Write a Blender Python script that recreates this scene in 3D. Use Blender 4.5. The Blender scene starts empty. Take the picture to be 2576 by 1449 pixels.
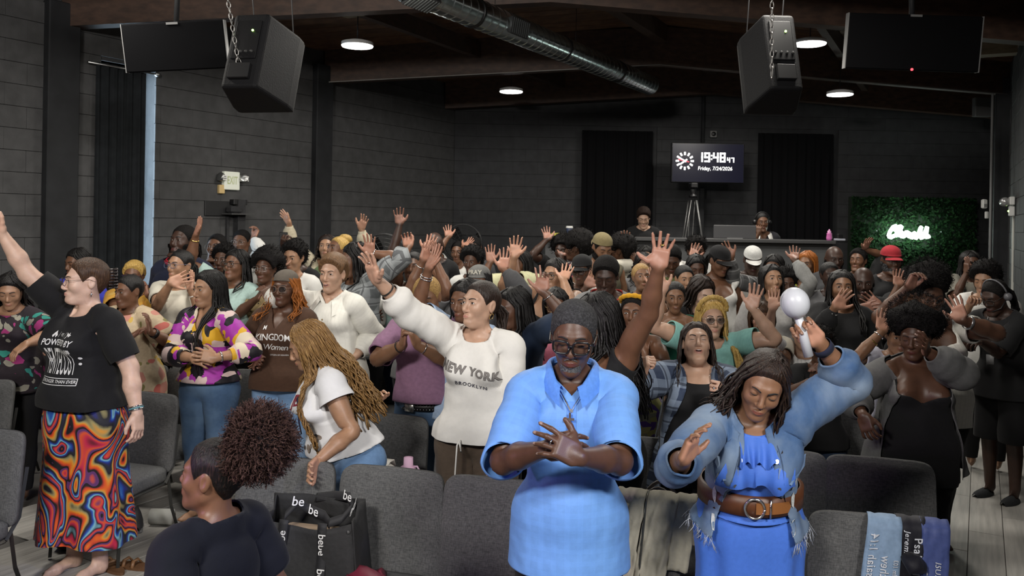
import bpy, bmesh, math, numpy as np
from mathutils import Vector, Matrix
from mathutils.bvhtree import BVHTree

# ---------------------------------------------------------------- camera, world, lights, exposure
SC = bpy.context.scene
FPX, CX, CY, ROLL, CAMH = 2100.0, 1288.0, 560.0, 0.017, 1.99
CR, SR = math.cos(ROLL), math.sin(ROLL)
cam = bpy.data.cameras.new('camera'); cam.sensor_width = 36; cam.lens = FPX / 2576 * 36
cam.shift_y = -(724.5 - CY) / 2576; cam.clip_end = 60; cam.clip_start = .05
camo = bpy.data.objects.new('camera', cam); SC.collection.objects.link(camo)
camo.matrix_world = Matrix.Translation((0, 0, CAMH)) @ (Matrix.Rotation(math.pi / 2, 4, 'X') @ Matrix.Rotation(ROLL, 4, 'Z'))
cam.dof.use_dof = True; cam.dof.focus_distance = 3.6; cam.dof.aperture_fstop = 7.0
SC.camera = camo
SC.view_settings.view_transform = 'Standard'; SC.view_settings.look = 'None'; SC.view_settings.gamma = 1; SC.view_settings.use_curve_mapping = False
SC.view_settings.exposure = 0.0
w = bpy.data.worlds.new('world'); SC.world = w; w.use_nodes = True
w.node_tree.nodes['Background'].inputs[0].default_value = (.5, .55, .65, 1); w.node_tree.nodes['Background'].inputs[1].default_value = .02
def lamp(name, kind, loc, to, energy, col, size=1.0, size_y=None, spot=60, blend=.5):
    L = bpy.data.lights.new(name, kind); L.energy = energy; L.color = col
    if kind == 'AREA':
        L.size = size
        if size_y: L.shape = 'RECTANGLE'; L.size_y = size_y
    else: L.shadow_soft_size = size
    if kind == 'SPOT': L.spot_size = math.radians(spot); L.spot_blend = blend
    o = bpy.data.objects.new(name, L); SC.collection.objects.link(o); o.location = loc
    o.rotation_euler = (Vector(to) - Vector(loc)).to_track_quat('-Z', 'Y').to_euler()
    return o
# stage wash on the trusses above and behind the lens, coloured stage heads, house lights over the seats
lamp('stage_wash_left', 'AREA', (-2.2, -1.2, 4.0), (-1.8, 5.0, 1.2), 260, (1, .95, .88), 1.2, .5)
lamp('stage_wash_right', 'AREA', (2.2, -1.2, 4.0), (1.2, 5.5, 1.2), 260, (1, .96, .92), 1.2, .5)
lamp('stage_blue_right', 'SPOT', (3.0, .3, 3.4), (.6, 2.9, 1.35), 260, (.10, .22, 1.0), .15, spot=44)
lamp('stage_blue_left', 'SPOT', (-2.6, -.2, 3.3), (.2, 2.9, 1.2), 30, (.25, .38, 1.0), .2, spot=50)
lamp('stage_magenta', 'SPOT', (-2.9, 1.7, 1.5), (-.92, 2.25, 1.22), 60, (.80, .38, .85), .12, spot=50)
HOUSE = [(-3.0, 5.4), (-.6, 6.1), (1.7, 5.2), (-1.0, 8.6), (1.2, 8.9), (3.5, 8.2), (2.9, 11.2)]
for hx, hy in HOUSE:
    lamp('house_light', 'AREA', (hx, hy, 3.72), (hx, hy + .01, 0), 46, (1, .95, .86), .5)
# ---------------------------------------------------------------- shared helpers
C = bpy.context.scene.collection
def link(o, parent=None):
    C.objects.link(o)
    if parent is not None: o.parent = parent
    return o
def tag(o, label=None, cat=None, group=None, kind=None):
    if label: o['label'] = label
    if cat: o['category'] = cat
    if group: o['group'] = group
    if kind: o['kind'] = kind
    return o
def empty(name, loc, rz=0):
    o = bpy.data.objects.new(name, None); C.objects.link(o); o.empty_display_size = .1
    o.location = loc; o.rotation_euler = (0, 0, rz)
    return o
def mesh_obj(name, V, F, mats, parent=None, smooth=True, midx=None, attrs=None, loc=None):
    me = bpy.data.meshes.new(name)
    me.from_pydata(np.asarray(V).tolist(), [], [list(map(int, f)) for f in F] if not isinstance(F, np.ndarray) else F.tolist())
    for m in (mats if isinstance(mats, (list, tuple)) else [mats]): me.materials.append(m)
    if smooth: me.polygons.foreach_set('use_smooth', np.ones(len(me.polygons), bool))
    if midx is not None: me.polygons.foreach_set('material_index', np.asarray(midx, dtype=np.int32))
    for k, a in (attrs or {}).items():
        a = np.asarray(a, dtype=np.float32)
        at_ = me.attributes.new(k, 'FLOAT_VECTOR', 'POINT'); at_.data.foreach_set('vector', a.ravel())
    me.update()
    o = bpy.data.objects.new(name, me)
    if loc is not None: o.location = loc
    return link(o, parent)

class MB:
    """collects shapes into one mesh"""
    def __init__(s): s.V = []; s.F = []; s.M = []
    def add(s, V, F, m=0):
        b = len(s.V); s.V += [tuple(map(float, v)) for v in V]; s.F += [[int(i) + b for i in f] for f in F]; s.M += [m] * len(F); return s
    def box(s, c, h, R=None, m=0, bev=0):
        P = []
        if bev <= 0:
            for z in (-1, 1):
                for x, y in ((-1, -1), (1, -1), (1, 1), (-1, 1)): P.append((x * h[0], y * h[1], z * h[2]))
            F = [(3, 2, 1, 0), (4, 5, 6, 7), (0, 1, 5, 4), (1, 2, 6, 5), (2, 3, 7, 6), (3, 0, 4, 7)]
        else:
            b = min(bev, min(h) * .95); n = 0
            F = []
            for z, i in ((-h[2], b), (-h[2] + b, 0), (h[2] - b, 0), (h[2], b)):
                for x, y in ((-1, -1), (1, -1), (1, 1), (-1, 1)):
                    X, Y = h[0] - i, h[1] - i
                    P += [(x * X, y * (Y - b), z), (x * (X - b), y * Y, z)] if x * y > 0 else [(x * (X - b), y * Y, z), (x * X, y * (Y - b), z)]
            F = [tuple(range(7, -1, -1)), tuple(range(24, 32))]
            for r in range(3):
                for i in range(8):
                    a = r * 8 + i; c2 = r * 8 + (i + 1) % 8
                    F.append((a, c2, c2 + 8, a + 8))
        P = np.array(P)
        if R is not None: P = P @ np.array(R).T
        return s.add(P + np.array(c), F, m)
    def tube(s, pts, r, n=8, m=0, cap=True, flat=1.0):
        pts = [np.array(p, float) for p in pts]
        rs = r if isinstance(r, (list, tuple, np.ndarray)) else [r] * len(pts)
        V = []; F = []; up = None
        for i, p in enumerate(pts):
            d = pts[min(i + 1, len(pts) - 1)] - pts[max(i - 1, 0)]; d = d / (np.linalg.norm(d) + 1e-9)
            if up is None: up = np.array((0, 0, 1.)) if abs(d[2]) < .9 else np.array((1., 0, 0))
            a = np.cross(up, d); a /= np.linalg.norm(a) + 1e-9; b = np.cross(d, a); up = b
            for k in range(n):
                t = 2 * math.pi * k / n
                V.append(p + rs[i] * (math.cos(t) * a + flat * math.sin(t) * b))
        for i in range(len(pts) - 1):
            for k in range(n):
                k2 = (k + 1) % n
                F.append((i * n + k, i * n + k2, (i + 1) * n + k2, (i + 1) * n + k))
        if cap: F += [tuple(range(n - 1, -1, -1)), tuple(range((len(pts) - 1) * n, len(pts) * n))]
        return s.add(V, F, m)
    def lathe(s, prof, n=24, c=(0, 0, 0), R=None, m=0, arc=None):
        V = []; F = []; k = len(prof)
        for j in range(n):
            t = 2 * math.pi * j / n
            for r, z in prof: V.append((r * math.cos(t), r * math.sin(t), z))
        for j in range(n):
            j2 = (j + 1) % n
            for i in range(k - 1): F.append((j * k + i, j2 * k + i, j2 * k + i + 1, j * k + i + 1))
        V = np.array(V)
        if R is not None: V = V @ np.array(R).T
        return s.add(V + np.array(c), F, m)
    def grid(s, P, nu, nv, m=0, closed=False):
        F = []
        for i in range(nu - 1):
            for j in range(nv if closed else nv - 1):
                j2 = (j + 1) % nv
                F.append((i * nv + j, i * nv + j2, (i + 1) * nv + j2, (i + 1) * nv + j))
        return s.add(P, F, m)
    def build(s, name, mats, parent=None, smooth=False, loc=None):
        return mesh_obj(name, s.V, s.F, mats, parent, smooth, s.M, loc=loc)

def shade_angle(o, ang=40):
    me = o.data
    me.polygons.foreach_set('use_smooth', np.ones(len(me.polygons), bool))
    try: me.set_sharp_from_angle(angle=math.radians(ang))
    except Exception: pass
    return o

# ---------------------------------------------------------------- materials
MATS = {}
def nodes(name):
    m = bpy.data.materials.new(name); m.use_nodes = True
    nt = m.node_tree; b = nt.nodes['Principled BSDF']
    return m, nt, b
def N(nt, t, **k):
    n = nt.nodes.new(t)
    for a, v in k.items():
        if a in n.inputs.keys() if isinstance(a, str) else False: n.inputs[a].default_value = v
        else: setattr(n, a, v)
    return n
def rgb(c): return (c[0], c[1], c[2], 1)
def ramp(nt, stops, interp='LINEAR'):
    r = nt.nodes.new('ShaderNodeValToRGB'); r.color_ramp.interpolation = interp
    e = r.color_ramp.elements
    while len(e) < len(stops): e.new(.5)
    for q, (p, c) in zip(e, stops): q.position = p; q.color = rgb(c)
    return r
def bump(nt, b, height, strength=.3, dist=.01):
    n = nt.nodes.new('ShaderNodeBump'); n.inputs['Strength'].default_value = strength; n.inputs['Distance'].default_value = dist
    nt.links.new(height, n.inputs['Height']); nt.links.new(n.outputs['Normal'], b.inputs['Normal'])
def plain(name, col, rough=.5, metal=0, spec=.5, noise_=0, scale=40, bmp=0, emit=None, es=0, coat=0):
    if name in MATS: return MATS[name]
    m, nt, b = nodes(name)
    b.inputs['Base Color'].default_value = rgb(col); b.inputs['Roughness'].default_value = rough
    b.inputs['Metallic'].default_value = metal; b.inputs['Specular IOR Level'].default_value = spec
    b.inputs['Coat Weight'].default_value = coat
    if noise_ or bmp:
        tc = nt.nodes.new('ShaderNodeTexCoord'); nz = nt.nodes.new('ShaderNodeTexNoise'); nz.inputs['Scale'].default_value = scale; nz.inputs['Detail'].default_value = 5
        nt.links.new(tc.outputs['Object'], nz.inputs['Vector'])
        if noise_:
            r = ramp(nt, [(.25, tuple(c * (1 - noise_) for c in col)), (.75, tuple(min(1, c * (1 + noise_)) for c in col))])
            nt.links.new(nz.outputs['Fac'], r.inputs['Fac']); nt.links.new(r.outputs['Color'], b.inputs['Base Color'])
        if bmp: bump(nt, b, nz.outputs['Fac'], bmp)
    if emit: b.inputs['Emission Color'].default_value = rgb(emit); b.inputs['Emission Strength'].default_value = es
    MATS[name] = m
    return m
def rest_vec(nt):
    a = nt.nodes.new('ShaderNodeAttribute'); a.attribute_name = 'rest'; return a.outputs['Vector']
def skin_mat(col, lip=None):
    key = 'skin_%d_%d_%d' % tuple(int(c * 255) for c in col)
    if key in MATS: return MATS[key]
    m, nt, b = nodes(key)
    at = nt.nodes.new('ShaderNodeAttribute'); at.attribute_name = 'tint'
    sep = nt.nodes.new('ShaderNodeSeparateXYZ'); nt.links.new(at.outputs['Vector'], sep.inputs[0])
    lum = .3 * col[0] + .59 * col[1] + .11 * col[2]
    lip = lip or (col[0] * .78 + .03, col[1] * .58 + .004, col[2] * .62 + .008)
    palm = (min(.75, col[0] * .55 + .30), min(.6, col[1] * .6 + .15), min(.55, col[2] * .6 + .11))
    nz = nt.nodes.new('ShaderNodeTexNoise'); nz.inputs['Scale'].default_value = 22; nz.inputs['Detail'].default_value = 4
    nt.links.new(rest_vec(nt), nz.inputs['Vector'])
    r = ramp(nt, [(.3, tuple(c * .86 for c in col)), (.7, tuple(min(1, c * 1.1) for c in col))])
    nt.links.new(nz.outputs['Fac'], r.inputs['Fac'])
    prev = r.outputs['Color']
    for ch, c in (('X', lip), ('Y', palm), ('Z', (min(1, col[0] * .6 + .38), min(1, col[1] * .6 + .28), min(1, col[2] * .6 + .25)))):
        mx = nt.nodes.new('ShaderNodeMix'); mx.data_type = 'RGBA'
        nt.links.new(sep.outputs[ch], mx.inputs[0]); nt.links.new(prev, mx.inputs[6]); mx.inputs[7].default_value = rgb(c); prev = mx.outputs[2]
    nt.links.new(prev, b.inputs['Base Color'])
    b.inputs['Roughness'].default_value = .44
    b.inputs['Specular IOR Level'].default_value = .42
    b.inputs['Subsurface Weight'].default_value = .12; b.inputs['Subsurface Radius'].default_value = (.02, .008, .005); b.inputs['Subsurface Scale'].default_value = .35
    n2 = nt.nodes.new('ShaderNodeTexNoise'); n2.inputs['Scale'].default_value = 350; nt.links.new(rest_vec(nt), n2.inputs['Vector'])
    bump(nt, b, n2.outputs['Fac'], .08, .004)
    MATS[key] = m
    return m
def cloth(name, col, rough=.85, weave=500, pat=None, sheen=.04, fleck=.12):
    """woven or knitted fabric; pat = (kind, params) prints a pattern in the garment's own rest space"""
    if name in MATS: return MATS[name]
    m, nt, b = nodes(name)
    rv = rest_vec(nt)
    nz = nt.nodes.new('ShaderNodeTexNoise'); nz.inputs['Scale'].default_value = 60; nz.inputs['Detail'].default_value = 6; nt.links.new(rv, nz.inputs['Vector'])
    r = ramp(nt, [(.25, tuple(c * (1 - fleck) for c in col)), (.75, tuple(min(1, c * (1 + fleck)) for c in col))])
    nt.links.new(nz.outputs['Fac'], r.inputs['Fac'])
    out = r.outputs['Color']
    if pat: out = PATTERNS[pat[0]](nt, rv, out, *pat[1:])
    nt.links.new(out, b.inputs['Base Color'])
    b.inputs['Roughness'].default_value = rough; b.inputs['Specular IOR Level'].default_value = .25
    b.inputs['Sheen Weight'].default_value = sheen
    n2 = nt.nodes.new('ShaderNodeTexNoise'); n2.inputs['Scale'].default_value = weave; nt.links.new(rv, n2.inputs['Vector'])
    bump(nt, b, n2.outputs['Fac'], .25, .002)
    MATS[name] = m
    return m
def mixc(nt, fac, a, c):
    mx = nt.nodes.new('ShaderNodeMix'); mx.data_type = 'RGBA'
    nt.links.new(fac, mx.inputs[0])
    for i, v in ((6, a), (7, c)):
        if isinstance(v, tuple): mx.inputs[i].default_value = rgb(v)
        else: nt.links.new(v, mx.inputs[i])
    return mx.outputs[2]
def vmap(nt, rv, sc=(1, 1, 1), rot=(0, 0, 0)):
    mp = nt.nodes.new('ShaderNodeMapping'); mp.inputs['Scale'].default_value = sc; mp.inputs['Rotation'].default_value = rot
    nt.links.new(rv, mp.inputs['Vector']); return mp.outputs['Vector']
def math_(nt, op, a, c=None, clamp=False):
    n = nt.nodes.new('ShaderNodeMath'); n.operation = op; n.use_clamp = clamp
    for i, v in ((0, a), (1, c)):
        if v is None: continue
        if isinstance(v, (int, float)): n.inputs[i].default_value = v
        else: nt.links.new(v, n.inputs[i])
    return n.outputs[0]
def p_plaid(nt, rv, base, c2, c3, sc=11, ln=0.5):
    sp = nt.nodes.new('ShaderNodeSeparateXYZ'); nt.links.new(rv, sp.inputs[0])
    outs = []
    for ax in 'XZ':
        f = math_(nt, 'FRACT', math_(nt, 'MULTIPLY', sp.outputs[ax], sc)); outs.append(math_(nt, 'GREATER_THAN', f, ln))
        g = math_(nt, 'FRACT', math_(nt, 'ADD', math_(nt, 'MULTIPLY', sp.outputs[ax], sc), .30)); outs.append(math_(nt, 'GREATER_THAN', g, .90))
    o = mixc(nt, math_(nt, 'MULTIPLY', outs[0], .55), base, c2); o = mixc(nt, math_(nt, 'MULTIPLY', outs[2], .55), o, c2)
    return mixc(nt, math_(nt, 'MULTIPLY', math_(nt, 'MAXIMUM', outs[1], outs[3]), .7), o, c3)
def p_lines(nt, rv, base, c2, sc=60, w=.85, axes='XZ', amt=.35):
    sp = nt.nodes.new('ShaderNodeSeparateXYZ'); nt.links.new(rv, sp.inputs[0]); o = base
    for ax in axes:
        f = math_(nt, 'GREATER_THAN', math_(nt, 'FRACT', math_(nt, 'MULTIPLY', sp.outputs[ax], sc)), w)
        o = mixc(nt, math_(nt, 'MULTIPLY', f, amt), o, c2)
    return o
def p_swirl(nt, rv, base, cols, sc=3.2, dist=5.0, wsc=1.6, sharp='LINEAR'):
    nz = nt.nodes.new('ShaderNodeTexNoise'); nz.inputs['Scale'].default_value = sc; nz.inputs['Detail'].default_value = 1.2; nz.inputs['Distortion'].default_value = dist * .35
    nt.links.new(vmap(nt, rv, (1.25, 1.0, .72)), nz.inputs['Vector'])
    f = math_(nt, 'FRACT', math_(nt, 'MULTIPLY', nz.outputs['Fac'], dist))
    n = len(cols)
    r = ramp(nt, [(i / n, c) for i, c in enumerate(cols)], sharp); nt.links.new(f, r.inputs['Fac'])
    return r.outputs['Color']
def p_cells(nt, rv, base, cols, sc=9, metric='EUCLIDEAN', st=(1, 1, 1)):
    v = nt.nodes.new('ShaderNodeTexVoronoi'); v.inputs['Scale'].default_value = sc; v.distance = metric
    nt.links.new(vmap(nt, rv, st, (0, .5, 0)), v.inputs['Vector'])
    sp = nt.nodes.new('ShaderNodeSeparateColor'); nt.links.new(v.outputs['Color'], sp.inputs[0])
    n = len(cols); r = ramp(nt, [(i / n, c) for i, c in enumerate(cols)], 'CONSTANT'); nt.links.new(sp.outputs[0], r.inputs['Fac'])
    return r.outputs['Color']
def p_floral(nt, rv, base, cols, sc=14, amt=.5):
    v = nt.nodes.new('ShaderNodeTexVoronoi'); v.inputs['Scale'].default_value = sc
    nz = nt.nodes.new('ShaderNodeTexNoise'); nz.inputs['Scale'].default_value = sc * .7; nt.links.new(rv, nz.inputs['Vector'])
    va = nt.nodes.new('ShaderNodeVectorMath'); va.operation = 'MULTIPLY_ADD'; nt.links.new(nz.outputs['Color'], va.inputs[0]); va.inputs[1].default_value = (.12, .12, .12); nt.links.new(rv, va.inputs[2])
    nt.links.new(va.outputs[0], v.inputs['Vector'])
    sp = nt.nodes.new('ShaderNodeSeparateColor'); nt.links.new(v.outputs['Color'], sp.inputs[0])
    r = ramp(nt, [(i / len(cols), c) for i, c in enumerate(cols)], 'CONSTANT'); nt.links.new(sp.outputs[0], r.inputs['Fac'])
    return mixc(nt, math_(nt, 'LESS_THAN', v.outputs['Distance'], amt), base, r.outputs['Color'])
def p_denim(nt, rv, base, c2, c3):
    nz = nt.nodes.new('ShaderNodeTexNoise'); nz.inputs['Scale'].default_value = 5; nz.inputs['Detail'].default_value = 8; nt.links.new(rv, nz.inputs['Vector'])
    r = ramp(nt, [(.40, (0, 0, 0)), (.68, (1, 1, 1))]); nt.links.new(nz.outputs['Fac'], r.inputs['Fac'])
    o = mixc(nt, r.outputs['Color'], base, c2)
    w = nt.nodes.new('ShaderNodeTexWave'); w.inputs['Scale'].default_value = 160; w.inputs['Distortion'].default_value = 2; nt.links.new(rv, w.inputs['Vector'])
    return mixc(nt, math_(nt, 'MULTIPLY', w.outputs['Fac'], .35), o, c3)
PATTERNS = {'plaid': p_plaid, 'lines': p_lines, 'swirl': p_swirl, 'cells': p_cells, 'floral': p_floral, 'denim': p_denim}
def hair_mat(col, col2=None, rough=.45, curl=0):
    key = 'hair_%d_%d_%d_%d' % (int(col[0] * 999), int(col[1] * 999), int((col2 or col)[0] * 999), curl)
    if key in MATS: return MATS[key]
    m, nt, b = nodes(key)
    rv = rest_vec(nt)
    nz = nt.nodes.new('ShaderNodeTexNoise'); nz.inputs['Detail'].default_value = 6
    if curl: nz.inputs['Scale'].default_value = 130; nt.links.new(rv, nz.inputs['Vector'])
    else: nz.inputs['Scale'].default_value = 60; nt.links.new(vmap(nt, rv, (3, 3, .35)), nz.inputs['Vector'])
    c2 = col2 or tuple(c * 1.7 + .002 for c in col)
    r = ramp(nt, [(.35, tuple(c * .6 for c in col)), (.55, col), (.8, c2)]); nt.links.new(nz.outputs['Fac'], r.inputs['Fac']); nt.links.new(r.outputs['Color'], b.inputs['Base Color'])
    b.inputs['Roughness'].default_value = rough + (.3 if curl else 0); b.inputs['Specular IOR Level'].default_value = .15 if curl else .32
    bump(nt, b, nz.outputs['Fac'], .7, .008)
    MATS[key] = m
    return m
def at(px, py, d):
    """world point seen at pixel (px, py) of the 2576x1449 photograph at depth d in front of the lens"""
    u, v = px - CX, py - CY
    u, v = u * CR + v * SR, -u * SR + v * CR
    return np.array((u * d / FPX, d, CAMH - v * d / FPX))
# ---------------------------------------------------------------- figure templates
def sstep(a, b, x):
    t = np.clip((x - a) / (b - a), 0, 1)
    return t * t * (3 - 2 * t)

def axis_pts(*segs):
    out = []
    for a, b, st in segs:
        n = max(1, int(round((b - a) / st)))
        out += list(np.linspace(a, b, n, endpoint=False))
    out.append(segs[-1][1])
    return np.array(out, dtype=np.float32)

class SDF:
    def __init__(s, xs, ys, zs):
        s.a = (xs, ys, zs)
        s.F = np.full((len(xs), len(ys), len(zs)), 1.0, dtype=np.float32)
    def _sub(s, lo, hi, m):
        sl = []
        for k in range(3):
            i0 = max(0, np.searchsorted(s.a[k], lo[k] - m) - 1); i1 = min(len(s.a[k]), np.searchsorted(s.a[k], hi[k] + m) + 1)
            if i1 - i0 < 1: return None
            sl.append(slice(i0, i1))
        P = (s.a[0][sl[0]][:, None, None], s.a[1][sl[1]][None, :, None], s.a[2][sl[2]][None, None, :])
        return tuple(sl), P
    def _mix(s, sl, d, k, op):
        f = s.F[sl]
        if op == 'sub':
            d = -d; h = np.clip(0.5 - 0.5 * (f - d) / k, 0, 1)
            s.F[sl] = f * (1 - h) + d * h + k * h * (1 - h)
        else:
            h = np.clip(0.5 + 0.5 * (d - f) / k, 0, 1)
            s.F[sl] = d * (1 - h) + f * h - k * h * (1 - h)
    def cone(s, a, b, r0, r1, k=.02, op='add', flat=1.0):
        a = np.array(a, float); b = np.array(b, float)
        m = max(r0, r1) + k + .03
        q = s._sub(np.minimum(a, b), np.maximum(a, b), m)
        if q is None: return
        sl, P = q
        ab = b - a; L = float(ab @ ab) + 1e-12
        pa = [P[i] - a[i] for i in range(3)]
        t = np.clip((pa[0] * ab[0] + pa[1] * ab[1] + pa[2] * ab[2]) / L, 0, 1)
        d = np.sqrt((pa[0] - t * ab[0]) ** 2 + (pa[1] - t * ab[1]) ** 2 + ((pa[2] - t * ab[2]) / flat) ** 2) - (r0 + (r1 - r0) * t)
        s._mix(sl, d.astype(np.float32), k, op)
    def ell(s, c, r, k=.02, op='add', rx=0, ry=0):
        c = np.array(c, float); r = np.array(r, float)
        R = max(r) if (rx or ry) else None
        q = s._sub(c - (r if R is None else R), c + (r if R is None else R), k + .03)
        if q is None: return
        sl, P = q
        x, y, z = P[0] - c[0], P[1] - c[1], P[2] - c[2]
        if rx:
            cs, sn = math.cos(rx), math.sin(rx); y, z = cs * y + sn * z, -sn * y + cs * z
        if ry:
            cs, sn = math.cos(ry), math.sin(ry); x, z = cs * x - sn * z, sn * x + cs * z
        k0 = np.sqrt((x / r[0]) ** 2 + (y / r[1]) ** 2 + (z / r[2]) ** 2)
        k1 = np.sqrt((x / r[0] ** 2) ** 2 + (y / r[1] ** 2) ** 2 + (z / r[2] ** 2) ** 2) + 1e-9
        s._mix(sl, (k0 * (k0 - 1) / k1).astype(np.float32), k, op)
    def rbox(s, c, h, r, k=.012):
        c = np.array(c, float); h = np.array(h, float)
        q = s._sub(c - h - r, c + h + r, k + .03)
        if q is None: return
        sl, P = q
        d = [np.abs(P[i] - c[i]) - h[i] for i in range(3)]
        o = np.sqrt(np.maximum(d[0], 0) ** 2 + np.maximum(d[1], 0) ** 2 + np.maximum(d[2], 0) ** 2) + np.minimum(np.maximum(np.maximum(d[0], d[1]), d[2]), 0)
        s._mix(sl, (o - r).astype(np.float32), k, 'add')
    def mesh(s, iso=0.0):
        F = s.F - iso
        ins = F < 0
        nx, ny, nz = F.shape
        c = np.zeros((nx - 1, ny - 1, nz - 1), np.int8)
        for i in (0, 1):
            for j in (0, 1):
                for k in (0, 1): c += ins[i:nx - 1 + i, j:ny - 1 + j, k:nz - 1 + k]
        I, J, K = np.nonzero((c > 0) & (c < 8))
        idx = np.full(c.shape, -1, np.int64); idx[I, J, K] = np.arange(len(I))
        acc = np.zeros((len(I), 3)); cnt = np.zeros(len(I))
        A = s.a
        for ax in range(3):
            for u in (0, 1):
                for w in (0, 1):
                    o = [0, 0, 0]; o[(ax + 1) % 3] = u; o[(ax + 2) % 3] = w
                    e = list(o); e[ax] = 1
                    f0 = F[I + o[0], J + o[1], K + o[2]]; f1 = F[I + e[0], J + e[1], K + e[2]]
                    m = (f0 < 0) != (f1 < 0)
                    t = np.where(m, f0 / np.where(m, f0 - f1, 1), 0)
                    p0 = np.stack([A[0][I + o[0]], A[1][J + o[1]], A[2][K + o[2]]], 1); p1 = np.stack([A[0][I + e[0]], A[1][J + e[1]], A[2][K + e[2]]], 1)
                    acc += np.where(m[:, None], p0 + (p1 - p0) * t[:, None], 0); cnt += m
        V = acc / cnt[:, None]
        Q = []
        for ax in range(3):
            sl0 = [slice(1, n - 1) for n in F.shape]; sl0[ax] = slice(0, F.shape[ax] - 1)
            sl1 = list(sl0); sl1[ax] = slice(1, F.shape[ax])
            a, b = ins[tuple(sl0)], ins[tuple(sl1)]
            g = np.array(np.nonzero(a != b)).T
            if not len(g): continue
            fl = a[tuple(g.T)]
            base = g + np.array([0 if k == ax else 1 for k in range(3)])
            u = np.zeros(3, int); w = np.zeros(3, int); u[(ax + 1) % 3] = 1; w[(ax + 2) % 3] = 1
            q = [idx[tuple((base - du * u - dw * w).T)] for du, dw in ((1, 1), (0, 1), (0, 0), (1, 0))]
            q = np.stack(q, 1)
            q[~fl] = q[~fl][:, ::-1]
            Q.append(q)
        return V, np.concatenate(Q)

EYE = (.0315, -.0815, 1.589)
def torso_prims(g, fat=0.0, tunic=False):
    g.ell((0, .0, 1.285), (.158, .108, .15), .03)
    g.ell((0, .0, 1.13), (.138, .098, .16), .05)
    g.ell((0, .01, .955), (.165, .112, .12), .05)
    for s in (-1, 1):
        g.ell((s * .078, .06, .90), (.082, .07, .085), .03)
        g.ell((s * .075, -.075, 1.30), (.07, .035, .06), .04)
        g.cone((s * .03, .03, 1.445), (s * .155, .014, 1.405), .034, .045, .035)
        g.ell((s * .158, .008, 1.393), (.056, .052, .054), .03)
    if tunic:
        g.cone((0, .008, .95), (0, .0, .50), .15, .16, .06)
        for s in (-1, 1): g.cone((s * .09, .005, .93), (s * .10, .0, .50), .105, .11, .05)

def arm_prims(g, infl=0.0):
    for s in (-1, 1):
        g.cone((s * .16, .01, 1.395), (s * .44, .012, 1.40), .052 + infl, .041 + infl, .03)
        g.ell((s * .29, .0, 1.402), (.11, .04 + infl, .047 + infl), .03)
        g.cone((s * .44, .012, 1.40), (s * .54, .005, 1.40), .038 + infl, .040 + infl, .02)
        g.cone((s * .54, .005, 1.40), (s * .69, .0, 1.40), .040 + infl, .0265 + infl, .02)

def leg_prims(g, infl=0.0):
    for s in (-1, 1):
        g.cone((s * .09, .01, .88), (s * .10, .0, .50), .088 + infl, .056 + infl, .03)
        g.cone((s * .10, .0, .50), (s * .10, .02, .36), .053 + infl, .056 + infl, .02)
        g.cone((s * .10, .02, .36), (s * .10, .025, .10), .056 + infl, .036 + infl, .02)

FING = ((-.036, .072, .0090), (-.012, .082, .0092), (.012, .077, .0088), (.036, .060, .0080))
def hand_prims(g):
    for s in (-1, 1):
        g.cone((s * .68, .0, 1.40), (s * .715, .0, 1.40), .026, .024, .012, flat=.8)
        g.rbox((s * .742, -.001, 1.40), (.030, .030, .003), .011, .014)
        g.ell((s * .722, -.024, 1.391), (.03, .018, .013), .012)
        for y, L, r in FING:
            y0 = y * .90
            g.cone((s * .772, y0, 1.401), (s * (.778 + L * .45), y, 1.401), r * 1.0, r * .98, .004)
            g.cone((s * (.778 + L * .45), y, 1.401), (s * (.778 + L), y * 1.04, 1.399), r * .98, r * .78, .004)
        g.cone((s * .708, -.022, 1.394), (s * .738, -.050, 1.389), .016, .0125, .012)
        g.cone((s * .738, -.050, 1.389), (s * .766, -.066, 1.387), .0118, .0112, .005)
        g.cone((s * .766, -.066, 1.387), (s * .789, -.074, 1.387), .011, .0085, .004)

def head_prims(g):
    g.cone((0, .024, 1.40), (0, .014, 1.53), .051, .048, .028)
    g.ell((0, .012, 1.612), (.0735, .094, .088), .02)
    g.ell((0, -.026, 1.568), (.057, .062, .082), .03)
    g.cone((0, -.066, 1.494), (0, -.03, 1.50), .019, .028, .03)
    for s in (-1, 1):
        g.cone((s * .012, -.064, 1.491), (s * .046, .0, 1.528), .018, .016, .03)
        g.ell((s * .034, -.060, 1.560), (.022, .022, .02), .03)
        g.ell((s * .031, -.096, 1.592), (.021, .013, .0125), .014, 'sub')
        g.cone((s * .014, -.0845, 1.610), (s * .042, -.072, 1.611), .0065, .006, .022)
    g.ell((0, -.076, 1.520), (.028, .019, .020), .016)
    for s in (-1, 1):
        g.ell((s * EYE[0], EYE[1] + .006, EYE[2]), (.0165, .0135, .0125), .004)
        g.cone((s * .003, -.099, 1.549), (s * .0118, -.0925, 1.548), .0078, .0062, .006)
        g.ell((s * .0740, .014, 1.580), (.009, .018, .031), .008, rx=-.15)
        g.ell((s * .0825, .010, 1.583), (.006, .009, .017), .004, 'sub', rx=-.15)
        for z, r, y in ((1.5268, .0058, -.0985), (1.5168, .0066, -.0975)):
            g.cone((s * .003, y + .001, z), (s * .012, y + .0035, z - (z - 1.5217) * .3), r * .92, r * .8, .004)
            g.cone((s * .012, y + .0035, z - (z - 1.5217) * .3), (s * .0235, -.0885, 1.5212), r * .8, .0022, .004)
    g.cone((0, -.083, 1.607), (0, -.1095, 1.557), .0062, .0098, .012)
    for s in (-1, 1):
        g.cone((0, -.1075, 1.5222), (s * .024, -.0935, 1.5205), .0022, .0022, .003, 'sub')
    g.ell((0, -.078, 1.492), (.015, .012, .012), .016)

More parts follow.
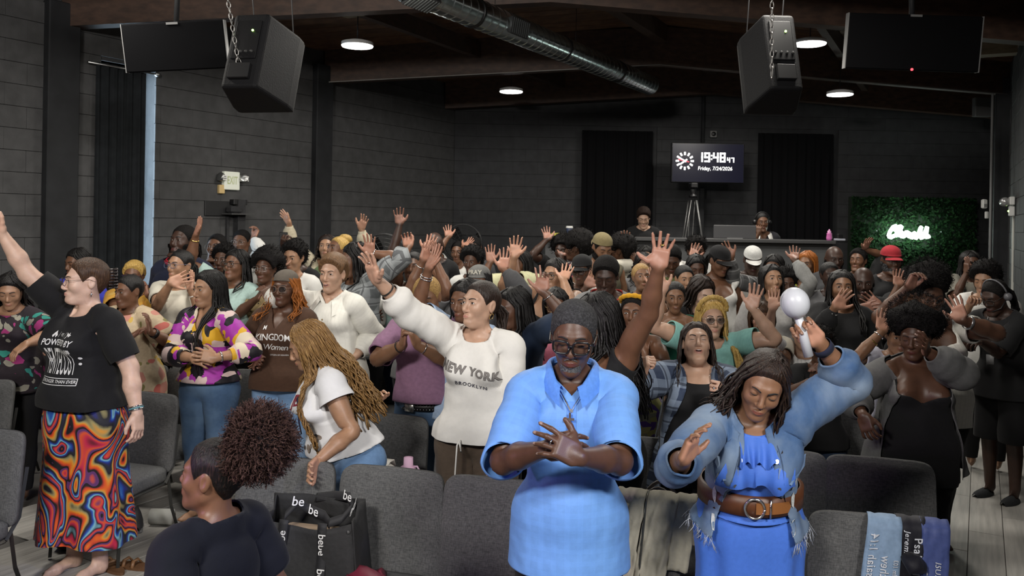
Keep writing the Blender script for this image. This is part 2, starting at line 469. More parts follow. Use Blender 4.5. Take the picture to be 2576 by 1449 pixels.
def foot_prims(g):
    for s in (-1, 1):
        g.cone((s * .10, .035, .10), (s * .10, .04, .035), .034, .032, .02)
        g.cone((s * .10, .03, .045), (s * .105, -.09, .028), .034, .026, .03)
        g.cone((s * .10, -.08, .024), (s * .115, -.135, .018), .03, .02, .02)

LIN = {}
def make_templates():
    fh, fb, fz = .0036, .014, .02
    def axes(fh, fb, fz, fy):
        return (axis_pts((-.90, -.665, fh), (-.665, -.10, fb), (-.10, .10, fh), (.10, .665, fb), (.665, .90, fh)),
                axis_pts((-.19, -27 * fy, fb), (-27 * fy, 24 * fy, fy), (24 * fy, .17, fb)) if fy < .005 else axis_pts((-.19, -fy * (22 if fy < .007 else 16), fb), (-fy * (22 if fy < .007 else 16), fy * (19 if fy < .007 else 14), fy), (fy * (19 if fy < .007 else 14), .17, fb)),
                axis_pts((-.02, 1.30, fz), (1.30, 1.375, fb), (1.375, 1.43, fh), (1.43, 1.725, fh)))
    for lod, a in ((0, axes(.0048, .017, .028, .0048)), (1, axes(.0064, .025, .045, .006)), (2, axes(.0094, .04, .08, .008))):
        g = SDF(*a)
        torso_prims(g); arm_prims(g); leg_prims(g); foot_prims(g); head_prims(g); hand_prims(g)
        LIN['body', lod] = g.mesh()
    for lod, st in ((0, .012), (1, .016), (2, .028)):
        a = (axis_pts((-.75, .75, st)), axis_pts((-.24, .24, st)), axis_pts((.40, 1.56, st)))
        g = SDF(*a); torso_prims(g, tunic=True); arm_prims(g, .004)
        g.cone((0, .018, 1.42), (0, .01, 1.53), .06, .056, .03)
        LIN['top', lod] = g.mesh(.006)
        a = (axis_pts((-.30, .30, st)), axis_pts((-.22, .22, st)), axis_pts((-.0, 1.20, st * 1.5)))
        g = SDF(*a); torso_prims(g); leg_prims(g, .006)
        LIN['legs', lod] = g.mesh(.006)

# joints: name -> (parent, rest position)
JT = {'pelvis': (None, (0, .01, .95)), 'spine': ('pelvis', (0, .01, 1.04)), 'chest': ('spine', (0, .012, 1.19)),
      'neck': ('chest', (0, .018, 1.44)), 'head': ('neck', (0, .005, 1.515))}
for S, s in (('L', 1), ('R', -1)):
    JT['clav' + S] = ('chest', (s * .025, .0, 1.405)); JT['uarm' + S] = ('clav' + S, (s * .165, .01, 1.398))
    JT['farm' + S] = ('uarm' + S, (s * .44, .012, 1.40)); JT['hand' + S] = ('farm' + S, (s * .693, .0, 1.40))
    for n, (y, L, r) in zip(('idx', 'mid', 'rin', 'pin'), FING):
        JT[n + '0' + S] = ('hand' + S, (s * .775, y * .92, 1.401)); JT[n + '1' + S] = (n + '0' + S, (s * (.778 + L * .46), y, 1.401)); JT[n + '2' + S] = (n + '1' + S, (s * (.778 + L * .74), y, 1.401))
    JT['thu0' + S] = ('hand' + S, (s * .712, -.026, 1.393)); JT['thu1' + S] = ('thu0' + S, (s * .740, -.052, 1.389)); JT['thu2' + S] = ('thu1' + S, (s * .767, -.067, 1.387))
    JT['thigh' + S] = ('pelvis', (s * .09, .01, .90)); JT['shin' + S] = ('thigh' + S, (s * .10, .0, .49)); JT['foot' + S] = ('shin' + S, (s * .10, .03, .08))

def weights(V):
    """per joint: fraction 0..1 by which each vertex follows it"""
    x, y, z = V[:, 0], V[:, 1], V[:, 2]; ax = np.abs(x)
    W = {}
    arm = (ax > .20) & (z > 1.2)
    xs_ = np.where(z > 1.2, ax, np.minimum(ax, .1))
    core = np.where(arm, 0.0, 1.0)
    up = sstep(.93, 1.10, z); W['spine'] = np.where(arm, 1, up)
    W['chest'] = np.where(arm, 1, sstep(1.08, 1.26, z))
    zt = z - .55 * (y - .0)
    narrow = core * sstep(.16, .08, ax)
    W['neck'] = np.where(xs_ < .2, sstep(1.42, 1.475, z - .45 * y) * narrow, 0)
    W['head'] = np.where(xs_ < .2, sstep(1.478, 1.522, zt) * sstep(1.43, 1.455, z) * core, 0)
    thb = np.minimum(.0, 0)
    for S, s in (('L', 1), ('R', -1)):
        sx = s * x
        sx = np.where((sx > .1) & (z < 1.2), .1, sx)
        m = sx > .0
        W['clav' + S] = np.where(sx > .2, 1, sstep(.02, .11, sx) * sstep(1.26, 1.39, z) * (1 - W['neck']))
        W['uarm' + S] = np.where(sx > .225, 1, sstep(.105, .225, sx) * np.where(sx > .2, np.maximum(sstep(1.24, 1.36, z), sstep(.2, .225, sx)), sstep(1.24, 1.36, z)))
        W['farm' + S] = sstep(.395, .485, sx)
        W['utw' + S] = sstep(.17, .38, sx)
        W['twist' + S] = sstep(.46, .68, sx)
        W['hand' + S] = sstep(.672, .712, sx)
        hd = sx > .66
        # thumb region: nearest to the thumb polyline rather than to the palm
        tp = [(.712, -.026, 1.393), (.740, -.052, 1.389), (.767, -.067, 1.387), (.79, -.075, 1.387)]
        dth = np.full(len(V), 9.0); tth = np.zeros(len(V))
        Vs = np.stack([sx, y, z], 1)
        for i in range(3):
            a = np.array(tp[i]); b = np.array(tp[i + 1]); ab = b - a
            t = np.clip((Vs - a) @ ab / (ab @ ab), 0, 1)
            d = np.linalg.norm(Vs - a - t[:, None] * ab, axis=1)
            k = d < dth
            dth = np.where(k, d, dth); tth = np.where(k, i + t, tth)
        isth = hd & (dth < .0185) & (y < -.034 - np.maximum(0, (sx - .768)) * .35)
        isth &= ~((sx > .765) & (y > -.047))
        W['thu0' + S] = np.where(isth, sstep(.15, .9, tth), 0)
        W['thu1' + S] = np.where(isth, sstep(.8, 1.25, tth), 0)
        W['thu2' + S] = np.where(isth, sstep(1.75, 2.2, tth), 0)
        ys = np.array([f[0] for f in FING])
        near = np.argmin(np.abs(y[:, None] - ys[None]), axis=1)
        for i, n in enumerate(('idx', 'mid', 'rin', 'pin')):
            L = FING[i][1]
            mk = hd & (near == i) & ~isth
            for j, c, w in ((0, .779, .011), (1, .778 + L * .46, .007), (2, .778 + L * .74, .006)):
                W[n + str(j) + S] = np.where(mk, sstep(c - w, c + w, sx), 0)
        lg = sstep(-.025, .025, sx) if True else m
        W['thigh' + S] = np.where(ax < .32, sstep(.97, .82, z) * lg, 0)
        W['shin' + S] = np.where(ax < .32, sstep(.55, .43, z) * lg, 0)
        W['foot' + S] = np.where(ax < .32, sstep(.12, .06, z) * lg, 0)
    return W

def rot_axis(ax, ang):
    return np.array(Matrix.Rotation(ang, 3, Vector(ax)))
def log_rot(R):
    q = Matrix(R.tolist()).to_quaternion()
    a = q.angle
    if a > math.pi: a -= 2 * math.pi
    return np.array(q.axis), a
def apply_joint(V, W, name, piv, R):
    axis, ang = log_rot(R)
    if abs(ang) < 1e-4: return
    w = W[name]; m = w > 1e-4
    if not m.any(): return
    P = V[m] - piv; th = (w[m] * ang)[:, None]
    c, s = np.cos(th), np.sin(th)
    V[m] = P * c + np.cross(np.broadcast_to(axis, P.shape), P) * s + axis[None] * (P @ axis)[:, None] * (1 - c) + piv

def frame(d, n):
    d = d / np.linalg.norm(d); n = n - d * (n @ d); n = n / (np.linalg.norm(n) + 1e-9)
    return d, n
def euler(yaw=0, pitch=0, roll=0):
    """yaw + = turns to the picture's right when facing the camera, pitch + = bows down, roll + = tilts to the picture's right"""
    return np.array((Matrix.Rotation(math.radians(yaw), 3, 'Z') @ Matrix.Rotation(math.radians(pitch), 3, 'X') @ Matrix.Rotation(math.radians(roll), 3, 'Y')))

CURL = {'open': (8, 8, 5), 'relax': (22, 28, 18), 'half': (45, 50, 30), 'fist': (80, 95, 60), 'flat': (0, 2, 2), 'spread': (4, 6, 4), 'grip': (62, 70, 45), 'clasp': (55, 45, 25)}
class Pose:
    """builds the local joint rotations of one figure; positions are in the figure's own metres (scale s)"""
    def __init__(p, yaw=0, lean=0, side=0, twist=0, hyaw=0, hpitch=0, hroll=0, hunch=0):
        p.L = {}; p.tw = {}
        p.root = euler(yaw, lean, side)
        p.R = {'pelvis': p.root}
        sp = euler(yaw + twist * .5, lean + hunch * .5, side); ch = euler(yaw + twist, lean + hunch, side)
        p.setR('spine', sp); p.setR('chest', ch)
        hd = euler(hyaw, hpitch, hroll)
        ax, an = log_rot(ch.T @ hd)
        p.setR('neck', ch @ rot_axis(ax, an * .45)); p.setR('head', hd)
        for S in 'LR':
            p.setR('clav' + S, ch)
        for S in 'LR':
            lr = p.root
            p.setR('thigh' + S, euler(yaw)); p.setR('shin' + S, euler(yaw)); p.setR('foot' + S, euler(yaw))
    def setR(p, n, R):
        p.R[n] = R; par = JT[n][0]
        p.L[n] = p.R[par].T @ R
    def pos(p, n):
        """posed position of joint n (pelvis at its rest place)"""
        chain = []; k = n
        while JT[k][0]: chain.append(k); k = JT[k][0]
        P = np.array(JT['pelvis'][1])
        prev = 'pelvis'
        for k in reversed(chain):
            P = P + p.R[prev] @ (np.array(JT[k][1]) - np.array(JT[prev][1])); prev = k
        return P
    def point(p, bone, v):
        return p.pos(bone) + p.R[bone] @ (np.array(v) - np.array(JT[bone][1]))
    def arm(p, S, W, pole=(0, .3, -1), fdir=None, palm=(0, -1, .15), curl='open', spread=1.0, raise_=None, thumb=0):
        s = 1 if S == 'L' else -1
        W = np.array(W, float)
        ch = p.R['chest']
        # shoulder girdle follows a raised or forward arm a little
        sh0 = p.pos('uarm' + S); dv = W - sh0
        up = (ch.T @ (dv / (np.linalg.norm(dv) + 1e-6)))
        el = max(-.12, min(.5, up[2] * .42)) if raise_ is None else raise_
        fw = max(-.2, min(.35, -up[1] * .25))
        p.setR('clav' + S, ch @ rot_axis((0, -s, 0), el * 1.0) @ rot_axis((0, 0, -s), fw))
        Sx = p.pos('uarm' + S); l1 = np.linalg.norm(np.array(JT['farm' + S][1]) - np.array(JT['uarm' + S][1])); l2 = np.linalg.norm(np.array(JT['hand' + S][1]) - np.array(JT['farm' + S][1]))
        D = W - Sx; dist = np.linalg.norm(D); D = D / dist
        dist = min(max(dist, .12), (l1 + l2) * .995)
        a = (l1 * l1 + dist * dist - l2 * l2) / (2 * dist); h = math.sqrt(max(l1 * l1 - a * a, 1e-6))
        pl = np.array(pole, float); pl = pl - D * (pl @ D); pl = pl / (np.linalg.norm(pl) + 1e-9)
        E = Sx + D * a + pl * h; Wp = Sx + D * dist
        u = (E - Sx) / l1; f = (Wp - E) / l2
        n = -np.cross(u, f) * s; n = n / (np.linalg.norm(n) + 1e-9)
        def fr(d, nn):
            d, nn = frame(d, nn); X = d * s; Z = nn; return np.stack([X, np.cross(Z, X), Z], 1)
        Ru = fr(u, n); Rf = fr(f, n)
        p.setR('uarm' + S, Ru)
        q = Matrix(p.L['uarm' + S].tolist()).to_quaternion()
        tw = 2 * math.atan2(q.x, q.w); tw = (tw + math.pi) % (2 * math.pi) - math.pi
        p.Lut = getattr(p, 'Lut', {}); p.Lut[S] = rot_axis((1, 0, 0), tw); p.L['uarm' + S] = p.L['uarm' + S] @ p.Lut[S].T
        p.setR('farm' + S, Rf)
        hd = np.array(fdir, float) if fdir is not None else f
        Rh = fr(hd, -np.array(palm, float))
        Lh = Rf.T @ Rh
        # split the wrist rotation into forearm twist (about x) and swing
        q = Matrix(Lh.tolist()).to_quaternion()
        tw = 2 * math.atan2(q.x, q.w)
        if tw > math.pi: tw -= 2 * math.pi
        if tw < -math.pi: tw += 2 * math.pi
        T = rot_axis((1, 0, 0), tw)
        p.tw[S] = tw
        p.R['hand' + S] = Rh; p.L['hand' + S] = Lh @ T.T
        p.Ltw = getattr(p, 'Ltw', {}); p.Ltw[S] = T
        cv = CURL[curl] if isinstance(curl, str) else curl
        per = cv if isinstance(cv[0], (tuple, list)) else (cv,) * 4
        for i, nme in enumerate(('idx', 'mid', 'rin', 'pin')):
            sp = math.radians((i - 1.4) * -5.5 * spread) * s * -1
            for j in range(3):
                R = rot_axis((0, 1, 0), math.radians(per[i][j]) * s)
                if j == 0: R = rot_axis((0, 0, 1), sp) @ R
                p.L[nme + str(j) + S] = R
        tc = per[0][0] / 80
        p.L['thu0' + S] = rot_axis((0, 0, 1), s * math.radians(thumb + 14 * spread - 30 * tc) * -1) @ rot_axis((1, 0, 0), math.radians(35) * tc)
        p.L['thu1' + S] = rot_axis((0, 0, 1), s * math.radians(28 * tc)) @ rot_axis((0, 1, 0), s * math.radians(25 * tc))
        p.L['thu2' + S] = rot_axis((0, 0, 1), s * math.radians(40 * tc))
        return Wp
    def down(p, S, out=.10, fwd=.04, **k):
        s = 1 if S == 'L' else -1
        Sx = p.pos('uarm' + S)
        t = Sx + p.R['chest'] @ np.array((s * out, -fwd, -.50))
        k.setdefault('palm', tuple(p.root @ np.array((-s, 0, 0)))); k.setdefault('curl', 'relax'); k.setdefault('pole', tuple(p.root @ np.array((s * .3, 1, 0)))); k.setdefault('spread', .3)
        return p.arm(S, t, **k)
    def deform(p, V, W):
        V = V.copy()
        for S in 'LR':
            for n in ('idx', 'mid', 'rin', 'pin', 'thu'):
                for j in (2, 1, 0):
                    k = n + str(j) + S
                    if k in p.L: apply_joint(V, W, k, np.array(JT[k][1]), p.L[k])
            for k in ('hand' + S,):
                if k in p.L: apply_joint(V, W, k, np.array(JT[k][1]), p.L[k])
            if hasattr(p, 'Ltw') and S in p.Ltw: apply_joint(V, W, 'twist' + S, np.array((JT['hand' + S][1])), p.Ltw[S])
            if 'farm' + S in p.L: apply_joint(V, W, 'farm' + S, np.array(JT['farm' + S][1]), p.L['farm' + S])
            if hasattr(p, 'Lut') and S in p.Lut: apply_joint(V, W, 'utw' + S, np.array(JT['uarm' + S][1]), p.Lut[S])
            for k in ('uarm' + S, 'clav' + S, 'foot' + S, 'shin' + S, 'thigh' + S):
                if k in p.L: apply_joint(V, W, k, np.array(JT[k][1]), p.L[k])
        for k in ('head', 'neck', 'chest', 'spine'):
            apply_joint(V, W, k, np.array(JT[k][1]), p.L[k])
        c = np.array(JT['pelvis'][1])
        return (V - c) @ p.root.T + c
# ---------------------------------------------------------------- figure builder
def normals(V, F):
    Nn = np.zeros_like(V)
    tri = F if F.shape[1] == 3 else np.concatenate([F[:, [0, 1, 2]], F[:, [0, 2, 3]]])
    fn = np.cross(V[tri[:, 1]] - V[tri[:, 0]], V[tri[:, 2]] - V[tri[:, 0]])
    for k in range(3): np.add.at(Nn, tri[:, k], fn)
    return Nn / (np.linalg.norm(Nn, axis=1)[:, None] + 1e-12)
def compact(V, F):
    u, inv = np.unique(F.ravel(), return_inverse=True)
    return V[u], inv.reshape(F.shape), u
def clip(V, F, f):
    """keep the part of a quad mesh where f >= 0; cut faces become triangles stored as degenerate-free quads list"""
    F = np.asarray(F)
    pos = f[F] >= 0; c = pos.sum(1); k = F.shape[1]
    keep = F[c == k]; mix = F[(c > 0) & (c < k)]
    nv = []; cache = {}; out = []
    base = len(V)
    for q in mix.tolist():
        poly = []
        n = len(q)
        for i in range(n):
            a, b = q[i], q[(i + 1) % n]
            if a == b: continue
            fa, fb = f[a], f[b]
            if fa >= 0: poly.append(a)
            if (fa >= 0) != (fb >= 0):
                key = (a, b) if a < b else (b, a)
                if key not in cache:
                    t = f[key[0]] / (f[key[0]] - f[key[1]]); cache[key] = base + len(nv); nv.append(V[key[0]] + (V[key[1]] - V[key[0]]) * t)
                poly.append(cache[key])
        if len(poly) == 3: out.append(poly + [poly[2]])
        elif len(poly) == 4: out.append(poly)
        elif len(poly) >= 5:
            out.append(poly[:4]); out.append([poly[0], poly[3], poly[4], poly[4]])
    V2 = np.concatenate([V, np.array(nv)]) if nv else V
    F2 = np.concatenate([keep, np.array(out, dtype=np.int64)]) if out else keep
    V3, F3, _ = compact(V2, F2)
    return V3, F3
def faces_list(F):
    return [list(dict.fromkeys(q)) for q in F.tolist()]
def boundary(F):
    E = {}
    for q in F.tolist():
        q = list(dict.fromkeys(q)); n = len(q)
        for i in range(n):
            a, b = q[i], q[(i + 1) % n]
            if (b, a) in E: del E[(b, a)]
            else: E[(a, b)] = 1
    return list(E)
def gs(x, c, w): return np.exp(-((x - c) / w) ** 2)
def morph(V, M):
    V = V.copy(); x, y, z = V.T.copy(); V0z, y0 = z, y; ax = np.abs(x); sg = np.sign(x)
    fat, bust, belly, hips, sh, nk = (M.get(k, 0) for k in ('fat', 'bust', 'belly', 'hips', 'sh', 'neck'))
    tor = sstep(.2, .14, ax) * sstep(.45, .8, z) * sstep(1.46, 1.36, z)
    arm = sstep(.15, .24, ax) * (z > 1.2) * sstep(.70, .60, ax)
    prof = tor * (.6 + .6 * gs(z, 1.08, .16))
    V[:, 0] += sg * fat * .075 * sstep(0, .12, ax) * prof
    V[:, 1] += fat * (np.where(y < 0, -.075, .045)) * prof * sstep(0, .06, np.abs(y))
    V[:, 1] -= belly * .10 * gs(z, 1.06, .13) * gs(x, 0, .13) * (y < .0) * sstep(0, .06, -y)
    V[:, 0] += sg * hips * .045 * gs(z, .90, .14) * sstep(0, .1, ax) * (z < 1.3)
    V[:, 1] += hips * .03 * gs(z, .90, .10) * (y > 0) * (z < 1.3)
    for s in (-1, 1):
        V[:, 1] -= bust * .062 * gs(x, s * .078, .058) * gs(z, 1.268, .062) * sstep(.01, -.05, y)
        V[:, 0] += s * bust * .01 * gs(x, s * .10, .05) * gs(z, 1.265, .05) * sstep(.01, -.05, y)
    k = arm * (fat * .30 + M.get('arm', 0))
    V[:, 1] += (y - .008) * k; V[:, 2] += (z - 1.40) * k - arm * fat * .006
    V[:, 0] += sg * sh * .03 * sstep(.05, .17, ax) * (z > 1.2)
    leg = sstep(.92, .75, z) * (z > .12)
    V[:, 0] += (x - sg * .10) * leg * fat * .45 * sstep(.1, .7, z); V[:, 1] += y * leg * fat * .4 * sstep(.1, .7, z)
    nkw = gs(z, 1.455, .035) * sstep(.12, .07, ax)
    V[:, 0] += x * nkw * (nk + fat * .25); V[:, 1] += (y - .015) * nkw * (nk + fat * .25)
    V = face_morph(V, M)
    w = sstep(1.44, 1.51, V0z - .4 * y0) * (ax < .13)
    c = np.array((0, .01, 1.49)); V += (V - c) * (w * (HSC + M.get('head', 0)))[:, None]; V[:, 2] += NUP * w
    return V
HSC, NUP = .06, .010
def head_xf(V, M):
    c = np.array((0, .01, 1.49)); V = face_morph(V, M)
    V = V + (V - c) * (HSC + M.get('head', 0)); V[:, 2] += NUP
    return V
def face_morph(V, M):
    V = V.copy(); x, y, z = V.T.copy(); ax = np.abs(x); sg = np.sign(x); fat = M.get('fat', 0)
    hd = (z > 1.46) & (ax < .12)
    fw, jaw, nose, lips = M.get('face', 0), M.get('jaw', 0), M.get('nose', 0), M.get('lips', 0)
    fz = sstep(1.60, 1.54, z) * hd
    V[:, 0] += x * fz * (fw * .12 + fat * .06) + x * gs(z, 1.505, .025) * hd * (jaw * .15 + fat * .05)
    V[:, 2] -= gs(z, 1.475, .03) * hd * (y < -.02) * (jaw * .008)
    nm = gs(x, 0, .018) * gs(z, 1.552, .014) * sstep(-.082, -.098, y)
    V[:, 0] += x * nm * nose * .5; V[:, 1] += nm * nose * .003
    lm = gs(z, 1.5215, .011) * gs(x, 0, .022) * sstep(-.08, -.092, y)
    V[:, 1] -= lm * lips * .004; V[:, 2] += (z - 1.5215) * lm * lips * .4
    mo = M.get('mouth', 0)
    if mo:
        low = sstep(1.5228, 1.5205, z) * sstep(1.43, 1.47, z) * (y < -.0) * sstep(-.0, -.05, y) * hd
        V[:, 2] -= low * mo * .018; V[:, 1] += low * mo * .004
    return V
HEADC = np.array((0, .008, 1.605))
def hline(y, x, style=0):
    """height of the hair line over the skull at depth y"""
    h = np.interp(y, [-.12, -.085, -.07, -.055, -.04, -.028, -.012, .03, .045, .06, .12], [1.675, 1.672, 1.657, 1.638, 1.608, 1.585, 1.600, 1.600, 1.545, 1.512, 1.500])
    return h
_cache = {}
def head_part(lod):
    k = ('hp', lod)
    if k not in _cache:
        V, F = LIN['body', lod]
        W = WT['body', lod]
        m = (W['head'] > .02)[F].all(1)
        V2, F2, u = compact(V, F[m]); _cache[k] = (V2, F2, normals(V2, F2))
    return _cache[k]
def face_y(x, z):
    V, F, Nn = head_part(0)
    f = V[:, 1] < -.02
    P = V[f]; i = np.argmin((P[:, 0] - x) ** 2 + (P[:, 2] - z) ** 2)
    return P[i, 1]
def scalp(lod=2, low=0.0, style=0):
    k = ('sc', lod, low, style)
    if k not in _cache:
        V, F, Nn = head_part(lod)
        g = V[:, 2] - hline(V[:, 1], V[:, 0]) + low * sstep(-.03, .05, V[:, 1]) + .0035 * lump(V, 420, 2)
        el = np.sqrt(((V[:, 1] - .012) / .025) ** 2 + ((V[:, 2] - 1.578) / .036) ** 2); g = np.where(np.abs(V[:, 0]) > .055, np.minimum(g, (el - 1) * .03), g)
        V2 = np.concatenate([V, Nn, g[:, None]], 1)
        V3, F3 = clip(V2, F, g); _cache[k] = (V3[:, :3], V3[:, 3:6], V3[:, 6], F3)
    return _cache[k]
def lump(P, sc, seed=0):
    r = np.random.RandomState(seed); o = np.zeros(len(P))
    for i in range(7):
        d = r.normal(size=3); d /= np.linalg.norm(d); o += np.sin(P @ d * sc * (.6 + r.rand() * 1.2) + r.rand() * 6.3)
    return o / 7
def hair_cap(t=.012, rough=.002, seed=0, top=1.0, lod=2, low=0.0, sc=160):
    V, Nn, g, F = scalp(lod, low)
    w = sstep(-.002, .030, g)
    th = t * w * (1 + (top - 1) * sstep(1.62, 1.70, V[:, 2])) + .0012
    return V + Nn * (th + rough * lump(V, sc, seed) * w)[:, None], F
def hair_afro(R=.14, cen=(0, .03, 1.64), sq=(1, 1, 1), seed=0, lumpy=.012, lod=2, sc=70):
    V, Nn, g, F = scalp(lod, 0)
    c = np.array(cen); d = V - c; r0 = np.linalg.norm(d, axis=1)[:, None]; d = d / r0
    tgt = c + d * (R * np.array(sq)) * (1 + (lumpy / R * 1.0) * lump(d, sc * .2, seed) + lumpy / R * .5 * lump(d, sc * .5, seed + 1))[:, None]
    w = sstep(0, .022, g)[:, None]
    out = V + Nn * .003
    far = np.maximum(np.linalg.norm(tgt - c, axis=1)[:, None], r0 + .006)
    return out * (1 - w) + (c + d * far) * w, F
def blob(c, r, n=14, lumpy=.08, seed=0, sc=12):
    mb = MB(); P = []
    for i in range(n + 1):
        a = math.pi * i / n
        for j in range(2 * n):
            b = 2 * math.pi * j / (2 * n); P.append((math.sin(a) * math.cos(b), math.sin(a) * math.sin(b), math.cos(a)))
    P = np.array(P); P = P * (1 + lumpy * lump(P, sc, seed) + lumpy * .6 * lump(P, sc * 2.3, seed + 3))[:, None] * np.array(r)
    mb.grid(P + np.array(c), n + 1, 2 * n, closed=True)
    return mb
def hair_locks(n=60, L=.30, r=.010, wave=.006, curl=0.0, part=0.0, front=62, seed=0, seg=11, sides=4, spread=.02, behind=True, jit=.3, lift=.012, taper=.35, fwd=False, flat=.55, bead=0):
    """strands from a parting on the crown, over the skull and down"""
    rnd = np.random.RandomState(seed); mb = MB()
    for i in range(n):
        u = (i + rnd.rand() * jit) / n
        phi = math.radians(front + (360 - 2 * front) * u); phi0 = math.radians(14 + 332 * u)
        sx = math.sin(phi); cy = -math.cos(phi)   # phi 0 = face
        f = abs(abs(math.degrees(phi) - 180) / 180)
        top = np.array((part + .012 * sx, .055 - .115 * max(0, (f - .1)) / .9 + rnd.normal() * .006, 1.70 + lift * .7))
        k = rnd.rand(); l = L * (.85 + .25 * k)
        lay = .3 + rnd.rand() * .9
        pts = []
        R = np.array((.0785 + lift * lay, .100 + lift * lay, .094 + lift * lay))
        hs = 5
        for j in range(hs):
            t = j / (hs - 1)
            a = t * math.pi / 2
            ph_ = phi0 + (phi - phi0) * t ** 1.6; sx_, cy_ = math.sin(ph_), -math.cos(ph_)
            e = HEADC + np.array((0, .006, .004)) + np.array((R[0] * sx_ * math.sin(a), R[1] * cy_ * math.sin(a), R[2] * math.cos(a)))
            w = sstep(0, .55, t)
            pts.append(top * (1 - w) + e * w if j else top)
        e = pts[-1]; ph = rnd.rand() * 6.3; ph2 = rnd.rand() * 6.3
        for j in range(1, seg - hs + 1):
            t = j / (seg - hs); zz = e[2] - l * t
            out = 1 + (spread / .08) * t * (.4 + lay * .6)
            nb = sstep(1.50, 1.40, np.array(zz)) * .022
            p = np.array((e[0] * out + sx * nb * .6, HEADC[1] + (e[1] - HEADC[1]) * (1 + (spread / .1) * t) + np.sign(cy + .15) * nb, zz))
            wv = wave * min(1, t * 2.2)
            if cy < -.15 and zz < 1.42: p[1] = min(p[1], -.115 - .07 * sstep(1.42, 1.30, np.array(zz)))
            p += np.array((math.sin(ph + t * (9 + curl * 30)) * wv, math.cos(ph2 + t * (8 + curl * 30)) * wv, 0))
            pts.append(p)
        rr = [r * (1 - (1 - taper) * (q / (len(pts) - 1)) ** 2) * (.75 + .5 * k) for q in range(len(pts))]
        if bead: rr = [v * (1 + .25 * (q % 2)) for q, v in enumerate(rr)]
        mb.tube(pts, rr, sides, flat=1.0 if bead else flat)
    return mb
def hair_tail(base=(0, .10, 1.62), tip=(0, .15, 1.35), n=16, r=.009, sp=.03, seed=0, seg=7, wave=.01, sides=4):
    rnd = np.random.RandomState(seed); mb = MB(); b = np.array(base); t_ = np.array(tip)
    for i in range(n):
        o = rnd.normal(size=3) * sp * .5; pts = []
        for j in range(seg):
            t = j / (seg - 1); arc = np.array((0, .05, .03)) * math.sin(t * math.pi) * (1 - t * .4)
            pts.append(b + (t_ - b) * t + arc + o * min(1, t * 3) * (1 - .4 * t) + rnd.normal(size=3) * wave * t)
        mb.tube(pts, [r * (1 - .6 * (q / (seg - 1)) ** 2) for q in range(seg)], sides)
    return mb

WT = {}
def init_people():
    make_templates()
    for k, (V, F) in list(LIN.items()): WT[k] = weights(V)
    for lod in (0, 1, 2):
        V, F = LIN['body', lod]; x, y, z = V.T; ax = np.abs(x); Nn = normals(V, F)
        lip = sstep(.0085, .0055, np.abs(z - 1.5217) + .0045 * (x / .02) ** 2) * sstep(-.082, -.090, y) * (ax < .03)
        palm = (ax > .69) * sstep(.15, -.25, Nn[:, 2]) * sstep(.69, .72, ax)
        nail = np.zeros(len(V))
        for yy, L, r in FING: nail = np.maximum(nail, (np.abs(y - yy * 1.03) < .0055) * (ax > .778 + L - .008) * (z > 1.4035))
        _cache['tint', lod] = np.stack([np.clip(lip, 0, 1), np.clip(palm, 0, 1), nail * .6], 1)

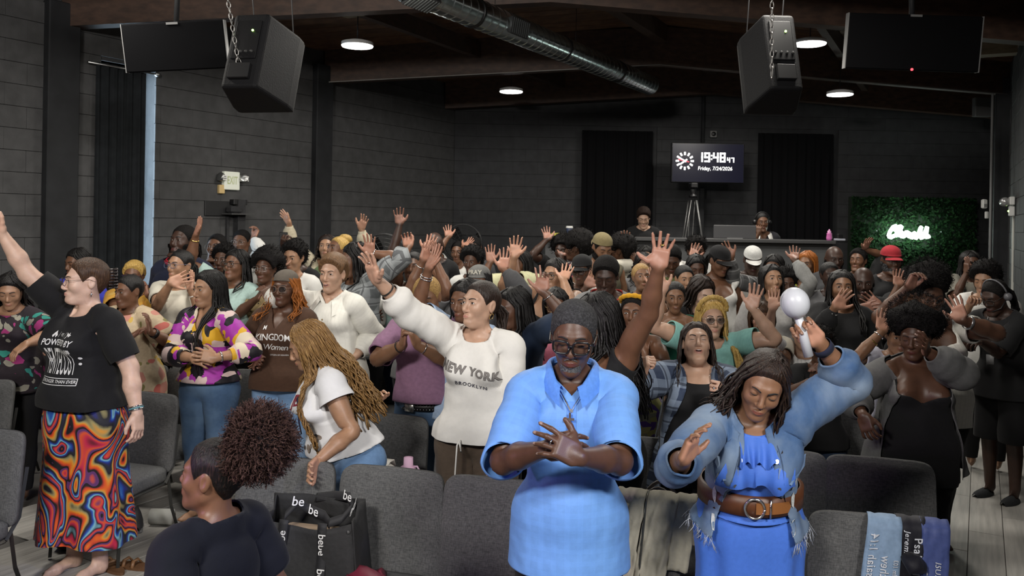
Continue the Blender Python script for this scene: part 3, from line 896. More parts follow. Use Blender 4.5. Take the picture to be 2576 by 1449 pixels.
GARM = {}
def garment(lod, kind='top', hem=.88, sleeve=.34, neck='crew', loose=.006, flare=.0, openf=None, wr=.004, seed=0, sl_loose=.0, waist=None, cuff=.10, over=0.0, waistin=0):
    """rest-space cloth: cut from the clothing template and eased away from the body"""
    key = (lod, kind, hem, sleeve, neck, loose, flare, openf, wr, seed, sl_loose, waist, cuff, over, waistin)
    if key in GARM: return GARM[key]
    V, F = LIN[kind, lod]
    def cut(fn):
        nonlocal V, F
        V, F = clip(V, F, fn(V[:, 0], V[:, 1], V[:, 2], np.abs(V[:, 0])))
    if kind == 'top':
        cut(lambda x, y, z, a: np.where((a > .19) & (z > 1.2), 1, z - hem))
        if sleeve < .2: cut(lambda x, y, z, a: np.where(z > 1.22, sleeve - a + .35 * np.maximum(0, 1.38 - z) * (a < .2), 1))
        else: cut(lambda x, y, z, a: np.where(z > 1.2, sleeve - a, 1))
        nd = {'crew': (1.437, .42, .9, .058, 0), 'wide': (1.425, .50, .75, .075, 0), 'vee': (1.446, .36, .8, .055, .085), 'scoop': (1.418, .85, .9, .085, .04), 'high': (1.468, .25, .9, .05, 0), 'low': (1.405, 1.1, 1.0, .10, .06), 'strapless': (1.31, 0, 0, 9, 0), 'tank': (1.418, .95, .95, .082, .05), 'shirt': (1.464, .24, .5, .066, .055)}[neck]
        cut(lambda x, y, z, a: nd[0] + nd[1] * np.maximum(y, -.14) + nd[2] * np.maximum(0, a - nd[3]) - nd[4] * np.clip(1 - a / .06, 0, 1) * (y < -.0) - z)
        if openf is not None:
            g0, g1, zb = openf
            cut(lambda x, y, z, a: np.where((y < .0), a - (g0 + (g1 - g0) * np.clip((1.42 - z) / .5, 0, 1)), 1) if zb is None else np.where((y < 0) & (z > zb), a - (g0 + (g1 - g0) * np.clip((1.42 - z) / .5, 0, 1)), 1))
    else:
        wz = waist or 1.0
        cut(lambda x, y, z, a: wz + .02 * np.sign(y) * 0 - z); cut(lambda x, y, z, a: z - cuff)
    Nn = normals(V, F)
    x, y, z = V.T; a = np.abs(x)
    rest = V.copy()
    off = np.full(len(V), loose + over)
    if kind == 'top':
        arm = (a > .2) & (z > 1.2)
        off += flare * sstep(1.30, hem, z) * ~arm
        off += sl_loose * sstep(.17, max(.25, sleeve), a) * (z > 1.2)
        off -= waistin * gs(z, 1.08, .1) * ~arm
        off *= np.where(arm & (sleeve >= .6), 1 - .72 * sstep(sleeve - .06, sleeve - .012, a) * (sl_loose < .0115), 1)
    else:
        off += flare * sstep(.75, cuff, z)
    r = np.random.RandomState(seed + 11)
    if wr:
        wv = lump(V * np.array((1, 1, .7)), 42, seed) * .6 + lump(V, 95, seed + 5) * .35
        amt = np.ones(len(V))
        if kind == 'top': amt = .35 + .65 * np.maximum(sstep(1.30, 1.05, z), sstep(.18, .3, a) * (z > 1.2))
        off += wr * wv * amt * 2.0
    V = V + Nn * off[:, None]
    # rolled edges
    B = boundary(F)
    if B:
        b = np.unique(np.array(B)); mp = {int(v): len(V) + i for i, v in enumerate(b)}
        V = np.concatenate([V, V[b] - Nn[b] * .007]); rest = np.concatenate([rest, rest[b]])
        F = np.concatenate([F, np.array([(q[1], q[0], mp[q[0]], mp[q[1]]) for q in B])])
    GARM[key] = (V, F, rest, weights(rest))
    return GARM[key]

def skirt_mesh(z0, z1, r0, r1, folds=9, amp=.02, n=72, m=16, seed=0, ell=.75, slit=None, bulge=.03):
    rnd = np.random.RandomState(seed); P = []; a1, a2, a3 = rnd.rand(3) * 6.3
    for i in range(m):
        t = i / (m - 1); z = z0 + (z1 - z0) * t
        R = r0 + (r1 - r0) * t ** .9 + bulge * math.exp(-((t - .18) / .16) ** 2)
        for j in range(n):
            th = 2 * math.pi * j / n
            f = amp * t ** .7 * (math.sin(folds * th + a1 + t) * .6 + .5 * math.sin((folds * 1.7 // 1) * th + a2 - t * 2) + .3 * math.sin(3 * th + a3))
            P.append((math.cos(th) * (R + f), .005 + math.sin(th) * (R * ell + f), z + .012 * t * math.sin(2 * th + a2)))
    mb = MB(); mb.grid(P, m, n, closed=True)
    F = np.array(mb.F)[:, ::-1]
    return np.array(P), F

SK = {'pale': (.60, .40, .31), 'fair': (.46, .285, .20), 'olive': (.42, .25, .165), 'tan': (.34, .19, .115), 'brown': (.215, .110, .062), 'mid': (.155, .074, .042), 'dark': (.095, .045, .027), 'deep': (.052, .026, .018)}
HC = {'black': (.008, .007, .007), 'dbrown': (.02, .011, .008), 'brown': (.06, .030, .016), 'lbrown': (.14, .075, .035), 'blonde': (.42, .26, .10), 'gold': (.50, .32, .09), 'orange': (.33, .105, .018), 'grey': (.040, .040, .043), 'puff': (.055, .028, .022)}
PEOPLE = []
class Person:
    def __init__(s, label, px, py, d, skin='mid', lod=2, M=None, eyes='open', smile=0, group=None, brow=None, scale=None, lash=True, **pose):
        s.d = d; s.M = M or {}; s.lod = lod
        s.p = Pose(**pose)
        T = at(px, py, d)
        hc = s.p.point('head', (0, -.01, 1.617))
        s.s = scale or T[2] / hc[2]
        s.O = T - s.s * hc
        if scale is None: s.O[2] = 0
        PEOPLE.append((label, round(s.s * 1.70, 2), round(d, 2), [round(float(v), 2) for v in s.O]))
        s.label, s.group, s.skin, s.eyes, s.brow = label, group, skin, eyes, brow
        s.worn = {}
        s.rnd = np.random.RandomState(abs(int(px * 7 + py * 13)) % 99991)
    def loc(s, px, py, off=0.0):
        return (at(px, py, s.d - off) - s.O) / s.s
    def arm(s, S, px, py, off=.2, **k):
        """wrist at a pixel, off metres nearer to the lens than the head"""
        return s.p.arm(S, s.loc(px, py, off), **k)
    def down(s, S, **k): return s.p.down(S, **k)
    def put(s, V): return V * s.s
    def build(s, hide=True):
        lod = s.lod
        V0, F = LIN['body', lod]; W = WT['body', lod]; tint = _cache['tint', lod]
        V = s.p.deform(morph(V0, s.M), W) * s.s
        me = SK[s.skin] if isinstance(s.skin, str) else s.skin
        s.skinmat = skin_mat(me)
        if False:
            x, y, z = V0.T; ax = np.abs(x)
            hid = ((z > .16) & (z < s.hidez) & (ax < s.hidex))
            m = ~hid[F].all(1)
            Vc, F, u = compact(V, F[m]); V = Vc; V0_ = V0[u]; tint = tint[u]
        else: V0_ = V0
        s.o = mesh_obj('person', V, F, s.skinmat, attrs={'rest': V0_, 'tint': tint}, loc=s.O)
        tag(s.o, s.label, 'person', s.group)
        s.face()
        return s
    hidez = 1.22; hidex = .16; want = False
    def child(s, name, V, F, mat, rest=None, W=None, bone=None, smooth=True, midx=None, morphed=True, parent=None, label=None):
        V = np.asarray(V, float)
        rest = V if rest is None else rest
        if bone == 'head': Vm = head_xf(V, s.M if morphed else {})
        elif bone is None and morphed: Vm = morph(V, s.M)
        else: Vm = V
        if bone: P = (Vm - np.array(JT[bone][1])) @ s.p.R[bone].T + s.p.pos(bone)
        else: P = s.p.deform(Vm, W if W is not None else weights(rest))
        o = mesh_obj(name, P * s.s, faces_list(F) if isinstance(F, np.ndarray) else F, mat, parent or s.o, smooth, midx, {'rest': rest})
        if label: o['label'] = label
        return o
    def wear(s, name, mat, **k):
        k.setdefault('seed', int(s.rnd.randint(0, 3)) if s.lod > 1 else int(s.rnd.randint(0, 999)))
        V, F, rest, W = garment(s.lod, **k)
        o = s.child(name, V, F, mat, rest, W)
        if s.lod < 2:
            q = F; T = np.concatenate([q[:, [0, 1, 2]], q[q[:, 2] != q[:, 3]][:, [0, 2, 3]]]); Vm = morph(V, s.M)
            s.worn[id(V)] = (Vm, T, s.p.deform(Vm, W), BVHTree.FromPolygons(Vm.tolist(), T.tolist()))
        return o
    def top(s, mat, name='shirt', **k):
        return s.wear(name, mat, kind='top', **k)
    def pants(s, mat, name='trousers', **k):
        k.setdefault('loose', .008); k.setdefault('wr', .005)
        return s.wear(name, mat, kind='legs', **k)
    def skirt(s, mat, z0=1.02, z1=.12, r0=.17, r1=.24, name='skirt', **k):
        V, F = skirt_mesh(z0, z1, r0, r1, **k)
        f = s.M.get('fat', 0); V[:, :2] *= 1 + f * .42 + s.M.get('hips', 0) * .06
        P = (V - np.array(JT['pelvis'][1])) 
        t = np.clip((z0 - V[:, 2]) / .25, 0, 1)[:, None]
        A = P @ s.p.root.T; B = P @ euler(0).T
        s.sk = (r0 * (1 + f * .42 + s.M.get('hips', 0) * .06), k.get('ell', .75), z0)
        yawR = np.array(Matrix.Rotation(math.atan2(s.p.root[1, 0], s.p.root[0, 0]), 3, 'Z')); B = P @ yawR.T
        Q = (A * (1 - t) + B * t + np.array(JT['pelvis'][1])) * s.s
        return mesh_obj(name, Q, F, mat, s.o, True, None, {'rest': V})
    def waist_pts(s, pts):
        """points given in rest space at the waist, carried with the pelvis"""
        return ((np.array(pts) - np.array(JT['pelvis'][1])) @ s.p.root.T + np.array(JT['pelvis'][1])) * s.s
    def mbh(s, name, mb, mat, parent=None, label=None, smooth=True):
        """a head-fixed child made of collected shapes in rest space"""
        return s.child(name, np.array(mb.V), mb.F, mat, bone='head', midx=mb.M, parent=parent, label=label, smooth=smooth)
    def face(s):
        hi = s.lod < 2
        lash = plain('lash', (.012, .009, .008), .6)
        # eyes
        op = {'open': 1.0, 'narrow': .55, 'closed': 0, 'wide': 1.2}.get(s.eyes, s.eyes)
        hb = HC['black'] if s.brow is None else HC.get(s.brow, s.brow)
        bm = plain('brow_%d' % int(hb[0] * 1000), tuple(c * .9 + .004 for c in hb), .8)
        for sd, S in ((1, 'left'), (-1, 'right')):
            ex, ey, ez = EYE; c = np.array((sd * ex, ey + .006, ez)); r = np.array((.0165, .0135, .0125))
            def surf(dx, dz, o): return (c[0] + dx, c[1] - r[1] * math.sqrt(max(0, 1 - (dx / r[0]) ** 2 - (dz / r[2]) ** 2)) - o, c[2] + dz)
            if op > 0:
                nu, nv = (13, 9) if hi else (9, 5); P = []; mi = []
                hw = .0128
                for i in range(nu):
                    u = -1 + 2 * i / (nu - 1); h = (1 - abs(u) ** 2.2) ** .8
                    for j in range(nv):
                        v = j / (nv - 1); dz = (-.0040 + .0093 * v) * h * op - .0008
                        P.append(surf(u * hw, dz, .0012))
                mb = MB(); mb.grid(P, nu, nv)
                gx = s.M.get('gaze', 0) * .004
                for q in mb.F:
                    m_ = np.mean([P[k] for k in q], 0); dd = math.hypot(m_[0] - c[0] - gx, m_[2] - c[2] - .0003)
                    mi.append(1 if dd < .0056 else 0)
                s.child('eye', np.array(P), [q[::-1] for q in mb.F], [plain('eye_white', (.55, .52, .49), .25), plain('eye_iris', (.018, .010, .007), .12)], bone='head', midx=mi)
            mb = MB(); pts = []
            for i in range(9):
                u = -1 + 2 * i / 8; h = (1 - abs(u) ** 2.2) ** .8
                dz = (.0053 * op * h - .0004) if op > 0 else (-.0032 * h - .0012)
                pts.append(surf(u * .0132, dz, .0012))
            mb.tube(pts, [.0006 + .0009 * math.sin(math.pi * i / 8) for i in range(9)], 5)
            # brow
            pts = []
            fz = s.M.get('frown', 0)
            for i in range(8):
                t = i / 7; x = sd * (.0125 + .033 * t); z = 1.6085 + .006 * math.sin(t * 2.2) - .004 * t * t - fz * .005 * (1 - t) + s.M.get('raise', 0) * .006
                pts.append((x, face_y(x, z) - .0005, z))
            mb2 = MB(); mb2.tube(pts, [.0016 + .0017 * math.sin(min(1, (i + 1.5) / 5) * 1.5) * (1 - i / 9.5) for i in range(8)], 6, flat=1)
            s.mbh('eyelashes', mb, lash); s.mbh('eyebrow', mb2, bm)
        mo = s.M.get('mouth', 0)
        if mo:
            mb = MB(); P = []
            for i in range(11):
                u = -1 + 2 * i / 10; h = math.sqrt(max(0, 1 - u * u))
                for j in range(5):
                    v = j / 4; x = u * .0195; z = 1.5228 - .0165 * mo * v * h; P.append((x, -.1105 + .018 * u * u + .004 * mo * v - .001 * math.sin(v * 3.1), z))
            mb.grid(P, 11, 5); mb.F = [f[::-1] for f in mb.F]
            for k, f in enumerate(mb.F):
                if k % 4 == 0 and 2 <= k // 4 <= 7: mb.M[k] = 1
            s.child('mouth', np.array(mb.V), mb.F, [plain('mouth_inside', (.05, .012, .01), .5), plain('teeth', (.6, .56, .5), .3)], bone='head', midx=mb.M, morphed=False)
    # ---- things on the head
    def hair(s, kind, col='black', col2=None, L=.30, part=0.0, seed=None, **k):
        sd = int(s.rnd.randint(0, 9999)) if seed is None else seed
        hi = s.lod < 2; c = HC.get(col, col); c2 = HC.get(col2, col2)
        if kind in ('short', 'fade'):
            t = {'short': .016, 'fade': .007}[kind]; t = k.pop('t', t)
            V, F = hair_cap(t, .0045 if kind == 'short' else .0008, sd, k.pop('topk', 1.25), lod=1, **k)
            o = s.child('hair', V, F, hair_mat(c, c2, curl=1 if c[0] < .05 else 0), bone='head')
            if t >= .02 and c[0] < .02: s.fuzz(0, 0, 520, .016, .0022, hair_mat(c, c2, curl=1), V)
            return o
        if kind == 'afro':
            V, F = hair_afro(seed=sd, **k); o = s.child('hair', V, F, hair_mat(c, c2, curl=1), bone='head')
            s.fuzz(k.get('cen', (0, .03, 1.64)), k.get('R', .14) * np.array(k.get('sq', (1, 1, 1))), 2600 if hi else 500, .018 if hi else .022, .0011 if hi else .0022, hair_mat(c, c2, curl=1))
            return o
        if kind in ('slick', 'pony', 'bun', 'puff', 'cornrow'):
            V, F = hair_cap(k.pop('t', .008), .0012, sd, 1.0)
            mt = hair_mat(c, c2)
            if kind == 'cornrow': mt = hair_mat(c, c2, curl=2)
            o = s.child('hair', V, F, mt, bone='head')
            if kind in ('pony', 'cornrow'):
                mb = hair_tail(seed=sd, n=26 if hi else 14, **k); s.mbh('ponytail', mb, mt)
            if kind == 'bun':
                mb = blob(k.get('base', (0, .105, 1.64)), k.get('r', (.045, .04, .045)), 9, .1, sd); s.mbh('hair_bun', mb, mt)
            if kind == 'puff':
                mb = blob(k.get('base', (0, .09, 1.70)), k.get('r', (.09, .09, .085)), 14, .06, sd, 14); s.mbh('hair_puff', mb, hair_mat(c, c2, curl=1))
            return o
        if kind in ('long', 'wavy', 'curly', 'braids'):
            mt = hair_mat(c, c2)
            V, F = hair_cap(.011, .0015, sd, 1.0); o = s.child('hair', V, F, mt, bone='head')
            d = dict(long=dict(n=84, r=.011, wave=.004, seg=11), wavy=dict(n=84, r=.011, wave=.013, seg=13, spread=.03), curly=dict(n=90, r=.010, wave=.016, curl=1.0, seg=17, spread=.045), braids=dict(n=60, r=.0062, wave=.005, seg=16, bead=1, taper=.8))[kind]
            if not hi: d.update(n=int(d['n'] * .62), r=d['r'] * 1.25, sides=3, seg=max(10, d['seg'] - 2))
            else: d.update(n=int(d['n'] * 2.6), r=d['r'] * .80, sides=3)
            if hi and 'n' in k and kind != 'braids': k['n'] = int(k['n'] * 2)
            d.update(k)
            mb = hair_locks(L=L, part=part, seed=sd, **d)
            s.mbh('hair_strands', mb, mt)
            return o
    def fuzz(s, c0, r, n, L, tw, mat, roots=None):
        """short curls standing out of a round head of hair"""
        rn = np.random.RandomState(3); V = []; F = []; c0 = np.array(c0); r = np.array(r)
        for i in range(n):
            q = rn.normal(size=3); q /= np.linalg.norm(q); p0 = c0 + q * r * .99
            if roots is not None: p0 = roots[rn.randint(len(roots))]; q = (p0 - HEADC) / np.linalg.norm(p0 - HEADC) + q * .3; q /= np.linalg.norm(q)
            elif p0[2] < 1.545 or (p0[1] < -.05 and p0[2] < 1.68) or np.linalg.norm(p0 - HEADC) < .108: continue
            u = np.cross(q, rn.normal(size=3)); u /= np.linalg.norm(u); v = np.cross(q, u); ph = rn.rand() * 6.3; am = .003 + rn.rand() * .003; b = len(V); l = L * (.4 + rn.rand())
            for k_ in range(4):
                t_ = k_ / 3; p = p0 + q * l * t_ + (u * math.cos(ph + t_ * 8) + v * math.sin(ph + t_ * 8)) * am; w_ = u * tw; V += [p - w_, p + w_]
            F += [(b + 2 * k_, b + 2 * k_ + 1, b + 2 * k_ + 3, b + 2 * k_ + 2) for k_ in range(3)]
        if F:
            o = s.child('hair_curls', np.array(V), F, mat, bone='head'); o['kind'] = 'stuff'
    def beard(s, col='black', t=.006, full=True, col2=None):
        V, F, Nn = head_part(1)
        x, y, z = V.T; a = np.abs(x)
        top = np.interp(a, [0, .02, .03, .045, .06, .08], [1.512, 1.512, 1.530, 1.530, 1.560, 1.585])
        f = np.minimum(top - z, .012 - y) if full else np.minimum(np.minimum(1.514 - z, .034 - a), -.03 - y)
        f = np.minimum(f, z - 1.462)
        V2, F2 = clip(np.concatenate([V, Nn], 1), F, f); Nn = V2[:, 3:]; V2 = V2[:, :3]
        r = t * (1 + .3 * lump(V2, 220, 3))
        mt = hair_mat(HC.get(col, col), HC.get(col2, col2), curl=1)
        o = s.child('beard', V2 + Nn * r[:, None], F2, mt, bone='head')
        mb = MB(); pts = []
        for i in range(9):
            x = -.024 + .048 * i / 8; z = 1.5375 - .0085 * (abs(x) / .024) ** 2; pts.append((x, face_y(x, z) - .0005, z))
        mb.tube(pts, [.0022 + .0012 * math.sin(math.pi * i / 8) for i in range(9)], 6); s.mbh('moustache', mb, mt)
        return o
    def glasses(s, col=(.01, .01, .01), w=.024, h=.019, th=.0018, rnd=.5, y=-.112, lens=True, tint=None, z=1.586):
        fm = plain('frame_%d_%d' % (int(col[0] * 255), int(col[2] * 255)), col, .25, metal=.0 if max(col) < .3 else .8)
        mb = MB(); ln = MB()
        for sd in (-1, 1):
            pts = []
            n = 20
            for i in range(n + 1):
                t = 2 * math.pi * i / n; ct, st_ = math.cos(t), math.sin(t); e = rnd
                xx = math.copysign(abs(ct) ** e, ct) * w; zz = math.copysign(abs(st_) ** e, st_) * h
                pts.append((sd * .0335 + xx, y + .010 * (abs(sd * .0335 + xx) / .06) ** 2, z + zz))
            mb.tube(pts, th, 6)
            ln.add(pts[:-1], [list(range(n))[::-1]])
            mb.tube([(sd * (.0335 + w), y + .010, z + h * .5), (sd * .073, y + .03, z + h * .5), (sd * .079, .0, 1.598), (sd * .080, .03, 1.585)], th * .8, 5)
        mb.tube([(-.0335 + w, y + .001, z + .004), (0, y - .002, z + .007), (.0335 - w, y + .001, z + .004)], th, 6)
        o = s.mbh('glasses', mb, fm)
        if lens:
            key = 'lens' if tint is None else 'lens_tint'
            if key not in MATS:
                m, nt, b = nodes(key); b.inputs['Base Color'].default_value = rgb((.02, .02, .02)); b.inputs['Roughness'].default_value = .03; b.inputs['Alpha'].default_value = .10 if tint is None else .6; MATS[key] = m
            s.mbh('lens', ln, MATS[key], parent=o, smooth=False)
        return o
    def cap(s, mat, back=False, name='cap', brim=True, tilt=0, high=1.0, brimmat=None):
        V_, F_, Nn_ = head_part(1)
        zc = V_[:, 2] - (1.632 + (.10 if not back else -.10) * V_[:, 1] * 1.0 + tilt)
        V2, F2 = clip(np.concatenate([V_, Nn_], 1), F_, zc)
        P = V2[:, :3]; n = V2[:, 3:]
        up = sstep(1.63, 1.68, P[:, 2])
        P = P + n * (.013 + .010 * up * high)[:, None]
        B = boundary(F2); b = np.unique(np.array(B)); mp = {int(v): len(P) + i for i, v in enumerate(b)}
        F3 = np.concatenate([F2, np.array([(q[1], q[0], mp[q[0]], mp[q[1]]) for q in B])]); P2 = np.concatenate([P, P[b] - n[b] * .009])
        o = s.child(name, P2, F3, mat, bone='head')
        if brim:
            sg = 1 if not back else -1; Q = []
            for th_ in (0, 1):
                for i in range(13):
                    t = math.radians(-62 + 124 * i / 12)
                    for j in range(5):
                        r = j / 4; x = math.sin(t) * (.078 + .004 * r); cy = math.cos(t)
                        y = -(cy * (.103 + .068 * r * cy)) * sg + .004; z = 1.632 + (.10 if not back else -.10) * y + tilt - .022 * (x / .08) ** 2 - .012 * r * r - th_ * .004
                        Q.append((x, y, z))
            mb = MB(); mb.grid(Q[:65], 13, 5); mb.grid(Q[65:], 13, 5)
            E = [i * 5 + 4 for i in range(13)]; mb.add([], [])
            mb.F += [[E[i], E[i + 1], E[i + 1] + 65, E[i] + 65] for i in range(12)]; mb.M += [0] * 12
            s.mbh('brim', mb, brimmat or mat, parent=o)
        return o
    def earrings(s, mat, kind='hoop', r=.018):
        for sd in (-1, 1):
            mb = MB()
            if kind == 'hoop': mb.tube([(sd * .080, .012 + math.sin(t) * r * .9, 1.548 - r + math.cos(t) * r) for t in np.linspace(0, 6.283, 17)], .0016, 5)
            elif kind == 'cross':
                mb.tube([(sd * .081, .01, 1.548), (sd * .082, .01, 1.532)], .0008, 5); mb.box((sd * .083, .01, 1.520), (.001, .0018, .012)); mb.box((sd * .083, .01, 1.523), (.001, .007, .0017))
            else: mb.add(*sphere_vf((sd * .081, .008, 1.552), r)) if kind == 'stud' else mb.tube([(sd * .081, .01, 1.548), (sd * .083, .01, 1.548 - r * 2)], .002, 5)
            s.mbh('earring', mb, mat)
    def band(s, S, mat, x=.665, r=.031, w=.004, name='bracelet', n=20, t=.0022):
        """ring round the forearm at rest x"""
        sg = 1 if S == 'L' else -1; mb = MB()
        k = s.M.get('fat', 0) * .42 * float(sstep(.70, .60, np.array(x)))
        Rr = (r + .001) * (1 + k * .0)
        P = []
        for j in range(4):
            dx, dr = ((-w, 0), (-w, t), (w, t), (w, 0))[j]
            for i in range(n):
                a = 2 * math.pi * i / n; P.append((sg * (x + dx), math.cos(a) * (Rr + dr), 1.40 + math.sin(a) * (Rr + dr)))
        mb.grid(P, 4, n, closed=True)
        if sg < 0: mb.F = [f[::-1] for f in mb.F]
        V = np.array(mb.V)
        return s.child(name, V, mb.F, mat, W=weights(V * np.array((1, .2, 1)) + np.array((0, 0, 0))))
    def neckchain(s, mat, drop=.10, r=.0014, pend=None, rad=.066, beads=0, name='necklace', y0=-.0):
        mb = MB(); pts = []
        f = s.M.get('fat', 0)
        n = 26
        zt = 1.448
        for i in range(n + 1):
            a = 2 * math.pi * i / n; c = math.cos(a); sn = math.sin(a)
            front = max(0, -c) if False else max(0, c)
            x = sn * rad * (1 + .15 * front); y = .02 - c * rad; z = zt + .02 * (-c) * .6 - drop * front ** 1.6
            yy = -.0
            if c > 0: y = .02 - c * rad * (1 + .1) - drop * .42 * front ** 1.3 - f * .03 * front - s.M.get('bust', 0) * .10 * max(0, drop - .09) * front
            pts.append((x, y - y0, z))
        if beads:
            for i in range(beads):
                u = i / beads * n; k = int(u); q = np.array(pts[k]) * (1 - u + k) + np.array(pts[k + 1]) * (u - k); mb.add(*sphere_vf(q, r))
        else: mb.tube(pts, r, 5)
        V = np.array(mb.V); o = s.child(name, V, mb.F, mat, morphed=False)
        if pend:
            q = np.array(pts[0]) if False else np.array(pts[0]); q = np.array((0, pts[0][1] - .002, pts[0][2]))
            mb = MB(); mb.box(q + np.array((0, 0, -.022)), (.0030, .0018, .023)); mb.box(q + np.array((0, 0, -.015)), (.014, .0018, .003))
            s.child('cross', np.array(mb.V), mb.F, mat, morphed=False, smooth=False, parent=o)
        return o
    def text(s, body, mat, x, z, size, garm, name='print', bold=.0, shear=0, arc=0, rotz=0, space=1.0, sx=1.0, off=.003, sub=.03, extrude=0, back=False):
        """lettering laid on the front of garment object data garm=(V,F,rest,W) in rest space"""
        V, T = text_mesh(body, size, bold, shear, space, sub)
        V = V * np.array((sx, 1))
        w = V[:, 0]
        if arc: V = np.stack([V[:, 0], V[:, 1] + arc * (1 - (V[:, 0] / (np.abs(V[:, 0]).max() + 1e-9)) ** 2)], 1)
        if rotz: V = V @ np.array(((math.cos(rotz), math.sin(rotz)), (-math.sin(rotz), math.cos(rotz))))
        X = x + V[:, 0]; Z = z + V[:, 1]
        return s.decal(name, X, Z, T, mat, garm, off)
    def decal(s, name, X, Z, T, mat, garm, off=.003):
        P, Nn, Y = s.surf(X, Z, garm)
        o = mesh_obj(name, (P + Nn * off) * s.s, T, mat, s.o, False, None, {'rest': np.stack([X, Y, Z], 1)})
        return o
    def surf(s, X, Z, garm):
        """posed points and normals of a worn garment's front at rest-space (x, z)"""
        Vm, T, Vp, bvh = s.worn[id(garm[0])]
        P = np.zeros((len(X), 3)); Nn = np.zeros((len(X), 3)); Y = np.zeros(len(X)); last = None
        for i in range(len(X)):
            h = None
            for dx in (0, .004, -.004, .012, -.012, .03, -.03):
                h = bvh.ray_cast((X[i] + dx * (-1 if X[i] > 0 else 1) if dx > 0 else X[i] + dx, -1.0, Z[i]), (0, 1, 0))
                if h[0] is not None: break
            if h[0] is None:
                h = bvh.find_nearest((X[i], -.15, Z[i]))
            q = T[h[2]]; A, B, Cc = Vm[q[0]], Vm[q[1]], Vm[q[2]]; p = np.array(h[0])
            v0, v1, v2 = B - A, Cc - A, p - A; d00, d01, d11, d20, d21 = v0 @ v0, v0 @ v1, v1 @ v1, v2 @ v0, v2 @ v1; dn = d00 * d11 - d01 * d01 + 1e-15
            b = (d11 * d20 - d01 * d21) / dn; c = (d00 * d21 - d01 * d20) / dn
            a_, b_, c_ = Vp[q[0]], Vp[q[1]], Vp[q[2]]; P[i] = a_ * (1 - b - c) + b_ * b + c_ * c
            n = np.cross(b_ - a_, c_ - a_); Nn[i] = n / (np.linalg.norm(n) + 1e-12); Y[i] = p[1]
        return P, Nn, Y

def sphere_vf(c, r, n=6):
    V = []; F = []
    for i in range(n + 1):
        a = math.pi * i / n
        for j in range(2 * n):
            b = math.pi * j / n; V.append((c[0] + r * math.sin(a) * math.cos(b), c[1] + r * math.sin(a) * math.sin(b), c[2] + r * math.cos(a)))
    m = 2 * n
    for i in range(n):
        for j in range(m): F.append((i * m + j, (i + 1) * m + j, (i + 1) * m + (j + 1) % m, i * m + (j + 1) % m))
    return V, F
_txt = {}
def text_mesh(body, size, bold=0, shear=0, space=1.0, sub=.03, align='CENTER'):
    """flat lettering from the built-in font as triangles, cut fine enough to follow cloth"""
    k = (body, size, bold, shear, space, sub, align)
    if k in _txt: return _txt[k]
    cu = bpy.data.curves.new('lettering', 'FONT'); cu.body = body; cu.size = size; cu.offset = bold * size; cu.shear = shear; cu.space_character = space; cu.align_x = align; cu.resolution_u = 3; cu.align_y = 'CENTER'
    o = bpy.data.objects.new('lettering', cu); C.objects.link(o)
    dg = bpy.context.evaluated_depsgraph_get(); me = bpy.data.meshes.new_from_object(o.evaluated_get(dg))
    bm = bmesh.new(); bm.from_mesh(me)
    bmesh.ops.remove_doubles(bm, verts=bm.verts, dist=1e-5)
    if sub:
        for _ in range(3):
            bmesh.ops.triangulate(bm, faces=bm.faces)
            e = [q for q in bm.edges if q.calc_length() > sub]
            if not e: break
            bmesh.ops.subdivide_edges(bm, edges=e, cuts=1)
    bmesh.ops.triangulate(bm, faces=bm.faces)
    V = np.array([v.co[:2] for v in bm.verts]).reshape(-1, 2); bm.verts.index_update(); T = [[v.index for v in f.verts] for f in bm.faces]
    bm.free(); bpy.data.objects.remove(o); bpy.data.curves.remove(cu); bpy.data.meshes.remove(me)
    _txt[k] = (V, T)
    return _txt[k]
# ---------------------------------------------------------------- the hall
LC = np.array((-.97, 13.5)); LD = np.array((-.606, -1.0)); LL = np.linalg.norm(LD); LT = LD / LL; LN = np.array((-LT[1], LT[0])) * 1.0
RC = np.array((7.83, 13.5)); RD = np.array((-.511, -1.0)); RL = np.linalg.norm(RD); RT = RD / RL; RN = np.array((RT[1], -RT[0]))
def lw(s, z, o=0.0): p = LC + LT * s + LN * o; return np.array((p[0], p[1], z))
def rw(s, z, o=0.0): p = RC + RT * s + RN * o; return np.array((p[0], p[1], z))
def lw_px(px, py):
    u, v = px - CX, py - CY; u, v = u * CR + v * SR, -u * SR + v * CR; k = u / FPX
    d = (LC[0] + .606 * 13.5 * -1 + 0) ; d = (LC[0] - .606 * 13.5) / (k - .606)
    return (13.5 - d) * LL, CAMH - v * d / FPX
def rw_px(px, py):
    u, v = px - CX, py - CY; u, v = u * CR + v * SR, -u * SR + v * CR; k = u / FPX
    d = (RC[0] - .511 * 13.5) / (k - .511)
    return (13.5 - d) * RL, CAMH - v * d / FPX
def bw_px(px, py, d=13.5): return at(px, py, d)
def basis(x, y=None):
    """matrix whose columns are wall direction x, wall normal, up"""
    X = np.array((x[0], x[1], 0)); Z = np.array((0, 0, 1.)); Y = np.cross(Z, X); return np.stack([X, Y, Z], 1)

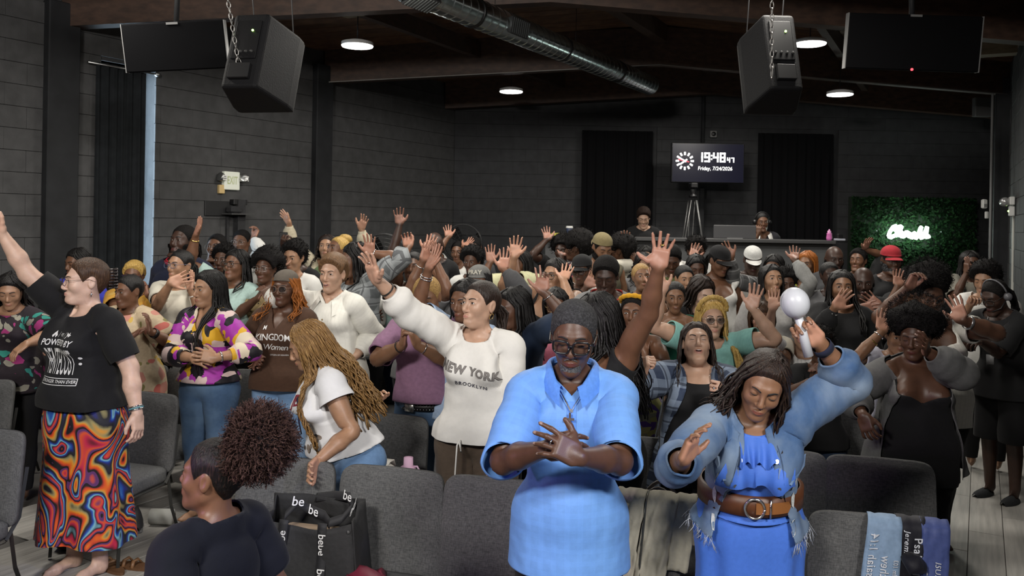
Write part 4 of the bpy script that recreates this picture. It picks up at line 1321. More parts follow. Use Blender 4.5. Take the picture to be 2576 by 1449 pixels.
def paint(name, col, sc=8, var=.18, bmp=.25, rough=.75):
    if name in MATS: return MATS[name]
    m, nt, b = nodes(name); tc = nt.nodes.new('ShaderNodeTexCoord'); geo = nt.nodes.new('ShaderNodeNewGeometry')
    nz = nt.nodes.new('ShaderNodeTexNoise'); nz.inputs['Scale'].default_value = sc; nz.inputs['Detail'].default_value = 8; nt.links.new(geo.outputs['Position'], nz.inputs['Vector'])
    r = ramp(nt, [(.3, tuple(c * (1 - var) for c in col)), (.7, tuple(c * (1 + var) for c in col))]); nt.links.new(nz.outputs['Fac'], r.inputs['Fac']); nt.links.new(r.outputs['Color'], b.inputs['Base Color'])
    n2 = nt.nodes.new('ShaderNodeTexNoise'); n2.inputs['Scale'].default_value = 90; n2.inputs['Detail'].default_value = 6; nt.links.new(geo.outputs['Position'], n2.inputs['Vector'])
    bump(nt, b, n2.outputs['Fac'], bmp, .01); b.inputs['Roughness'].default_value = rough; b.inputs['Specular IOR Level'].default_value = .3
    MATS[name] = m; return m
def wood(name, c1, c2, sc=(1, 14, 14), rough=.6, rot=0):
    if name in MATS: return MATS[name]
    m, nt, b = nodes(name); tc = nt.nodes.new('ShaderNodeTexCoord'); oi = nt.nodes.new('ShaderNodeObjectInfo')
    va = nt.nodes.new('ShaderNodeVectorMath'); va.operation = 'ADD'; nt.links.new(tc.outputs['Object'], va.inputs[0])
    cb = nt.nodes.new('ShaderNodeCombineXYZ'); nt.links.new(math_(nt, 'MULTIPLY', oi.outputs['Random'], 37.0), cb.inputs[0]); nt.links.new(cb.outputs[0], va.inputs[1])
    nz = nt.nodes.new('ShaderNodeTexNoise'); nz.inputs['Scale'].default_value = 2.2; nz.inputs['Detail'].default_value = 7; nt.links.new(vmap(nt, va.outputs[0], sc, (0, 0, rot)), nz.inputs['Vector'])
    r = ramp(nt, [(.3, c1), (.7, c2)]); nt.links.new(nz.outputs['Fac'], r.inputs['Fac'])
    hv = nt.nodes.new('ShaderNodeHueSaturation'); nt.links.new(math_(nt, 'ADD', math_(nt, 'MULTIPLY', oi.outputs['Random'], .5), .75), hv.inputs['Value']); nt.links.new(r.outputs['Color'], hv.inputs['Color'])
    nt.links.new(hv.outputs['Color'], b.inputs['Base Color']); b.inputs['Roughness'].default_value = rough; bump(nt, b, nz.outputs['Fac'], .15, .01)
    MATS[name] = m; return m
WALLP = paint('wall_paint', (.062, .062, .063)); WALLD = paint('joint_paint', (.054, .054, .055)); BACKP = paint('back_wall_paint', (.040, .041, .044)); BACKD = paint('back_joint', (.036, .037, .040))
BLACKM = plain('black_metal', (.012, .012, .013), .45); COLP = paint('column_paint', (.018, .019, .021), 6, .2, .1)
STEEL = plain('brushed_steel', (.45, .46, .46), .35, 1); WHITEP = plain('white_plastic', (.62, .62, .60), .4); GREYP = plain('grey_plastic', (.2, .2, .2), .5); BLACKP = plain('black_plastic', (.008, .008, .009), .4)

# floor: pale wood-look planks
FLW = wood('floor_plank_wood', (.32, .31, .29), (.47, .45, .42), (1.2, 18, 18), .42)
FLG = plain('floor_gap', (.10, .095, .09), .7)
flo = MB().box((1.5, 6.5, -.06), (9, 9, .05)).build('floor', FLG); tag(flo, kind='structure')
axd = np.array((.49, .872)); axn = np.array((.872, -.49)); PB = np.stack([np.array((axd[0], axd[1], 0)), np.array((-axd[1], axd[0], 0)), np.array((0, 0, 1.))], 1)
pm = MB().box((0, 0, 0), (.61, .098, .005), bev=.0015); pm_me = None
k = 0
rnd = np.random.RandomState(4)
for i in range(-30, 24):
    for j in range(-2, 14):
        c = axd * (j * 1.225 + (i * .41) % 1.225) + axn * i * .2 + np.array((1.2, 1.2))
        u = c[0] / max(c[1], .1) * FPX + CX; yy = CY + CAMH * FPX / max(c[1], .1)
        near = (3.7 < c[1] < 9.5 and 2120 < u < 2700) or (3.4 < c[1] < 6.4 and -150 < u < 760)
        if not near or k >= 290: continue
        if pm_me is None:
            o = pm.build('plank', FLW, flo); pm_me = o.data
        else: o = link(bpy.data.objects.new('plank', pm_me), flo)
        o.matrix_world = Matrix.Translation((c[0], c[1], -.005)) @ Matrix(PB.tolist()).to_4x4(); k += 1

# block walls: a slab behind, every block proud of its joints
def block_wall(parent, P, s0, s1, z0, z1, holes, m, bas, zoff=1.975, bw=.40, bh=.20, ph=0.0, lim=300, gap=.0016, bv=.0025):
    full = None; n = 0
    r0 = math.floor((z0 - zoff) / bh)
    for r in range(r0, int((z1 - zoff) / bh) + 1):
        za = zoff + r * bh; zb = za + bh; za, zb = max(za, z0), min(zb, z1)
        if zb - za < .04: continue
        s = math.floor(s0 / bw) * bw - bw + (.2 if r % 2 else 0) + ph
        while s < s1:
            segs = [(max(s, s0), min(s + bw, s1))]; s += bw
            for h0, h1, hz0, hz1 in holes:
                ns = []
                for a, c in segs:
                    if zb <= hz0 or za >= hz1 or c <= h0 or a >= h1: ns.append((a, c)); continue
                    if a < h0: ns.append((a, h0))
                    if c > h1: ns.append((h1, c))
                segs = ns
            for a, c in segs:
                if c - a < .04 or n >= lim: continue
                n += 1
                isf = abs(c - a - bw) < 1e-4 and abs(zb - za - bh) < 1e-4
                if isf and full is not None: o = link(bpy.data.objects.new('block', full), parent)
                else:
                    o = MB().box((0, 0, 0), ((c - a) / 2 - gap * .2, .018, (zb - za) / 2 - gap), bev=bv).build('block', m, parent)
                    if isf: full = o.data
                p = P((a + c) / 2, (za + zb) / 2, .003 + .002 * ((n * 7) % 5 - 2) / 2)
                o.matrix_world = Matrix.Translation(p) @ Matrix(bas.tolist()).to_4x4()
sw0, zt0 = lw_px(388, 300); sw1, _ = lw_px(249, 300); _, wtop = lw_px(280, 156)
LB = basis(-LT)
def slab(name, P, bas, segs, th, m):
    mb = MB()
    for a, c, z0, z1 in segs: mb.box(P((a + c) / 2, (z0 + z1) / 2, -th / 2), ((c - a) / 2, th / 2, (z1 - z0) / 2), bas)
    o = mb.build(name, m); tag(o, kind='structure'); return o
wl = slab('wall_left', lw, LB, [(-.3, sw0, 0, 4.7), (sw1, 11.5, 0, 4.7), (sw0, sw1, wtop, 4.7), (sw0, sw1, 0, .9)], .24, WALLD)
block_wall(wl, lw, 0, 9.0, 1.375, 3.98, [(sw0, sw1, .9, wtop)], WALLP, LB, lim=300)
wb = slab('wall_back', lambda s, z, o: np.array((s, 13.5 - o, z)), np.eye(3), [(-1.6, 8.4, 0, 4.9)], .24, BACKD)
block_wall(wb, lambda s, z, o: np.array((s, 13.5 - o, z)), -.95, 7.8, 1.775, 4.2, [(1.15, 2.32, 0, 3.5), (4.0, 5.25, 0, 3.46)], BACKP, np.eye(3), lim=300, gap=.0012, bv=.0015)
RB = basis(-RT)
wr_ = slab('wall_right', rw, RB, [(-.3, 13.5, 0, 4.9)], .24, WALLD)
block_wall(wr_, rw, 2.4, 6.6, .975, 4.2, [], WALLP, RB, lim=200)

# columns along the walls
def column(name, c, bas, w, d, z1, m=COLP):
    mb = MB().box((c[0], c[1], z1 / 2), (w / 2, d / 2, z1 / 2), bas, bev=.01); o = mb.build(name, m); tag(o, kind='structure'); return o
for i, (x0, x1) in enumerate(((112, 200), (785, 830))):
    a, _ = lw_px(x0, 500); c, _ = lw_px(x1, 500); s = (a + c) / 2
    column('column_%d' % (i + 1), lw(s + .06, 0, .05), LB, abs(a - c) * .9, .12, 4.0)
pc = at(2522, 700, 11.0); column('column_3', pc, RB, .22, .24, 4.0)

# window behind the curtain: lit reveal, frame and bright pane
wn = empty('window_1', lw((sw0 + sw1) / 2, .9, -.1)); tag(wn, kind='structure')
def placed(o): return o
REV = paint('reveal_paint', (.36, .40, .42), 14, .2, .5); SKYP = plain('window_daylight', (.3, .35, .4), .3, emit=(.62, .82, 1.0), es=16); FRM = plain('window_frame_white', (.5, .55, .57), .4)
def childw(o, p):
    o.parent = p; o.matrix_parent_inverse = p.matrix_world.inverted(); return o
bpy.context.view_layer.update()
mb = MB(); mb.box(lw(sw0 - .004, (wtop + .9) / 2, -.12), (.004, .115, (wtop - .9) / 2), LB); mb.box(lw((sw0 + sw1) / 2, wtop + .004, -.12), ((sw1 - sw0) / 2, .115, .004), LB); mb.box(lw(sw1 + .004, (wtop + .9) / 2, -.12), (.004, .115, (wtop - .9) / 2), LB)
childw(mb.build('reveal', REV), wn)
childw(MB().box(lw((sw0 + sw1) / 2, (wtop + .9) / 2, -.225), ((sw1 - sw0) / 2, .004, (wtop - .9) / 2), LB).build('pane', SKYP), wn)
mb = MB()
for z in (wtop - .02, .92, 2.2): mb.box(lw((sw0 + sw1) / 2, z, -.2), ((sw1 - sw0) / 2, .02, .02), LB)
for s in (sw0 + .02, sw1 - .02): mb.box(lw(s, (wtop + .9) / 2, -.2), (.02, .02, (wtop - .9) / 2), LB)
childw(mb.build('frame', FRM), wn)
def drape(name, P, s0, s1, z0, z1, folds, amp, m, seed=0, nu=70, nz=14):
    rr = np.random.RandomState(seed); ph = rr.rand(4) * 6.3; Q = []
    for side in (0, 1):
        for i in range(nu):
            t = i / (nu - 1); f = amp * (math.sin(t * folds * 6.283 + ph[0]) * .6 + math.sin(t * folds * 11.1 + ph[1]) * .3 + .3 * math.sin(t * 5 + ph[2]))
            for j in range(nz):
                v = j / (nz - 1); k = .55 + .45 * v; Q.append(P(s0 + (s1 - s0) * t, z1 + (z0 - z1) * v, f * k - side * .012))
    mb = MB(); mb.grid(Q[:nu * nz], nu, nz); n0 = len(mb.F); mb.grid(Q[nu * nz:], nu, nz); mb.F[n0:] = [f[::-1] for f in mb.F[n0:]]
    return mb.build(name, m, smooth=True)
VELV = plain('black_velvet', (.012, .014, .016), .9, spec=.2, noise_=.25, scale=12)
s_a, _ = lw_px(357, 400); s_b, _ = lw_px(232, 400); _, czt = lw_px(300, 168)
o = drape('curtain', lambda s, z, o_: lw(s, z, .045 + o_), s_a, s_b, .25, czt, 6, .035, VELV, 2); tag(o, 'tall black velvet curtain hung over the window on the left wall', 'curtain')
rod = MB().tube([lw(s_a - .12, czt - .02, .06), lw(s_b + .1, czt - .02, .06)], .012, 8); rod.add(*sphere_vf(lw(s_a - .12, czt - .02, .06), .028)); o = rod.build('curtain_rod', STEEL, smooth=True); tag(o, 'thin steel curtain rod above the left window with round end', 'curtain rod')
for i, (x0, y0, x1, y1, lab) in enumerate(((1466, 326, 1645, 700, 'left one of two black curtains on the back wall, behind the man at the booth'), (1912, 333, 2102, 700, 'right one of two black curtains on the back wall, behind the woman with headset'))):
    a = at(x0, y0, 13.3); c = at(x1, y0 + 3, 13.3)
    o = drape('curtain', lambda s, z, o_: np.array((s, 13.38 - o_, z)), a[0], c[0], .3, a[2], 9, .03, plain('black_curtain', (.006, .006, .007), .95, spec=.1), 5 + i, 90); tag(o, lab, 'curtain')

# roof: beams, ridge and purlins, deck boards
RIDGE = lambda d: np.array((1.95 + .54 * (d - 11.0), d))
LE = lambda d: np.array((LC[0] + .606 * (d - 13.5), d)); RE = lambda d: np.array((RC[0] + .511 * (d - 13.5), d))
ZE, ZR = 4.20, 4.62
ce = MB().add([(*LE(2.6), ZE + .05), (*RIDGE(2.6), ZR + .05), (*RE(2.6), ZE + .05), (*RE(13.8), ZE + .05), (*RIDGE(13.8), ZR + .05), (*LE(13.8), ZE + .05)], [(0, 1, 4, 5), (1, 2, 3, 4)]).build('ceiling', plain('deck_gap', (.008, .006, .005), .9)); tag(ce, kind='structure')
DECK = wood('deck_wood', (.075, .038, .022), (.17, .09, .05), (3, 3, 9), .6); BEAM = wood('beam_wood', (.034, .018, .012), (.075, .040, .026), (4, 4, 9), .6); LUMB = wood('pale_lumber', (.16, .12, .07), (.28, .21, .13), (4, 4, 9), .6)
k = 0; d = 4.2
while d < 13.4:
    for E, w_ in ((LE, 1), (RE, -1)):
        a0, a1, b0, b1 = E(d + .004), E(d + .182), RIDGE(d + .004), RIDGE(d + .182)
        dz = .004 * ((k * 5) % 3); k += 1
        V = [(*a0, ZE - dz), (*a1, ZE - dz), (*b1, ZR - dz), (*b0, ZR - dz)]; V += [(x, y, z + .03) for x, y, z in V]
        F = [(3, 2, 1, 0), (4, 5, 6, 7), (0, 1, 5, 4), (1, 2, 6, 5), (2, 3, 7, 6), (3, 0, 4, 7)]
        if w_ < 0: F = [f[::-1] for f in F]
        MB().add(V, F).build('board', DECK, ce)
    d += .186
def beam(name, d, zb_e, zb_r, h, th, m=BEAM):
    mb = MB()
    for E, sg in ((LE, 1), (RE, -1)):
        a, r = E(d), RIDGE(d); V = []
        for y in (-th / 2, th / 2):
            V += [(a[0], a[1] + y, zb_e), (r[0], r[1] + y, zb_r), (r[0], r[1] + y, zb_r + h), (a[0], a[1] + y, zb_e + h)]
        F = [(0, 1, 2, 3), (7, 6, 5, 4), (0, 4, 5, 1), (1, 5, 6, 2), (2, 6, 7, 3), (3, 7, 4, 0)]
        if sg < 0: F = [f[::-1] for f in F]
        mb.add(V, F)
        V2 = [(x, y + (.02 if q < 4 else -.02) * 0 , z - .03 if q % 4 < 2 else z) for q, (x, y, z) in enumerate(V)]
    o = mb.build(name, m); tag(o, kind='structure'); return o
for i, dd in enumerate((5.6, 8.0, 11.0, 13.3)): beam('beam_%d' % (i + 1), dd, 3.78 if i else 3.9, 4.09 if i else 4.25, .5, .16)
def runner(name, off, z, d0, d1, w, h, m=BEAM):
    a = RIDGE(d0) + np.array((off, 0)); c = RIDGE(d1) + np.array((off, 0)); L = np.linalg.norm(c - a); t = (c - a) / L
    o = MB().box(((a[0] + c[0]) / 2, (a[1] + c[1]) / 2, z), (L / 2, w / 2, h / 2), basis(t)).build(name, m); tag(o, kind='structure'); return o
runner('beam_5', 0, ZR - .12, 4.2, 13.4, .14, .22, wood('ridge_wood', (.04, .022, .014), (.085, .05, .032), (9, 9, 3), .6))
runner('beam_6', -2.4, ZR - .38, 4.2, 13.4, .09, .2); runner('beam_7', 2.4, ZR - .35, 4.2, 13.4, .09, .2)
# steel flashing lines under the beam in the middle of the hall and along the right-hand column
mb = MB()
for E, sg in ((LE, 1), (RE, -1)):
    a, r = E(10.90), RIDGE(10.90); mb.tube([(a[0], a[1], 3.775), (r[0], r[1], 4.085)], .009, 5)
o = mb.build('trim_1', plain('dull_steel', (.16, .15, .14), .5, .6)); tag(o, kind='structure')
a = at(2497, 236, 10.7); c = at(2480, 705, 10.7)
o = MB().tube([a, (a[0], a[1], .1)], .016, 8).build('conduit', plain('grey_conduit', (.20, .20, .20), .5), smooth=True); tag(o, 'thin grey pipe running up the dark column by the right wall', 'pipe')
a = at(1771, 175, 13.42); o = MB().tube([a, (a[0], a[1], 3.1)], .03, 8).build('conduit', COLP, smooth=True); tag(o, 'dark vertical pipe on the back wall above the clock screen', 'pipe')
c = at(2495, 105, 9.6); o = MB().box(c, (.10, .25, .16), basis(RT)).build('trim_2', LUMB); tag(o, kind='structure')
c = at(870, 30, 8.6); o = MB().box(c, (.16, .12, .02), basis(LT)).build('trim_3', LUMB); tag(o, kind='structure')
c = at(2470, 270, 12.2); o = MB().box(c, (.12, .05, .14), bev=.01).build('trim_4', plain('bracket_grey', (.10, .10, .10), .6)); tag(o, kind='structure')
a, za = rw_px(2556, 575); c, zc_ = rw_px(2550, 720)
dr = MB().box(rw(a, 1.2, .02), (.03, .02, 1.2), RB).build('trim_5', plain('door_edge_white', (.55, .55, .50), .5)); tag(dr, kind='structure')
# ---------------------------------------------------------------- things fixed to the hall
def up(o, p):
    o.parent = p; return o
LAMPM = plain('lamp_face', (.9, .9, .9), .4, emit=(1, .97, .92), es=14)
def pendant(px, py, d, lab, r=.165):
    c = at(px, py, d); t = empty('ceiling_light', c); tag(t, lab, 'light', 'round hanging ceiling lights')
    m = MB().lathe([(0.0, .045), (r * .55, .043), (r, .022), (r, -.012), (r * .985, -.014)], 40); m.build('housing', plain('lamp_white', (.75, .75, .75), .4), t, smooth=True)
    MB().lathe([(r * .985, .012), (r * 1.0, -.008), (r * .97, -.022), (0, -.026)], 40).build('diffuser', LAMPM, t, smooth=True)
    zt = (ZR - .3) - c[2]
    MB().tube([(0, 0, .04), (0, 0, max(.2, zt))], .006, 6).build('rod', BLACKM, t, smooth=True)
    MB().lathe([(0, .01), (.05, .01), (.05, -.01), (0, -.012)], 20, (0, 0, max(.2, zt))).build('canopy', BLACKM, t)
pendant(899, 112, 8.7, 'round white hanging light left of the metal duct')
pendant(1286, 228, 11.9, 'round white hanging light below the metal duct, near the back wall')
pendant(2038, 107, 8.8, 'round white hanging light beside the right loudspeaker')
pendant(2113, 235, 10.9, 'round white hanging light below the right screen')
# spiral duct
DUCT = plain('galvanised_duct', (.42, .46, .46), .24, 1, noise_=.15, scale=9)
a = at(1632, 213, 11.3); c = at(1090, -10, 6.7); L = np.linalg.norm(a - c); ax_ = (a - c) / L; c0 = c - ax_ * 2.6
t = empty('air_duct', c0); tag(t, 'long round galvanised air duct hung below the roof beams', 'duct')
pts = []; rr = []; n = 0; s = 0.0; L2 = np.linalg.norm(a - c0)
while s < L2:
    for ds, rd in ((0, .128), (.10, .128), (.105, .132), (.115, .132), (.12, .128)): pts.append(ax_ * (s + ds)); rr.append(rd)
    s += .125
MB().tube(pts, rr, 36).build('duct_tube', DUCT, t, smooth=False); shade_angle(t.children[0], 35)
for s in (2.1, 3.2, 5.0, 6.6): MB().tube([ax_ * s, ax_ * (s + .03)], .137, 36).build('joint_collar', plain('dark_steel', (.05, .05, .05), .4, 1), t, smooth=True)
sidev = np.cross(ax_, (0, 0, 1)); sidev /= np.linalg.norm(sidev); upv = np.cross(sidev, ax_)
for s, an in ((3.85, -10), (2.35, -62)):
    nn = sidev * math.cos(math.radians(an)) + upv * math.sin(math.radians(an)); tt = np.cross(nn, ax_); Rm = np.stack([ax_, tt, nn], 1)
    v = MB(); v.box(ax_ * s + nn * .125, (.17, .075, .014), Rm).build('register', BLACKM, t)
    v = MB()
    for q in range(9): v.box(ax_ * (s - .15 + q * .0375) + nn * .14, (.004, .07, .006), Rm)
    v.build('register_louvre', plain('louvre_grey', (.06, .065, .065), .5, .5), t)
for s in (3.6, 5.4, 6.9): MB().tube([ax_ * s + np.array((0, 0, .12)), ax_ * s + np.array((0, 0, .55))], .003, 5).build('hanger', BLACKM, t)

# loudspeakers hung from the roof, seen from behind
def speaker(px, py, d, w, h, dep, yaw, tilt, lab, led=True):
    c = at(px, py, d); t = empty('loudspeaker', c); tag(t, lab, 'speaker', 'loudspeakers hung from the roof')
    R = np.array(Matrix.Rotation(math.radians(yaw), 3, 'Z') @ Matrix.Rotation(math.radians(tilt), 3, 'X'))
    # trapezoid cabinet: wide front (away from the room centre), narrow back
    b = w * .30; f = w * .5; y0, y1 = -dep / 2, dep / 2
    P = [(-f, y1 - .08, 0), (-f, y1, 0), (f, y1, 0), (f, y1 - .08, 0), (b, y0, 0), (-b, y0, 0)]
    V = [(x, y, -h / 2) for x, y, z in P] + [(x, y, h / 2) for x, y, z in P]
    F = [tuple(range(6)), tuple(range(11, 5, -1))] + [(i, i + 6, (i + 1) % 6 + 6, (i + 1) % 6) for i in range(6)]
    cab = plain('speaker_cabinet', (.005, .005, .006), .7, spec=.2, bmp=.2, scale=120)
    o = MB().add(np.array(V) @ R.T, F).build('cabinet', cab, t); bv = o.modifiers.new('b', 'BEVEL'); bv.width = .02; bv.segments = 3
    def bx(nm, c_, h_, m): return MB().box(R @ np.array(c_), h_, R, bev=.004).build(nm, m, t)
    bx('amplifier_panel', (0, y0 - .004, .08 * h / .6), (b * .72, .008, h * .26), plain('amp_panel', (.006, .006, .007), .35))
    for i, zz in enumerate((.18, .02)): bx('handle', (0, y0 - .012, -h * .30 + i * 0), (b * .6, .02, .05), BLACKP) if i == 0 else None
    for q in range(4): bx('knob', (-.05 + q * .035, y0 - .018, -.02), (.008, .008, .008), plain('knob_grey', (.05, .05, .05), .4))
    bx('front_grille', (0, y1 + .005, 0), (f * .96, .008, h * .48), plain('speaker_grille', (.006, .006, .006), .5, .4))
    if led: MB().add(*sphere_vf(R @ np.array((b * .30, y0 - .014, h * .25)), .007)).build('power_light', plain('green_led', (.1, .4, .05), .3, emit=(.45, 1, .15), es=9), t)
    for sx in (-1, 1): MB().tube([R @ np.array((sx * f * .7, y1 - .06, h / 2)), np.array((sx * f * .7, 0, ZR - .35 - c[2]))], .004, 5).build('hanging_wire', BLACKM, t)
    return t, R, (b, y0, h)
s1 = speaker(652, 162, 5.2, .38, .50, .36, -12, -18, 'black loudspeaker hung near the left wall in front of the ceiling light')
s2 = speaker(1945, 165, 5.2, .32, .52, .34, 2, -20, 'black loudspeaker hung in the middle right of the hall')
def chain(top, bot, lab):
    top, bot = np.array(top), np.array(bot); L = np.linalg.norm(bot - top); t_ = (bot - top) / L; n = int(L / .034)
    t = empty('hanging_chain', bot); tag(t, lab, 'chain', 'chains of the loudspeakers')
    a = np.cross(t_, (0, 1, 0)); a /= np.linalg.norm(a); b = np.cross(t_, a); me = None
    for i in range(n):
        p = top + t_ * (i + .5) * L / n - bot; u = a if i % 2 else b; big = i == n - 1
        pts = [p + u * math.cos(q) * (.0105 if not big else .016) + t_ * math.sin(q) * (.021 if not big else .036) for q in np.linspace(0, 6.283, 13)]
        MB().tube(pts, .0035, 5, cap=False).build('chain_link', plain('zinc_chain', (.30, .29, .28), .4, .9), t, smooth=True)
chain(at(566, -40, 5.0), at(602, 168, 5.0), 'steel chain slanting down to the loudspeaker near the left wall')
chain(at(1942, -40, 4.9), at(1942, 190, 4.9), 'steel chain hanging straight down to the loudspeaker on the right')

# the two big screens turned away from the lens
def screen(px, d, yaw, tilt, w, h, py, lab, led, roll=0):
    c = at(px, py, d); t = empty('hanging_screen', c); tag(t, lab, 'screen', 'screens hung from the roof')
    R = np.array(Matrix.Rotation(math.radians(yaw), 3, 'Z') @ Matrix.Rotation(math.radians(tilt), 3, 'X') @ Matrix.Rotation(math.radians(roll), 3, 'Y'))
    MB().box((0, 0, 0), (w / 2, .03, h / 2), R, bev=.008).build('panel', plain('screen_back', (.003, .003, .0035), .9, spec=.05), t)
    MB().box(R @ np.array((0, .05, -.02)), (w * .3, .03, h * .3), R, bev=.01).build('rear_cover', BLACKP, t)
    for sx in (-1, 1): MB().box(R @ np.array((sx * (w / 2 + .003), -.0, 0)), (.003, .03, h / 2), R).build('edge_strip', plain('edge_grey', (.13, .13, .13), .4), t)
    MB().box(R @ np.array((0, -.03, h / 2 - .01)), (.04, .01, .008), R).build('badge', plain('badge_grey', (.12, .12, .12), .4), t)
    if led: MB().add(*sphere_vf(R @ np.array((-.0, -.034, -h / 2 + .006)), .010)).build('standby_light', plain('red_led', (.4, .02, .02), .3, emit=(1, .06, .08), es=3), t)
    MB().tube([R @ np.array((0, .03, h * .3)), np.array((0, .05, ZR - .4 - c[2]))], .02, 8).build('ceiling_pole', BLACKM, t, smooth=True)
screen(443, 5.9, 4, 9, .70, .335, 117, 'black wall-size screen hung at the left, above the curtain', False, -4.5)
screen(2295, 6.1, -3, 6, .95, .40, 108, 'black screen with red standby light hung at the right', True, 1.5)

# emergency light with exit sign on the left wall
def on_left(px, py, o=.0): s, z = lw_px(px, py); return lw(s, z, o)
c = on_left(575, 455, .0); t = empty('exit_light', c); tag(t, 'white exit sign with two lamp heads on the left wall', 'exit sign')
def lbx(nm, px, o, z, h, m, bev=.006, par=None):
    p = LB @ np.array((px, -o, z)); return MB().box(p, h, LB, bev=bev).build(nm, m, par or t)
SGN = plain('sign_white', (.72, .74, .66), .4, emit=(.8, .85, .65), es=.12)
lbx('sign_box', 0, .035, 0, (.11, .03, .105), SGN)
V, T = text_mesh('EXIT', .085, .012, 0, 1.0, 0)
Q = np.stack([V[:, 0] * .85, np.full(len(V), -.0665), V[:, 1] * 1.5], 1) @ LB.T
mesh_obj('lettering', Q, T, plain('exit_green', (.50, .55, .30), .5), t, smooth=False)
for sx in (-1, 1):
    hd = MB().lathe([(0, -.045), (.03, -.04), (.048, 0), (.052, .035), (.044, .042), (0, .036)], 18, R=np.array(Matrix.Rotation(math.radians(70), 3, 'X') @ Matrix.Rotation(sx * .5, 3, 'Y')), c=LB @ np.array((sx * .155, -.075, .03 + .0 * sx)))
    h = hd.build('lamp_head', STEEL, t, smooth=True)
    g = MB()
    for q in range(3): g.box(LB @ np.array((sx * .155, -.125, .03 + (q - 1) * .022)), (.03, .004, .006), LB)
    g.build('lamp_bar', plain('lamp_bar_white', (.8, .8, .78), .3), h)
    MB().tube([LB @ np.array((sx * .10, -.04, .0)), LB @ np.array((sx * .15, -.06, .02))], .014, 8).build('lamp_arm', WHITEP, t, smooth=True)
c = on_left(551, 476, .0); t = empty('wall_sounder', c); tag(t, 'small cream box below the exit sign on the left wall', 'box')
lbx('case', 0, .03, 0, (.038, .028, .05), plain('cream_plastic', (.62, .45, .20), .5), .006); lbx('base_plate', 0, .004, -.02, (.03, .006, .06), BLACKP, .002)
# dark recess with a bracket and post on the left wall
c = on_left(570, 560, 0); t = empty('wall_bracket', c); tag(t, 'dark metal bracket with square post on the left wall under the exit sign', 'bracket')
MK = plain('bracket_black', (.010, .010, .011), .5); MG = paint('bracket_grey_paint', (.03, .03, .032), 20, .2, .1)
lbx('back_plate', -.16, .022, .16, (.17, .016, .085), MK, .004); lbx('post', .13, .06, -.35, (.055, .05, .62), MG, .006); lbx('cap_plate', .12, .05, .24, (.10, .045, .03), MK, .004)
lbx('shelf', .06, .12, .10, (.16, .09, .008), plain('bracket_shelf', (.06, .06, .06), .45), .002); lbx('motor', .03, .09, .15, (.08, .06, .04), MG, .02)
lbx('side_post', -.02, .035, -.38, (.016, .02, .45), MG, .004)
# back wall fittings
c = at(1793, 338, 13.46); t = empty('wall_camera', c); tag(t, 'small grey square camera box on the back wall above the clock', 'camera')
MB().box((0, -.03, 0), (.055, .03, .055), bev=.008).build('case', plain('camera_grey', (.16, .16, .16), .4), t); MB().lathe([(0, .0), (.032, .0), (.036, .012), (.03, .02), (0, .018)], 20, R=np.array(Matrix.Rotation(math.radians(90), 3, 'X')), c=(0, -.06, 0)).build('lens', BLACKP, t, smooth=True)
a = at(1690, 358, 12.6); c = at(1872, 462, 12.6); w_, h_ = (c[0] - a[0]), (a[2] - c[2]); ctr = (a + c) / 2
t = empty('clock_screen', ctr); tag(t, 'wall screen showing a clock face, the time and the date', 'screen')
MB().box((0, .04, 0), (w_ / 2, .035, h_ / 2), bev=.01).build('bezel', BLACKP, t)
MB().box((0, .002, .0), (w_ / 2 - .015, .004, h_ / 2 - .015)).build('display', plain('display_blue_black', (.004, .004, .012), .25, emit=(.10, .11, .30), es=.025), t)
LIT = plain('display_white', (.8, .8, .8), .5, emit=(1, 1, .97), es=1.5); PXM = w_ / 182.0
def scr(px, py): return np.array(((px - 1781) * PXM, -.008, -(py - 410) * PXM))
def flat_text(name, body, px, py, size, m, bold=0, shear=0, sx=1, par=None):
    V, T = text_mesh(body, size, bold, shear, 1.0, 0); o = scr(px, py)
    return mesh_obj(name, np.stack([V[:, 0] * sx + o[0], np.full(len(V), o[1]), V[:, 1] + o[2]], 1), T, m, par or t, smooth=False)
# seven-segment time
def seg(nm, items, m):
    S = {'1': 'bc', '4': 'fgbc', '7': 'abc', '8': 'abcdefg', '9': 'abcdfg'}; mb = MB()
    for ch, cx, cy, W_, H_, th in items:
        if ch == ':':
            for dy in (-.2, .2): mb.box(scr(cx, cy + dy * H_), (th * PXM * .5, .002, th * PXM * .5))
            continue
        for q in S[ch]:
            x, y, hx, hy = {'a': (0, -.5, .5, 0), 'g': (0, 0, .5, 0), 'd': (0, .5, .5, 0), 'f': (-.5, -.25, 0, .25), 'b': (.5, -.25, 0, .25), 'e': (-.5, .25, 0, .25), 'c': (.5, .25, 0, .25)}[q]
            if ch == '1': x = 0
            mb.box(scr(cx + x * W_, cy + y * H_), ((hx * W_ + th * .5) * PXM, .002, (hy * H_ + th * .5) * PXM))
    return mb.build(nm, m, t)
seg('hours', [('1', 1766, 396, 9, 20, 4), ('9', 1778.5, 396, 10, 20, 4)], LIT); seg('colon_dots', [(':', 1789.5, 396, 9, 22, 3.6)], LIT); seg('minutes', [('4', 1800, 396, 10, 20, 4), ('8', 1817, 396, 10, 20, 4)], LIT); seg('seconds', [('4', 1832, 402, 5.2, 10, 2.4), ('7', 1842, 402, 5.2, 10, 2.4)], LIT)
flat_text('date', 'Friday, 7/24/2026', 1798.5, 424, 13.2 * PXM, LIT, .004, .1, .93)
ck = MB()
for i in range(12):
    an = i * math.pi / 6; c_ = scr(1723 + 18.5 * math.sin(an), 406 - 18.5 * math.cos(an)); Rm = np.array(Matrix.Rotation(an, 3, 'Y'))
    ck.box(c_, (2.3 * PXM, .002, 4.0 * PXM), Rm, bev=.002)
ck.build('hour_marks', LIT, t)
